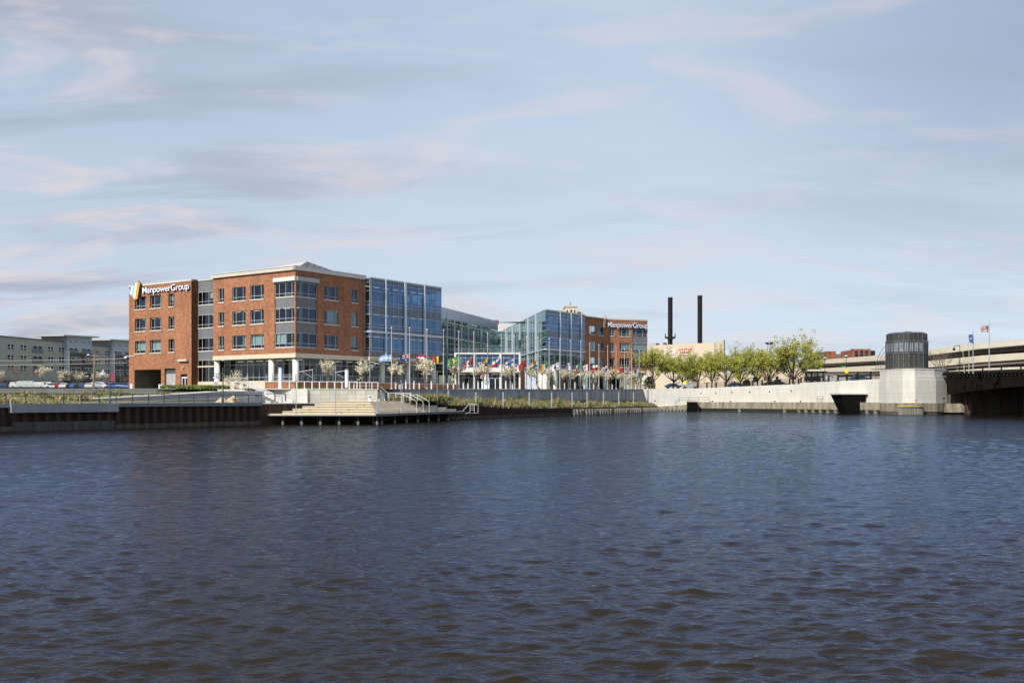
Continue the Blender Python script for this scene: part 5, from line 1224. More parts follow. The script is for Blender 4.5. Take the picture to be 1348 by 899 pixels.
o = BR_[1].put((X(1262, 205), 212, 7.5), .4, 1, "tangled bare brush beyond the bridge pier beneath the freeway", "bare brush by the freeway"); h = 6.6; sc = h / BRH[1]; o.scale = (sc * 1.5, sc * 1.2, sc)
o = BR_[0].put((X(1238, 214), 216, 7.3), 1.4, 1, "low bare brush right behind the dark bronze tower", "bare brush by the freeway"); sc = 5.8 / BRH[0]; o.scale = (sc * 1.4, sc * 1.2, sc)

# ------------------------------------------------------------------ grasses and shrubs on the slopes (nobody could count them)
def tufts(name, pts, hlo, hhi, mats, weights, lab, seed, per=5, wid=.035):
    rs = random.Random(seed); v = []; f = []; mi = []
    for (x, y, z, g) in pts:
        cm = rs.choices(range(len(mats)), weights)[0]; hh = rs.uniform(hlo, hhi) * g
        for k in range(per):
            a = rs.uniform(0, 6.283); l = rs.uniform(.05, .5) * hh; h = hh * rs.uniform(.6, 1.1); bx_, by_ = x + rs.gauss(0, .14), y + rs.gauss(0, .14)
            w_ = wid * rs.uniform(.7, 1.6); ca, sa = math.cos(a), math.sin(a); px_, py_ = -sa * w_, ca * w_; q = len(v)
            v += [(bx_ - px_, by_ - py_, z - .05), (bx_ + px_, by_ + py_, z - .05), (bx_ + ca * l * .4 + px_, by_ + sa * l * .4 + py_, z + h * .6), (bx_ + ca * l * .4 - px_, by_ + sa * l * .4 - py_, z + h * .6), (bx_ + ca * l, by_ + sa * l, z + h)]
            f += [(q, q + 1, q + 2, q + 3), (q + 3, q + 2, q + 4)]; mi += [cm, cm]
    mb = MB(); mb.v, mb.f, mb.m = v, f, mi; return tag(mb.build(name, [MT[x] for x in mats]), lab, "planting", None, "stuff")
rs = random.Random(4); pts = []
def patch(s): return .55 + .45 * math.sin(s * .21 + 1.3) * math.sin(s * .083 + .4) + .25 * math.sin(s * .9)
for i in range(6800):
    u = rs.uniform(583, 864); (pa, wa) = top_p(u); t_ = rs.random(); 
    if u > 846: wa = Vector((pa.x + .5, 257))
    if math.sin(u * .17) * math.sin(u * .071 + t_ * 5) + rs.uniform(-.5, .5) < -.35: continue
    q = pa.lerp(wa, .03 + .92 * t_); z = pz(u) + (wz(u) - pz(u)) * (.03 + .92 * t_); g = max(.45, patch(u)) * (1.15 - .25 * t_) * (1.0 if u < 770 else .85)
    pts.append((q.x, q.y, z, g))
tufts("bank_planting", pts, .35, 1.25, ['g1', 'g2', 'g3', 'g4'], (.32, .32, .22, .14), "tall green and straw coloured grasses on the slope below the curved wall", 8)
pts = []
for i in range(2400):
    a, b_ = rs.random(), rs.random(); x = -17.2 + 6.6 * a; y = 137.5 + 13.5 * b_
    x += (y - 137.5) * .12
    pts.append((x, y, 2.86, .9))
tufts("terrace_planting", pts, .5, 1.15, ['g1', 'g2', 'g3', 'g4'], (.32, .26, .18, .24), "green and straw coloured shrubs between the upper steps and the curved wall", 18)
pts = []
for i in range(8200):
    s = rs.uniform(-14, 36); w_ = rs.uniform(4.8, 18.6); p = QA + qd * s + qn * w_
    if s > 14 and w_ < 8.6 + max(0, (s - 14)) * .12: continue
    if math.sin(s * .8 + 1.1) * math.sin(w_ * .7 + s * .3) + rs.uniform(-.35, .35) < -.12: continue
    z = 2.56 + (gz(p.y) - .45 - 2.56) * (w_ - 4.5) / 15.5; g = .5 + .5 * max(0, math.sin(s * .45 + w_ * .2)) 
    if math.sin(s * .33 + 2.0) < -.55: g *= .5
    pts.append((p.x, p.y, z, g))
tufts("slope_planting", pts, .22, .8, ['g1', 'g2', 'g3', 'g4'], (.26, .34, .18, .22), "green shrubs and dry grass on the slope behind the left promenade", 28, 5, .045)
pts = []
for i in range(2600):
    u = rs.uniform(214, 300); Y = float(np.interp(u, [214, 300], [135, 141])) + rs.uniform(-3, 3); p = V2(u, Y); pts.append((p.x, p.y, gz(Y) - .1, .9))
tufts("bed_planting", pts, .35, .85, ['g4', 'g1', 'g2'], (.6, .3, .1), "bright green low shrubs in front of the brick wing's doors", 38, 5, .06)
pts = []
for i in range(700):
    u = rs.uniform(390, 470); p = V2(u, 139.5); pts.append((p.x, p.y + rs.uniform(-.4, .4), gz(139.5), .5))
tufts("lawn_strip", pts, .3, .6, ['g4'], (1,), "narrow strip of bright green grass on the plaza behind the block wall railing", 48, 5, .06)
# ------------------------------------------------------------------ ramp walls, low walls, boulders on the left bank
FR1 = Fr(QA + qn * 8.2, qd, -qn)
def ramp(F, xs, zts, zb, th, name, lab, mat='concg'):
    root = thing(name, F.p(xs[0], zb), lab, "wall"); mb = MB(); mc = MB()
    for i in range(len(xs) - 1):
        a, c = xs[i], xs[i+1]
        for m_, (z0a, z0c, z1a, z1c, o0, o1) in ((mb, (zb, zb, zts[i] - .12, zts[i+1] - .12, -th, 0)), (mc, (zts[i] - .118, zts[i+1] - .118, zts[i], zts[i+1], -th, .07))):
            m_.hexa([F.p(a, z0a, o1), F.p(c, z0c, o1), F.p(c, z0c, o0), F.p(a, z0a, o0), F.p(a, z1a, o1), F.p(c, z1c, o1), F.p(c, z1c, o0), F.p(a, z1a, o0)])
    mb.build("wall_face", MT[mat], root); mc.build("coping", MT['conc'], root); return root
ramp(FR1, [FR1.t(52), FR1.t(110), FR1.t(230), FR1.t(292), FR1.t(346)], [2.75, 3.05, 3.62, 4.06, 4.12], 2.4, 3.2, "ramp_wall", "long grey concrete ramp wall rising to the right behind the promenade railing")
FR2 = Fr(QA + qn * 6.6, qd, -qn)
ramp(FR2, [FR2.t(150), FR2.t(230), FR2.t(330)], [2.7, 3.0, 3.35], 2.4, .3, "ramp_curb", "lower grey kerb wall in front of the ramp")
FP = Fr(QA + qn * 20.1, qd, -qn); mb = MB(); z_ = lambda x: gz(FP.Y(x)) 
for x in np.arange(-16, 34, 5.0): mb.hexa([FP.p(x, z_(x) - .9, 0), FP.p(x + 5, z_(x + 5) - .9, 0), FP.p(x + 5, z_(x+5) - .9, -.6), FP.p(x, z_(x) - .9, -.6), FP.p(x, z_(x) + .12, 0), FP.p(x + 5, z_(x+5) + .12, 0), FP.p(x+5, z_(x+5) + .12, -.6), FP.p(x, z_(x) + .12, -.6)])
tag(mb.build("parking_kerb", pm("lightened kerb stone", (.74, .70, .62), .85, .1)), "long low beige kerb between the parked cars and the planted slope", "kerb")  # stone colour lightened in place of sunlight on this shaded face
for k, (u, s_) in enumerate(((314, 1.0), (328, 1.25))):
    p = FQ.p(FQ.t(u), 2.56, -3.0); rs = random.Random(k); mb = MB(); n = 9
    rings = [(.62, 0), (.68, .25), (.46, .7), (.2, 1.05), (.05, 1.2)]
    b0 = 0
    for r, z in rings:
        for i in range(n): a = 2*math.pi*i/n; rr = r * s_ * rs.uniform(.8, 1.2); mb.v.append((p[0] + rr * math.cos(a) + .12 * k * z, p[1] + rr * math.sin(a), p[2] + z * s_ * .62 * rs.uniform(.92, 1.05)))
    for j in range(len(rings) - 1):
        for i in range(n): q = (i + 1) % n; mb.f.append((j*n+i, j*n+q, (j+1)*n+q, (j+1)*n+i)); mb.m.append(0)
    mb.f.append(tuple((len(rings)-1)*n + i for i in range(n))); mb.m.append(0)
    tag(mb.build("boulder", MT['rock']), ["smaller tan pointed boulder left of its twin on the promenade", "larger tan pointed boulder right of its twin on the promenade"][k], "boulder")
railing(FQ.off(-.3), -9, FQ.t(346), 2.62, .92, 1.95, 'dgrey', "promenade_railing", "long dark grey railing along the left quay edge", "railing", bars=0, r=.035)
# dark short rail at the head of the steps
mb = MB()
for x in (X(362, 127), X(376, 127)): mb.tube((x, 127, 2.8), (x, 127, 3.75), .09)
mb.tube((X(350, 127), 127, 3.75), (X(376, 127), 127, 3.75), .05); tag(mb.build("short_railing", MT['dgrey']), "short dark railing at the left head of the stepped platform", "railing")
# promenade lamps
def lamp(u, Y, zb, vtop, style, lab, mat='dgrey', grp=None):
    p = V2(u, Y); h = Z(vtop, Y) - zb; root = thing("street_lamp", (p.x, p.y, zb), lab, "street lamp", grp)
    mb = MB(); mb.lathe((p.x, p.y, zb), [(.16, 0), (.15, .5), (.085, .6), (.07, h * .6), (.055, h)], 8); mb.build("pole", MT[mat], root)
    if style == 'shoebox':
        mb = MB(); mb.box(p.x - .95, p.x + .05, p.y - .05, p.y + .05, zb + h * .82, zb + h * .84); mb.build("arm", MT[mat], root)
        mb = MB(); mb.lathe((p.x - .8, p.y, zb + h * .70), [(.42, 0), (.36, .1), (.12, .35), (.05, .5)], 10); mb.build("lamp_shade", MT['greyl'], root)
    if style == 'banner':
        mb = MB(); mb.box(p.x - .8, p.x + .05, p.y - .05, p.y + .05, zb + h * .83, zb + h * .85); mb.build("arm", MT[mat], root)
        mb = MB(); mb.lathe((p.x - .68, p.y, zb + h * .70), [(.44, 0), (.34, .12), (.1, .38), (.05, .55)], 10); mb.build("lamp_shade", MT['greyl'], root)
        mb = MB(); mb.box(p.x + .12, p.x + .38, p.y - .02, p.y + .02, zb + h * .53, zb + h * .77); mb.build("banner", pm("crimson banner", (.30, .03, .07), .8, .1), root)
    if style == 'lantern':
        mb = MB(); mb.lathe((p.x, p.y, zb + h), [(.12, 0), (.34, .3), (.36, .75), (.22, 1.0), (.04, 1.25)], 8); mb.build("lantern", MT['black'], root)
        mb = MB(); mb.lathe((p.x, p.y, zb + h + .3), [(.37, .05), (.38, .4)], 8); mb.build("glass_panes", MT['sill'], root)
    if style == 'twin':
        mb = MB(); mb.box(p.x - .1, p.x + 1.2, p.y - .08, p.y + .08, zb + h - .1, zb + h + .02); mb.build("arm", MT['black'], root)
        for dx in (-.1, 1.0): mb = MB(); mb.box(p.x + dx - .35, p.x + dx + .45, p.y - .3, p.y + .3, zb + h + .02, zb + h + .42); mb.build("lamp_head", MT['black'], root)
    if style == 'hook':
        mb = MB(); mb.path([(p.x, p.y, zb + h - .15), (p.x - .9, p.y, zb + h - .15), (p.x - 1.15, p.y, zb + h - .35), (p.x - 1.15, p.y, zb + h - .6)], .05); mb.build("arm", MT['black'], root)
        mb = MB(); mb.lathe((p.x - 1.15, p.y, zb + h - 1.15), [(.05, 0), (.3, .2), (.26, .45), (.06, .6)], 8); mb.build("lamp_head", MT['black'], root)
        mb = MB(); mb.lathe((p.x - .35, p.y, zb + h * .27), [(.05, 0), (.25, .15), (.2, .35), (.05, .45)], 8); mb.build("lower_lamp", MT['black'], root)
    return root
lamp(144.5, FQ.Y(FQ.t(144.5)) + 2, 2.58, 477, 'banner', "dark promenade lamp with small crimson banner, left of the brick wing")
lamp(293.5, FQ.Y(FQ.t(293.5)) + 2, 2.58, 484, 'shoebox', "dark promenade lamp standing in front of the first white column")
p0, _ = on_rw(1009); lamp(1010, 250, 5.9, 453, 'twin', "tall rust coloured pole with twin black lamp heads among the green trees", 'rust')
lamp(1086, 232, 6.6, 474, 'lantern', "black lantern lamp just right of the bus shelter", 'black')
lamp(1114, 224, 7.0, 471.5, 'lantern', "black lantern lamp carrying the yellow diamond sign", 'black')
lamp(1263.5, 196, 8.0, 454, 'hook', "black hooked street lamp on the bridge behind the pier", 'black')
p = V2(1114, 223.8); mb = MB(); zc = Z(488.5, 223.8); r = .62
mb.poly([(p.x - r, p.y - .1, zc), (p.x, p.y - .1, zc - r), (p.x + r, p.y - .1, zc), (p.x, p.y - .1, zc + r)]); mb.poly([(p.x, p.y - .07, zc + r), (p.x + r, p.y - .07, zc), (p.x, p.y - .07, zc - r), (p.x - r, p.y - .07, zc)])
tag(mb.build("diamond_sign", MT['yellow']), "yellow diamond warning sign on the lantern post right of the bus shelter", "sign")
p = V2(1110.5, 224); mb = MB(); mb.box(p.x - .5, p.x + .5, p.y - .03, p.y + .03, Z(483.3, 224), Z(481.5, 224)); tag(mb.build("street_name_sign", pm("green sign paint", (.03, .2, .12), .5, .1)), "small green street name sign on the lantern post", "sign")
p = V2(901.5, 262); zc = Z(503.5, 262); r = .52; root = thing("diamond_sign", (p.x, p.y, 5.7), "yellow diamond sign on a short post below the left smokestack's trees", "sign")
mb = MB(); mb.hexa([(p.x - r, p.y, zc), (p.x, p.y, zc - r), (p.x, p.y + .04, zc - r), (p.x - r, p.y + .04, zc), (p.x, p.y, zc + r), (p.x + r, p.y, zc), (p.x + r, p.y + .04, zc), (p.x, p.y + .04, zc + r)]); mb.build("sign_plate", pm("fluorescent yellow", (.85, .9, .02), .5, .02), root)
mb = MB(); mb.tube((p.x, p.y + .06, 5.7), (p.x, p.y + .06, zc + .3), .05); mb.build("post", MT['dgrey'], root)
# light columns and T lamps on the plaza
def colpost(u, Y, vt, lab, r=.26):
    p = V2(u, Y); zb = gz(Y); mb = MB(); root = thing("light_column", (p.x, p.y, zb), lab, "light column", "white light columns on the plaza")
    mb.lathe((p.x, p.y, zb), [(r, .0), (r, Z(vt, Y) - zb - .15)], 12); mb.build("shaft", MT['signw'], root)
    mb = MB(); mb.lathe((p.x, p.y, Z(vt, Y) - .149), [(r * 1.04, 0), (r * 1.04, .15)], 12); mb.build("cap", MT['greyl'], root)
colpost(369, 142, 483.5, "thick white light column at the head of the plaza stair"); colpost(456.5, 142, 486, "thick white light column behind the block wall railing")
def tlamp(u, Y, vt, arm, lab):
    p = V2(u, Y); zb = gz(Y); h = Z(vt, Y) - zb; root = thing("cantilever_lamp", (p.x, p.y, zb), lab, "lamp", "thin cantilever lamps on the plaza")
    mb = MB(); mb.tube((p.x, p.y, zb), (p.x, p.y, zb + h), .055, .045, 6); mb.build("mast", MT['greyl'], root)
    mb = MB(); mb.tube((p.x, p.y, zb + h - .1), (p.x + arm, p.y, zb + h - .45), .04, .04, 5, 0, True); mb.tube((p.x + arm * .75, p.y, zb + h - .36), (p.x, p.y, zb + h - 1.3), .02, .02, 4); mb.build("arm", MT['white'], root)
tlamp(411.5, 146, 485.5, -2.0, "thin cantilever lamp right of the corner column"); tlamp(486.5, 150, 475, 1.4, "taller thin lamp at the end of the brick block"); tlamp(455, 150, 487, -2.4, "thin cantilever lamp behind the thick light column")
# thin masts on the platform edge
for k, (u, vt, Yp_) in enumerate(((389.8, 497, 120.3), (441.8, 480, 120.3), (496.8, 507, 120.4), (528, 500, 128.3), (575.5, 489, 141))):
    p = V2(u, Yp_); mb = MB(); mb.tube((p.x, p.y, 1.3), (p.x, p.y, Z(vt, Yp_)), .055, .04, 6); mb.lathe((p.x, p.y, 1.3), [(.14, 0), (.14, .2), (.06, .22)], 8)
    tag(mb.build("platform_mast", MT['greyl']), ["thin grey mast on the platform's front edge under the corner column", "thin grey mast in the middle of the platform's front edge", "thin grey mast at the outer corner of the platform", "thin grey mast on the deck boards right of the platform corner", "thin grey mast on the deck beside the handrails"][k], "mast", "thin masts along the platform edge")
# slope fence posts
for k, u in enumerate((590, 626, 662, 696.5, 726, 753, 772.5, 794, 814, 833.5)):
    (pa, wa) = top_p(u); p = pa.lerp(wa, .12); z0 = pz(u); mb = MB(); mb.box(p.x - .11, p.x + .11, p.y - .11, p.y + .11, z0 - .1, Z(516 if k else 514, p.y))
    tag(mb.build("slope_post", MT['greyl']), f"pale square post in the grasses below the {['black yellow and red', 'drooping red and white', 'white over red wedge', 'plain red', 'green white and orange', 'narrow white and blue', 'right hand red and white', 'plain white over red', 'narrow red and yellow', 'broad blue banded'][k]} flag", "post", "pale posts on the planted slope")
# bollards and railing posts on the plaza edge
bolls = [(521, 1.0), (529.5, .9), (534.5, 1.3), (545, 1.3), (552, 1.0), (568, 1.3), (589.5, 1.0), (597, 1.0), (610, 1.1), (616, 1.0), (629.5, 1.3), (666, 1.5), (674.5, 1.0), (706, 1.0), (719, 1.3), (743, 1.3), (757, 1.4), (769, 1.2), (781.5, 1.2), (788, 1.0), (806, 1.1), (816, 1.2), (826.5, 1.1), (837, 1.3)]
bp_ = thing("bollard", (0, 0, 0), "x", "bollard"); mb = MB(); mb.lathe((0, 0, 0), [(.095, 0), (.095, .86)], 8); mb.build("shaft", MT['white'], bp_)
mb = MB(); mb.lathe((0, 0, .86), [(.10, 0), (.10, .08), (.145, .08), (.145, .14)], 8); mb.build("cap", MT['greyl'], bp_); BP = Proto(bp_)
fu = [f[0] for f in flags]; names = [f[7].split(',')[0] for f in flags]
sidew = {}
for i, (u, s_) in enumerate(bolls):
    (pa, wa) = top_p(u); Y = wa.y + 2.5 + (i % 2) * 1.5; p = V2(u, Y); k = min(range(len(fu)), key=lambda j: abs(fu[j] - u)); sd_ = "left" if u < fu[k] else "right"
    key = (k, sd_); sidew[key] = sidew.get(key, 0) + 1; extra = "" if sidew[key] == 1 else " and behind another"
    short = ' '.join(names[k].split()[:5]); BP.put((p.x, p.y, gz(Y) - .02), 0, s_ * 1.1, f"white bollard {sd_} of the {short} pole{extra}", "white bollards on the plaza")
F = Fr((X(381, 135.2), 135.2), (1, 0), (0, -1)); railing(F, 0, X(470, 135.2) - F.O.x, 4.43, .98, 1.08, 'white', "plaza_railing", "white post railing on top of the block wall", "railing", bars=0, r=.06)
F = Fr((X(466, 135.5), 135.5), (1, 0), (0, -1)); railing(F, 0, X(497.5, 135.5) - F.O.x, 4.44, .9, .75, 'white', "stair_railing", "close set white railing at the right end of the block wall", "railing", bars=1, r=.05)
# handrails on the deck steps
root = thing("deck_handrails", (X(540, 130), 130, 1.6), "group of white sloping handrails on the right flank of the stepped platform", "handrail")
for (ua, ub, Ya) in ((529, 548.5, 127.5), (539.5, 557, 131), (549.5, 565, 134.5)):
    za, zb = Z(518.5 + (ua - 529) * .05, Ya + 2), Z(528.2, Ya); mb = MB(); a = V2(ua, Ya + 2); c = V2(ub, Ya); e = V2(ub - 2.6, Ya)
    mb.path([(a.x - .6, a.y, za), (a.x, a.y, za), (e.x, e.y, zb + .15), (c.x, c.y, zb - .1), (c.x, c.y, 1.3)], .035); mb.tube((a.x, a.y, 2.5), (a.x, a.y, za), .035); mb.build("handrail", MT['white'], root)
F = Fr((X(511, 137.5), 137.5), (1, 0), (0, -1)); railing(F, 0, X(541, 137.5) - F.O.x, 2.84, 1.05, 1.05, 'white', "upper_railing", "white horizontal railing above the deck boards in front of the shrubs", "railing", bars=1, r=.05)
mb = MB(); mb.path([(X(500, 136), 135.9, 4.9), (X(508, 136), 135.9, 4.1), (X(512.5, 136), 135.9, 3.7), (X(513, 136), 135.9, 2.85)], .05); tag(mb.build("stair_handrail", MT['greyl']), "thin handrail sloping down the white cheek wall", "handrail")
for k, (u, Yb) in enumerate(((487, 126.4), (574.6, 145.5))):
    p = V2(u, Yb); z0 = 2.8 if k == 0 else 2.8; mb = MB(); mb.lathe((p.x, p.y, z0 - .3), [(.17, 0), (.17, .75)], 10, 0); mb.lathe((p.x, p.y, z0 + .45), [(.12, 0), (.12, .16)], 10, 1); mb.lathe((p.x, p.y, z0 + .61), [(.18, 0), (.18, .1)], 10, 0)
    tag(mb.build("path_light", [MT['signw'], MT['black']]), ["white path light at the top of the platform corner", "white path light on the deck below the shrubs"][k], "path light")
p = V2(527, 152.5); root = thing("litter_bin", (p.x, p.y, gz(152.5)), "pale litter bin with dark opening between the two leftmost flagpoles", "bin")
mb = MB(); mb.lathe((p.x, p.y, gz(152.5)), [(.27, 0), (.27, .75)], 12); mb.build("body", MT['greyl'], root); mb = MB(); mb.lathe((p.x, p.y, gz(152.5) + .75), [(.2, 0), (.2, .15), (.24, .2), (.1, .32)], 12); mb.build("lid", MT['black'], root)
p = V2(338.5, 125); root = thing("quay_bin", (p.x, p.y, 2.6), "small dark bin at the right end of the promenade railing", "bin")
mb = MB(); mb.box(p.x - .22, p.x + .22, p.y - .2, p.y + .2, 2.6, 3.5); mb.build("body", MT['dgrey'], root); mb = MB(); mb.box(p.x - .3, p.x + .3, p.y - .25, p.y + .25, 3.5, 3.62); mb.build("lid", MT['black'], root)
# swim ladder rail at the platform's far end
mb = MB(); Yl = 149.5
a = X(609, Yl); mb.path([(a, Yl, 1.3), (a + 1.0, Yl, 2.35), (a + 1.75, Yl, 2.35), (a + 1.75, Yl, 1.1)], .04); mb.path([(a + 1.1, Yl, 2.35), (a + 1.1, Yl, 1.1), (a + .4, Yl, .9)], .03)
for z in (1.45, 1.75, 2.05): mb.tube((a + 1.1, Yl, z), (a + 1.75, Yl + .3, z), .04)
mb.path([(a + 1.75, Yl + .6, 2.3), (a + 2.3, Yl + .6, 2.3), (a + 2.3, Yl + .6, 1.0), (a + 1.1, Yl + .3, .95)], .03)
tag(mb.build("ladder_rail", MT['white']), "white ladder rail at the far right tip of the platform", "ladder")
# informational sign near the entrance and the striped logo totem
p = V2(639, 226); zb = gz(226); root = thing("entrance_totem", (p.x, p.y, zb), "white totem with orange and teal stripes left of the entrance doors", "totem")
mb = MB(); mb.box(p.x - .9, p.x + .9, p.y, p.y + .3, zb, Z(502, 226)); mb.build("pedestal", MT['signw'], root)
for i, (c_, u0, u1, v0, v1) in enumerate((('slate', 632.5, 634.5, 493.5, 498), ('orange', 634, 637, 492.5, 498.5), ('teal', 635.8, 637.8, 500, 503.5), ('signw', 637.5, 639.5, 493, 504), ('teal', 639, 641, 501, 505.5), ('signw', 640.8, 643, 493, 505))):
    mb = MB(); mb.hexa([(X(u0 - .6, 225.8), 225.8, Z(v1, 225.8)), (X(u1 - .6, 225.8), 225.8, Z(v1, 225.8)), (X(u1 - .6, 226), 226, Z(v1, 226)), (X(u0 - .6, 226), 226, Z(v1, 226)), (X(u0 + .5, 225.8), 225.8, Z(v0, 225.8)), (X(u1 + .5, 225.8), 225.8, Z(v0, 225.8)), (X(u1 + .5, 226), 226, Z(v0, 226)), (X(u0 + .5, 226), 226, Z(v0, 226))]); mb.build("stripe", MT[c_], root)
# white garage bollards
for k, (u, v0) in enumerate(((172.8, 505.3), (174, 506), (210, 505.8), (212.7, 505.8), (229, 505.2))):
    p = V2(u, 183); mb = MB(); mb.lathe((p.x, p.y, gz(183)), [(.17, 0), (.17, Z(v0, 183) - gz(183) - .06), (.10, Z(v0, 183) - gz(183))], 10)
    tag(mb.build("garage_bollard", MT['signw']), ["short white bollard at the brick wing's left corner", "white bollard left of the dark garage opening", "white bollard at the right side of the dark garage opening", "white bollard on the pier between garage and roller door", "white bollard at the right side of the roller door"][k], "bollard")
for k, u in enumerate((313, 320, 325.5, 330)):
    p = V2(u, 131.5); mb = MB(); q = [(p.x + .38 * math.cos(a), p.y, 4.1 + .38 * math.sin(a)) for a in np.linspace(0, math.pi, 9)]; mb.path(q, .07)
    tag(mb.build("bike_hoop", MT['black']), ["black bike hoop under the tan blossoming tree", "second black bike hoop from the tan blossoming tree", "third black bike hoop from the tan blossoming tree", "black bike hoop nearest the plaza stair"][k], "bike rack", "black bike hoops")
for k, (u, v0, v1) in enumerate(((284, 502.5, 507.5), (322.5, 503.5, 508.5))):
    p = V2(u, 134); root = thing("notice_board", (p.x, p.y, 4.2), ["small grey notice board below the first white column", "small grey notice board right of the tan blossoming tree"][k], "sign"); mb = MB(); mb.tube((p.x, p.y, 4.2), (p.x, p.y, Z(v1, 134)), .05); mb.build("post", MT['dgrey'], root)
    mb = MB(); mb.box(p.x - .26, p.x + .26, p.y - .04, p.y + .04, Z(v1, 134), Z(v0, 134)); mb.build("panel", MT['greyl'], root)

# ------------------------------------------------------------------ parked cars
def car_proto(name, colr, kind):
    m_ = pm("car paint " + name, colr, .25, .04, spec=.7); root = thing(name, (0, 0, 0), "x", "car")
    L_, W_, H_ = (4.6, 1.8, 1.45) if kind == 'sedan' else (4.8, 1.9, 1.78) if kind == 'suv' else (5.2, 1.95, 2.0)
    prof = {'sedan': [(-.5, .28), (-.5, .62), (-.47, .70), (-.36, .74), (-.22, .98), (.14, 1.0), (.29, .72), (.46, .64), (.5, .52), (.5, .28)],
            'suv': [(-.5, .28), (-.5, .60), (-.48, .66), (-.44, .96), (-.3, 1.0), (.10, 1.0), (.25, .66), (.46, .60), (.5, .48), (.5, .28)],
            'van': [(-.5, .25), (-.5, .6), (-.48, .96), (-.4, 1.0), (.18, 1.0), (.34, .62), (.47, .54), (.5, .44), (.5, .25)]}[kind]
    mb = MB(); n = len(prof); 
    for s_ in (-1, 1): mb.v += [(x * L_, s_ * W_ / 2 * (1 if z < .7 else .86), z * H_) for x, z in prof]
    for i in range(n): j = (i + 1) % n; mb.f.append((i, j, n + j, n + i)); mb.m.append(0)
    mb.f.append(tuple(range(n))); mb.m.append(0); mb.f.append(tuple(range(2 * n - 1, n - 1, -1))); mb.m.append(0); mb.build("body", m_, root)
    g = MB(); zl, zh = .70 * H_, .94 * H_
    xa, xb = (-.33, .24) if kind == 'sedan' else (-.45, .2)
    for s_ in (-1, 1):
        for a, b_ in ((xa, (xa + xb)/2 - .01), ((xa + xb)/2 + .01, xb)): g.poly([(a * L_, s_ * (W_/2 * .9 + .03), zl), (b_ * L_, s_ * (W_/2 * .9 + .03), zl), ((b_ - .07 * (b_ == xb)) * L_, s_ * (W_/2 * .865 + .02), zh), ((a + .05 * (a == xa)) * L_, s_ * (W_/2 * .865 + .02), zh)])
    fx0, fx1 = [(p, q) for p, q in zip(prof, prof[1:]) if q[0] > .2 and p[0] > 0][0]
    g.poly([(fx1[0] * L_ + .02, -W_*.38, fx1[1] * H_ + .03), (fx1[0] * L_ + .02, W_*.38, fx1[1] * H_ + .03), (fx0[0] * L_ + .03, W_*.36, fx0[1] * H_ - .05), (fx0[0] * L_ + .03, -W_*.36, fx0[1] * H_ - .05)])
    bx0 = [(p, q) for p, q in zip(prof, prof[1:]) if q[0] < -.1 and q[1] >= .96][0]
    g.poly([(bx0[0][0] * L_ - .03, -W_*.38, bx0[0][1] * H_ + .05), (bx0[0][0] * L_ - .03, W_*.38, bx0[0][1] * H_ + .05), (bx0[1][0] * L_ - .03, W_*.36, bx0[1][1] * H_ - .05), (bx0[1][0] * L_ - .03, -W_*.36, bx0[1][1] * H_ - .05)])
    g.build("window_glass", MT['wdark'], root)
    for x in (-.31, .31):
        for s_ in (-1, 1): mb = MB(); mb.tube((x * L_, s_ * (W_/2 - .2), .34), (x * L_, s_ * (W_/2 + .01), .34), .34, .34, 14, 0, True); mb.build("wheel", MT['tyre'], root)
    for s_ in (-1, 1): mb = MB(); mb.box(L_ * .49, L_ * .505, s_ * W_ * .36 - .16, s_ * W_ * .36 + .16, H_ * .4, H_ * .4 + .16); mb.build("headlight", MT['signw'], root)
    return Proto(root)
CP = {'w_suv': car_proto("parked_suv", (.52, .52, .52), 'suv'), 'w_van': car_proto("parked_van", (.40, .42, .44), 'van'), 'navy': car_proto("parked_car", (.03, .06, .14), 'sedan'), 'white': car_proto("parked_car", (.55, .55, .55), 'sedan'), 'red': car_proto("parked_car", (.30, .015, .02), 'sedan'), 'black': car_proto("parked_car", (.015, .015, .018), 'sedan'), 'silver': car_proto("parked_suv", (.38, .40, .42), 'suv'), 'blue': car_proto("parked_car", (.05, .12, .30), 'sedan')}
cars = [(4, 'navy', 2.0, 'dark blue sedan at the left photo edge'), (27, 'w_suv', .2, 'white suv behind the bare reddish tree'), (38, 'w_van', .1, 'white van left of the tall narrow flowering tree'), (51, 'silver', 2.9, 'silver suv beneath the tall narrow flowering tree'), (64, 'w_suv', .2, 'white suv right of the silver one'), (72, 'white', .3, 'white sedan next to the red car'), (78.5, 'red', 1.9, 'dark red car left of the white ones'), (86, 'white', 1.7, 'white sedan parked nose out beneath the flowering tree'), (94, 'black', 1.8, 'black sedan before the first apartment tower'), (100, 'blue', 1.7, 'blue sedan before the first apartment tower'), (106.5, 'black', 1.6, 'black sedan left of the utility pole'), (113, 'navy', 1.6, 'dark blue sedan left of the utility pole'), (118.5, 'white', 1.8, 'white sedan right beside the utility pole'), (133, 'silver', .15, 'silver suv left of the promenade lamp'), (149, 'white', .1, 'white sedan right of the promenade lamp'), (155, 'blue', .2, 'blue sedan near the brick wing'), (165, 'blue', 0, 'blue sedan partly behind the brick wing')]
for u, k, rz, lab in cars:
    p = V2(u, 226 if u < 140 else 214); CP[k].put((p.x, p.y, gz(p.y) + .035), rz, .92, lab, "cars in the parking lot by the apartments")
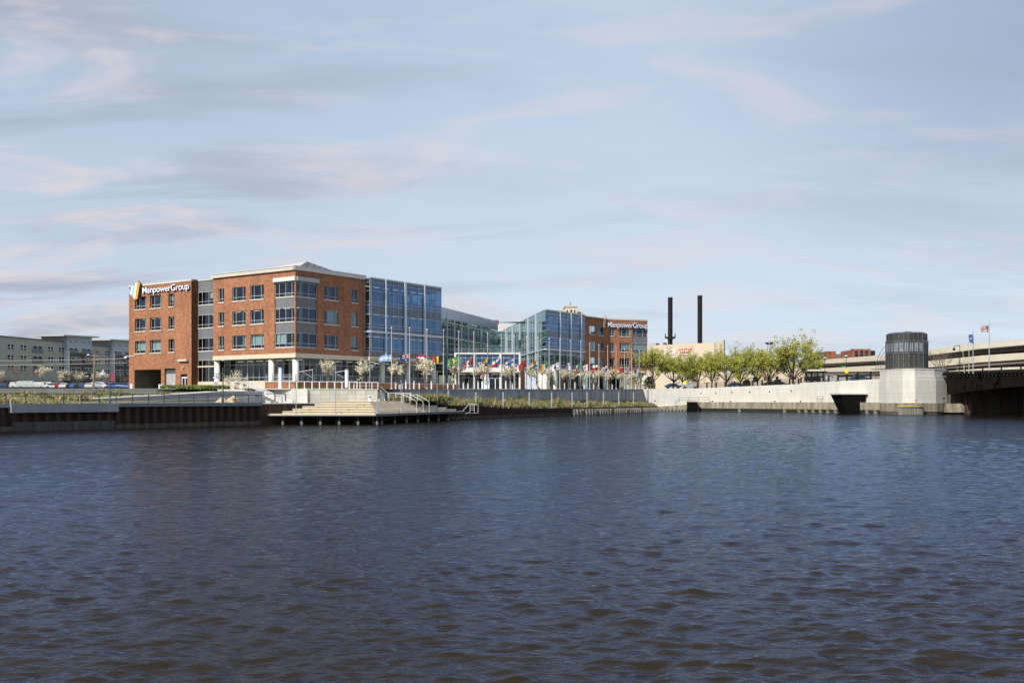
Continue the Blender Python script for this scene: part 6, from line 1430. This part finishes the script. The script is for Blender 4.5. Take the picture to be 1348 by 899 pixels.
for u, Y, z, k, rz, lab in ((886, 282, 6.12, 'navy', 0, 'dark car on the street below the left smokestack'), (908, 284, 6.12, 'silver', 0, 'silver suv on the street between the two smokestacks'), (968, 278, 6.3, 'navy', 0, 'dark blue car on the street behind the fence'), (1016, 268, 6.45, 'black', .1, 'black car behind the tall twin lamp'), (1026, 270, 6.45, 'blue', .1, 'blue car right of the tall twin lamp'), (1131, 240, 7.35, 'navy', .1, 'dark blue car right of the yellow diamond sign'), (1096, 245, 7.15, 'w_suv', .1, 'white suv beside the bus shelter')):
    p = V2(u, Y); CP[k].put((p.x, p.y, z), rz, 1.0, lab, "cars on the street behind the white wall")

# ------------------------------------------------------------------ utility pole and wires
p = V2(123, 196); zb = gz(196); root = thing("utility_pole", (p.x, p.y, zb), "brown wooden utility pole with crossarms and lamp among the parked cars", "utility pole")
mb = MB(); mb.tube((p.x, p.y, zb), (p.x + .3, p.y, Z(467, 196)), .2, .14, 8); mb.build("pole", MT['g3'], root)
mb = MB(); zt = Z(468.5, 196); mb.box(p.x - 1.4, p.x + 1.2, p.y - .08, p.y + .08, zt, zt + .14); mb.box(p.x - 1.1, p.x + 1.0, p.y - .08, p.y + .08, zt - .8, zt - .66); mb.build("crossarm", MT['g3'], root)
mb = MB(); mb.lathe((p.x - 1.0, p.y, zt + .14), [(.3, 0), (.26, .12), (.05, .2)], 8); mb.build("lamp_head", MT['signw'], root)
for k, v in enumerate((474.8, 480.5)):
    mb = MB(); pts = []
    for i in range(25):
        s_ = i / 24; x = p.x - 60 + s_ * (60 + (SL.p(47.3, 0)[0] - p.x)); pts.append((x, 196, Z(v, 196) - 1.0 * (s_ * (1 - s_)) * 4 * .5 + .45))
    mb.path(pts, .035, 4); tag(mb.build("overhead_wire", MT['freeway']), ["upper pale wire running from the left to the brick wing", "lower pale wire running from the left to the brick wing"][k], "wire")

# ------------------------------------------------------------------ apartments
ad = Vector((238 * K, 1)).normalized(); an = Vector((ad.y, -ad.x)); AP = V2(0, 281)
AF = Fr(AP, ad, an); apt = thing("apartment_building", (AP.x, AP.y, 5.9), "long sage green apartment building with two pale blue towers at the far left", "building")
def zA(v, u): return Z(v, AF.Y(AF.t(u)))
x88, x121, x147 = AF.t(88), AF.t(120.5), AF.t(148)
x176 = AF.t(178)
def wall(F, x0, x1, z0, z1, dep, mat, name): mb = MB(); mb.ob(F, x0, x1, z0, z1, -dep, 0); return mb.build(name, MT[mat], apt)
ztA = zA(443, 0) ; wall(AF, -30, x88, 5.5, ztA, 16, 'sage', "wall"); wall(AF, x121 - 2, x147 + 2, 5.5, ztA - .2, 16, 'sage', "wall")
mb = MB(); mb.ob(AF, -30, x88, ztA + .002, ztA + .3, -16, .25); mb.ob(AF, x121, x147, ztA - .198, ztA + .1, -16, .25); mb.build("roof_edge", MT['fwdark'], apt)
wall(AF.off(.06), -30, AF.t(70), 5.5, 8.6, 1, 'brnsid', "dark_base")
def hwin(F, u0, u1, v0, v1, split=True, bal=False):
    uu = (u0 + u1) / 2; x0, x1 = F.t(u0), F.t(u1); Yc = F.Y((x0 + x1)/2); z0, z1 = Z(v1, Yc), Z(v0, Yc)
    mb = MB(); mb.ob(F, x0, x1, z0, z1, 0, .06); o = mb.build("window", MT['wdark'], apt); mb = MB()
    for x in (x0 - .08, (x0 + x1)/2 - .14, x1 - .08): mb.ob(F, x, x + (.28 if abs(x - (x0 + x1)/2 + .14) < .01 and split else .14), z0, z1, .03, .1)
    mb.ob(F, x0, x1, z1 - .06, z1 + .08, .03, .102)
    if not bal: mb.ob(F, x0, x1, z0 + (z1 - z0) * .28, z0 + (z1 - z0) * .28 + .14, .03, .098)
    mb.build("frame", MT['wframe'], o)
    if bal: mb = MB(); mb.ob(F, x0 - .2, x1 + .2, z0 - .1, z0 + .9, .2, .3); mb.ob(F, x0 - .2, x1 + .2, z0 - .2, z0 - .08, .0, .35); mb.build("balcony", pm("balcony mesh", (.17, .19, .22), .6, .1), o)
for r_, v in enumerate((453.5, 467.5, 481.2)):
    k = lambda u: v + (u - 10) * (.055 - .017 * r_)
    hwin(AF, 9.2, 18, k(10) - .8, k(10) + 6); hwin(AF, 26.5, 34.8, k(30) - .8, k(30) + 6); hwin(AF, 43, 55.5, k(50) - .6, k(50) + 7.2, True, True)
    hwin(AF, 62.8, 70, k(66) - .6, k(66) + 6); hwin(AF, 77, 84, k(80) - .6, k(80) + 6)
TF = AF.off(1.2)
def tower(xa, xb, ztop, zmid, name_label):
    o = MB(); o.ob(TF, xa, xb, zmid, ztop, -9, 0); o.build("tower_wall", MT['bluesid'], apt)
    o = MB(); o.ob(TF, xa + .02, xb - .02, 5.5, zmid, -1.5, .3); o.build("dark_wall", MT['brnsid'], apt)
    o = MB(); o.ob(TF, xa - .1, xa + .5, 9.0, zmid + .4, -1.0, .5); o.build("downpipe", MT['wframe'], apt)
    # mono pitch roof with deep eaves
    z0a, z0b = ztop + .1, ztop - .3; o = MB()
    o.hexa([TF.p(xa - 3.5, ztop - .6, 1.2), TF.p(xb + 2.2, ztop + .0, 1.2), TF.p(xb + 2.2, ztop, -10), TF.p(xa - 3.5, ztop - .6, -10), TF.p(xa - 3.5, ztop - .2, 1.2), TF.p(xb + 2.2, ztop + .4, 1.2), TF.p(xb + 2.2, ztop + .4, -10), TF.p(xa - 3.5, ztop - .2, -10)])
    o.build("roof", MT['sage'], apt)
t1a, t1b = TF.t(88.5), TF.t(121)
tower(t1a, t1b, Z(442.5, TF.Y((t1a + t1b)/2)), Z(464.8, TF.Y((t1a + t1b)/2)), "")
for u in (93, 100.2, 110, 117): hwin(TF, u - 1.5, u + 1.5, 447 + (u - 93) * .07, 450.6 + (u - 93) * .07, False)
hwin(TF, 91, 102, 458, 464.5, True, True); hwin(TF, 108, 119, 459, 465, True, True)
TG = TF.off(.3)
for v in (470.5, 484): hwin(TG, 93.5, 106, v, v + 7, True, True); hwin(TG, 111.5, 120.5, v + .5, v + 7, True, True)
t2a, t2b = TF.t(148.5), x176
tower(t2a, t2b, Z(447.8, TF.Y(TF.t(162))), Z(468.3, TF.Y(TF.t(162))), "")
for u in (151.5, 158, 167): hwin(TF, u - 1.4, u + 1.4, 452.2, 455.6, False)
hwin(TF, 150.5, 159.5, 462.5, 468, True, True); hwin(TF, 165, 172, 463, 468, True, True)
for v in (475, 487): hwin(TG, 152.5, 162, v, v + 6.5, True, True); hwin(TG, 166, 173, v, v + 6.5, True, True)
for v in (461.5, 474.5, 486.5): hwin(AF, 125.5, 131.5, v, v + 5.5); hwin(AF, 138, 143.8, v, v + 5.5)

# ------------------------------------------------------------------ cream block with smokestacks
CF = Fr(V2(846, 345), V2(941, 322) - V2(846, 345), (-.55, -.83)); cb = thing("cream_block", (CF.O.x, CF.O.y, 6.2), "large windowless cream block with a lettered sign behind the green trees", "building")
c1 = (V2(941, 322) - V2(846, 345)).length; q0, q1 = V2(846, 345), V2(941, 322); q2, q3 = V2(953, 317), V2(930, 420)
mb = MB(); zt0, zt1 = Z(455.3, 345), Z(450.8, 322)
zt_ = (zt0 + zt1) / 2
mb.prism([(q0.x, q0.y), (q1.x, q1.y), (q2.x, q2.y), (q3.x, q3.y), (q0.x, q0.y + 70)], 5.8, [zt0, zt1, zt1, zt1, zt0]); mb.build("wall", MT['cream'], cb)
mb = MB(); mb.tube((q1.x, q1.y - .1, 6), (q1.x, q1.y - .1, zt1), .12); mb.tube((q2.x + .1, q2.y - .1, 6), (q2.x + .1, q2.y - .1, zt1 + .6), .18); mb.build("downpipe", MT['dgrey'], cb)
for (xa, z_) in ((CF.t(858), zt0), (CF.t(868), zt0)): mb = MB(); mb.ob(CF, xa, xa + 1.0, z_ - .5, z_ + .9, -4, -3); mb.build("roof_vent", MT['dgrey'], cb)
# sign on the block
cu = bpy.data.curves.new("lettering", 'FONT'); cu.body = "HOF"; cu.extrude = .3; cu.offset = .03; tmp = bpy.data.objects.new("tmp", cu); col.objects.link(tmp); dg = bpy.context.evaluated_depsgraph_get(); me = bpy.data.meshes.new_from_object(tmp.evaluated_get(dg))
Pt = [v.co.copy() for v in me.vertices]; fs = [tuple(p.vertices) for p in me.polygons]; bpy.data.objects.remove(tmp); bpy.data.meshes.remove(me)
WF = Fr(CF.O, CF.d, (CF.d.y, -CF.d.x)); root = thing("wall_sign", WF.p(WF.t(875), 17), "faded white letters beside a red slanted panel on the cream block", "sign"); za, zb_ = Z(467, 336), Z(460, 336); xa, xb = WF.t(875), WF.t(892); x0_, x1_ = min(p.x for p in Pt), max(p.x for p in Pt)
mb = MB(); mb.v = [WF.p(xa + (p.x - x0_) / (x1_ - x0_) * (xb - xa), za + p.y / .7 * (zb_ - za), .15 + p.z * .3) for p in Pt]; mb.f = fs; mb.m = [0] * len(fs); mb.build("lettering", pm("faded white lettering", (.68, .64, .60), .7, .1), root)
mb = MB(); r0_, r1_ = WF.t(893.5), WF.t(911.5); z0_, z1_ = Z(464, 330), Z(458.9, 330); mb.hexa([WF.p(r0_ + 1, z0_, .2), WF.p(r1_ - 1.4, z0_, .2), WF.p(r1_ - 1.4, z0_, .05), WF.p(r0_ + 1, z0_, .05), WF.p(r0_, z1_, .2), WF.p(r1_, z1_, .2), WF.p(r1_, z1_, .05), WF.p(r0_, z1_, .05)]); mb.build("red_panel", pm("faded red paint", (.66, .10, .12), .6, .05), root)
mb = MB(); 
for i, (a, b_) in enumerate(((.18, .3), (.36, .44), (.5, .56), (.62, .72), (.76, .84))): mb.ob(WF, r0_ + (r1_ - r0_) * a, r0_ + (r1_ - r0_) * b_, z0_ + .35, z0_ + .9, .2, .24)
mb.ob(WF, r0_ + 1.2, r1_ - 2, z0_ - .6, z0_ - .25, .05, .12); mb.build("white_strip", MT['signw'], root)
for k, (u, vt, r) in enumerate(((882.3, 393.5, 3.1), (921.3, 391, 3.1))):
    Ys = 372; p = V2(u, Ys); h = Z(vt, Ys); rr = r * Ys * K; root = thing("smokestack", (p.x, p.y, 6.2), ["left black smokestack with a narrow bracketed collar at its base", "right black smokestack, slightly taller and without a collar"][k], "smokestack", "black smokestacks behind the cream block")
    mb = MB(); mb.tube((p.x, p.y, 6.2), (p.x, p.y, h), rr, rr, 24); mb.build("shaft", MT['stack'], root, True)
    mb = MB(); mb.lathe((p.x, p.y, h - .2), [(rr * 1.05, 0), (rr * 1.12, .4), (rr * .9, .8)], 24); mb.build("rim", MT['black'], root)
    for z in np.arange(30, h - 2, 4.5): mb = MB(); mb.lathe((p.x, p.y, z), [(rr * 1.02, 0), (rr * 1.02, .25)], 24); mb.build("band", MT['black'], root)
    if k == 0:
        zc = Z(446.5, Ys); mb = MB(); mb.lathe((p.x, p.y, zc), [(rr * 1.5, 0), (rr * 1.6, .5)], 20)
        mb.box(p.x - rr * 2.2, p.x + rr * 2.2, p.y - .4, p.y + .4, zc + .3, zc + .9); mb.box(p.x - rr * 2.2, p.x - rr * 1.9, p.y - .4, p.y + .4, zc + .3, zc + 2.0); mb.box(p.x + rr * 1.9, p.x + rr * 2.2, p.y - .4, p.y + .4, zc + .3, zc + 2.0); mb.build("collar", MT['black'], root)
# low cream building behind the trees
LFm = Fr(V2(953, 300), V2(1060, 290) - V2(953, 300), (0, -1)); lb = thing("low_cream_building", (LFm.O.x, LFm.O.y, 6.2), "low cream building with dark window openings behind the green trees", "building")
Lx = LFm.t(1060); mb = MB(); xm = LFm.t(1002); mb.ob(LFm, LFm.t(966), xm, 5.9, Z(489, 298), -14, -.3); mb.ob(LFm, xm, Lx, 5.9, Z(481.5, 293), -14, 0); mb.build("wall", MT['creamd'], lb)
for (u0, u1, v0, v1) in ((990, 993.5, 488.5, 493), (1012.5, 1015.5, 484.5, 491), (1021.5, 1024.5, 486, 491.5), (1031, 1034, 484.5, 491), (991, 998, 496.5, 503), (1005.5, 1008.5, 496, 501), (1021, 1025, 495.5, 499.5), (1040, 1043, 485, 491)):
    F_ = LFm.off(.04 if u0 > 1002 else -.26); mb = MB(); mb.ob(F_, F_.t(u0), F_.t(u1), Z(v1, F_.Y(F_.t(u0))), Z(v0, F_.Y(F_.t(u0))), -.1, 0); mb.build("window", MT['wdark'], lb)
# distant blocks
def block(name, u0, u1, v0, Y, dep, mat, lab, wins=(), zb=6.2, skew=0):
    a, c = V2(u0, Y), V2(u1, Y + skew); F_ = Fr(a, c - a, ((c - a).y, -(c - a).x)); root = thing(name, (a.x, a.y, zb), lab, "building"); mb = MB(); L_ = (c - a).length; mb.ob(F_, 0, L_, zb, Z(v0, Y), -dep, 0); mb.build("wall", MT[mat], root)
    for (p, q, r, s_) in wins: mb = MB(); mb.ob(F_, L_ * p, L_ * q, Z(s_, Y), Z(r, Y), 0, .1); mb.build("window", MT['wdark'], root)
    return root, F_, L_
root, F_, L_ = block("distant_tower", 744, 759.5, 404.2, 520, 16, 'cream', "far cream tower rising over the blue glass block", [(.12, .24, 408.5, 411), (.44, .58, 407.8, 412), (.75, .85, 408, 412)])
mb = MB(); mb.ob(F_, L_ * .0, L_ + 3.8, 6, Z(409.5, 520), -20, -4); mb.ob(F_, -5, L_, 6, Z(406.8, 520), -20, -6); mb.build("lower_wing", MT['creamd'], root)
mb = MB(); mb.ob(F_, -.4, L_ + .4, Z(404.2, 520) + .01, Z(403.3, 520), -16, .4); mb.ob(F_, L_ * .35, L_ * .75, Z(403.3, 520), Z(401, 520), -10, -6); mb.build("parapet", MT['creamd'], root)
mb = MB(); mb.tube(F_.p(L_ * .5, Z(401, 520), -8), F_.p(L_ * .5, Z(396, 520), -8), .2); mb.build("mast", MT['black'], root)
block("distant_brick_block", 643, 656.5, 421.3, 420, 12, 'brickd', "far brown brick block peeking over the end of the courtyard wing", [(.3, .5, 424, 427), (.65, .8, 424, 427)])
root, F_, L_ = block("distant_red_block", 1122, 1146, 460.5, 560, 20, 'brickd', "far red brick warehouse with arched windows left of the dark tower", [], 6.2)
for i in range(3):
    mb = MB(); x = L_ * (.14 + .28 * i); mb.ob(F_, x, x + L_ * .16, Z(464.3, 560), Z(461.8, 560), 0, .15); mb.lathe(F_.p(x + L_ * .08, Z(469, 560), .05), [(L_ * .085, 0), (L_ * .085, 1.0), (L_ * .05, 1.8)], 10); mb.build("window", MT['wdark'], root)
mb = MB()
for x0_, x1_ in ((0, .16), (.3, .45), (.55, .7), (.85, 1.0)): mb.ob(F_, L_ * x0_, L_ * x1_, Z(460.5, 560) + .01, Z(459.2, 560), -3, 0)
mb.build("parapet", MT['brickd'], root)
block("distant_dark_block", 1145, 1152, 461.5, 570, 20, 'black', "far black block at the right side of the red warehouse")
block("distant_grey_block", 1099, 1122, 465.8, 600, 20, 'fwdark', "far low grey roofs between the two far brick blocks")
root, F_, L_ = block("distant_brown_block", 1078, 1086, 463.5, 520, 20, 'brnsid', "far brown block touching the largest green tree's crown"); block("distant_pink_block", 1089, 1100.5, 462.3, 540, 20, 'brickd', "far pinkish brick block left of the low grey roofs", [(.2, .35, 464, 466)])

# ------------------------------------------------------------------ freeway
fw = thing("elevated_freeway", (140, 330, 6.2), "beige double decked elevated freeway behind the bridge and tower", "freeway")
def band(path_, mat, name, th=1.2, off=0):
    mb = MB()
    for (ua, Ya, v0a, v1a), (ub, Yb, v0b, v1b) in zip(path_, path_[1:]):
        a, c = V2(ua, Ya), V2(ub, Yb); n = Vector((-.25, -.97)); a = a + n * off; c = c + n * off; e = -n * th
        mb.hexa([(a.x, a.y, Z(v1a, Ya)), (c.x, c.y, Z(v1b, Yb)), (*(c + e), Z(v1b, Yb)), (*(a + e), Z(v1a, Ya)), (a.x, a.y, Z(v0a, Ya)), (c.x, c.y, Z(v0b, Yb)), (*(c + e), Z(v0b, Yb)), (*(a + e), Z(v0a, Ya))])
    mb.build(name, MT[mat], fw)
def prof_(vs): return [(u, Y, *v) for (u, Y), v in zip(((1052, 430), (1170, 362), (1290, 320), (1420, 288), (1560, 262)), vs)]
band(prof_([(476, 480.6), (466.5, 474), (452, 459), (440.5, 447.5), (428, 436)]), 'freeway', "upper_barrier", 1)
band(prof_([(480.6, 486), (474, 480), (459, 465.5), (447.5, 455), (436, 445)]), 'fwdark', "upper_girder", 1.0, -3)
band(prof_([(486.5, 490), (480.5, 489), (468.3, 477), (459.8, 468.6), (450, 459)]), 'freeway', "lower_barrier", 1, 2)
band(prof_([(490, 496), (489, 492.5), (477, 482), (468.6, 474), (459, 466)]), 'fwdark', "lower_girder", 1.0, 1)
band(prof_([(498.5, 503), (495, 501), (485.5, 496), (480.5, 493), (476, 490)]), 'freeway', "ramp_barrier", 1, 6)
mb = MB()
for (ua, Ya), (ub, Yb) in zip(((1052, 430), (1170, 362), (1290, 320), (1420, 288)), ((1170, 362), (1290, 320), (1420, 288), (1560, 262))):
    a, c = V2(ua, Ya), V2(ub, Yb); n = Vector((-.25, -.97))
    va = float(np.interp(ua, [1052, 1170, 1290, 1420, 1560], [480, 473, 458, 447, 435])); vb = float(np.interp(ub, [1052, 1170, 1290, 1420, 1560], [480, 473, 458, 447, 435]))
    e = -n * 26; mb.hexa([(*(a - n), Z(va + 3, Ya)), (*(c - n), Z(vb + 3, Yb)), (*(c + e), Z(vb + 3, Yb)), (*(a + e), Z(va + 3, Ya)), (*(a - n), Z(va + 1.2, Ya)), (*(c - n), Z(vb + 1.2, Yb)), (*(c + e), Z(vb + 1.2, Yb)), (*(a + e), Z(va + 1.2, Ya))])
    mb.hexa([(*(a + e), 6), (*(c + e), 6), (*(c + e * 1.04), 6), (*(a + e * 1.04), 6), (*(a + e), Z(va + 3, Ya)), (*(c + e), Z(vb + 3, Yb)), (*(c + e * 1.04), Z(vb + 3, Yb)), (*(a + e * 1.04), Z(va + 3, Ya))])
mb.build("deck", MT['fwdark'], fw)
for u, Y in ((1100, 402), (1150, 373), (1215, 348), (1262, 331), (1320, 314), (1400, 294), (1480, 278)):
    p = V2(u, Y + 6); v = float(np.interp(u, [1052, 1170, 1290, 1420, 1560], [482, 475, 460, 449, 438])); mb = MB(); mb.box(p.x - .8, p.x + .8, p.y - .8, p.y + .8, 6, Z(v + 2, Y + 6)); mb.build("pier_column", MT['fwdark'], fw)

# ------------------------------------------------------------------ bridge
br = thing("steel_bridge", (90, 195, 0), "dark steel girder bridge running off to the right from the white pier", "bridge")
bd = Vector((7.6, -20)).normalized(); BA_ = Vector((X(1247, 204), 204)); bn = Vector((bd.y, -bd.x)); BFr = Fr(BA_, bd, bn)
if BFr.n.x > 0: BFr.n = -BFr.n
zt = lambda x: 8.35 + .0 * x
mb = MB(); n = 40
for i in range(n):
    a, c = i * 5.0, (i + 1) * 5.0; f = lambda x: 5.9 - 1.9 * (1 - min(1, x / 28)) ** 1.6 if x < 60 else 5.9 - 1.9 * (max(0, (x - 60)) / 140)
    mb.hexa([BFr.p(a, f(a), .0), BFr.p(c, f(c), .0), BFr.p(c, f(c), -.4), BFr.p(a, f(a), -.4), BFr.p(a, 7.9, .0), BFr.p(c, 7.9, .0), BFr.p(c, 7.9, -.4), BFr.p(a, 7.9, -.4)])
mb.build("main_girder", MT['steelbridge'], br)
mb = MB(); mb.ob(BFr, -1, 200, 7.9, 8.35, -24, .35); mb.build("deck_slab", MT['steelbridge'], br)
mb = MB()
for k in range(1, 7): mb.ob(BFr, 0, 200, 6.3, 7.88, -3.9 * k - .25, -3.9 * k)
mb.build("stringer", MT['steelbridge'], br)
mb = MB()
for i in range(60): mb.ob(BFr, i * 3.3, i * 3.3 + .18, 5.2 if i > 3 else 4.6, 7.88, .0, .14)
mb.build("web_stiffener", MT['steelbridge'], br)["kind"] = "stuff"
mb = MB()
for i in range(220): mb.ob(BFr, i * .9, i * .9 + .22, 7.66, 7.76, .36, .40)
o = mb.build("rivet_light", pm("pale rivet head", (.09, .09, .09), .6, .1), br); o["kind"] = "stuff"
mb = MB(); mb.ob(BFr, -1, 200, 8.36, 8.75, -.25, .15)
for i in range(45): mb.ob(BFr, i * 4.5, i * 4.5 + .2, 8.75, 9.3, -.1, .1)
mb.ob(BFr, -1, 200, 9.3, 9.4, -.08, .08); mb.build("parapet_rail", MT['black'], br)
mb = MB(); mb.ob(BFr.off(-18), -1, 200, 8.36, 9.3, -.2, .1)
mb.build("far_parapet", MT['fwdark'], br)
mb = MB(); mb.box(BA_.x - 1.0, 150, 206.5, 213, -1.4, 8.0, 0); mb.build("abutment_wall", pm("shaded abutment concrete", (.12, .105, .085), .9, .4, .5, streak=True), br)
mb = MB(); mb.box(BA_.x - .5, BA_.x + 4.5, 203.0, 206.4, .4, 2.2, 0); mb.build("abutment_ledge", MT['ledge'], br)
mb = MB()
for x in np.arange(BA_.x + 3, 145, 3.6): mb.box(x, x + .8, 202.2, 202.9, -1.3, 5.6)
mb.build("fender_pile_row", MT['pile'], br)
# ------------------------------------------------------------------ fence along the white wall
def fence_run(ua, ub, label, ornate=False, h=1.25):
    root = thing("river_fence", (*on_rw(ua)[0], rwtop(ua)), label, "fence"); n = max(2, int((ub - ua) / 12)); pts = []
    for i in range(n + 1): u = ua + (ub - ua) * i / n; p, _ = on_rw(u); p = p + Vector((0, .35)); pts.append((p, rwtop(u + .01 * (i == 0)) if i < n else rwtop(ub - .01)))
    for p, z in pts: mb = MB(); mb.box(p.x - .17, p.x + .17, p.y - .17, p.y + .17, z - .02, z + h + .15); mb.build("post", MT['black'], root)
    for (p, z), (q, y) in zip(pts, pts[1:]):
        mb = MB()
        for k in (.15, h * .5, h): mb.tube((p.x, p.y, z + k), (q.x, q.y, y + k), .045)
        for s_ in np.linspace(.08, .92, 11): a = p.lerp(q, s_); zz_ = z + (y - z) * s_; mb.tube((a.x, a.y, zz_ + .15), (a.x, a.y, zz_ + h), .02, .02, 4)
        if ornate:
            for s_ in np.linspace(.1, .8, 5): a = p.lerp(q, s_); c = p.lerp(q, s_ + .16); mb.tube((a.x, a.y, z + .2), (c.x, c.y, z + h), .05)
        mb.build("rail_panel", MT['black'], root)
fence_run(919, 1052, "long dark fence on the white wall left of the step"); fence_run(1055, 1128, "dark fence on the white wall from the step past the shelter"); fence_run(1130, 1164, "ornate dark fence with slanted bars just left of the pier", True, 1.6)
# bus shelter
p = V2(1071, 236); zb = 6.9; root = thing("bus_shelter", (p.x, p.y, zb), "dark framed shelter with pale curved roof behind the fence", "shelter")
w_ = X(1088, 236) - X(1057, 236); x0_ = X(1057, 236)
for i in range(4): mb = MB(); x = x0_ + .8 + (w_ - 1.6) * i / 3; mb.box(x - .14, x + .14, 235.8, 236.1, zb, zb + 2.6); mb.build("post", MT['black'], root)
mb = MB(); mb.ob(Fr((x0_, 235.6), (1, 0), (0, -1)), 0, w_, zb + 2.6, zb + 2.8, -2.4, 0)
mb.build("beam", MT['black'], root); mb = MB(); mb.prism([(x0_ + .6, 235.4), (x0_ + w_ - .6, 235.4), (x0_ + w_ - 1.2, 238), (x0_ + 1.2, 238)], zb + 2.81, zb + 3.0); mb.prism([(x0_ + 1.2, 235.8), (x0_ + w_ - 1.5, 235.8), (x0_ + w_ - 1.9, 237.6), (x0_ + 1.6, 237.6)], zb + 3.0, zb + 3.25); mb.build("roof", MT['conc'], root)
mb = MB(); mb.box(x0_ + .8, x0_ + w_ - .8, 237.8, 237.9, zb + .5, zb + 1.4); mb.build("back_panel", MT['dgrey'], root)
# curved arch bars left of the tower
root = thing("arched_bars", (X(1155, 214), 214, 7.5), "sheaf of thin dark curved bars arching towards the bronze tower", "sculpture")
for i in range(5):
    mb = MB(); pts = []
    for k in range(12):
        a = k / 11 * math.pi / 2; r = 5.6 - .45 * i; pts.append((X(1153, 214) + i * .62 + 3.6 * (1 - math.cos(a)), 214 + i * .4, Z(488, 214) + (r + .2) * math.sin(a) * (1 - .05 * i)))
    mb.path([(pts[0][0], pts[0][1], 7.3)] + pts, .055, 5); mb.build("curved_bar", MT['dgrey'], root)
mb = MB(); mb.tube((X(1148, 214), 214.5, Z(486, 214)), (X(1168, 214), 214.5, Z(486, 214)), .08); mb.build("base_rail", MT['black'], root)
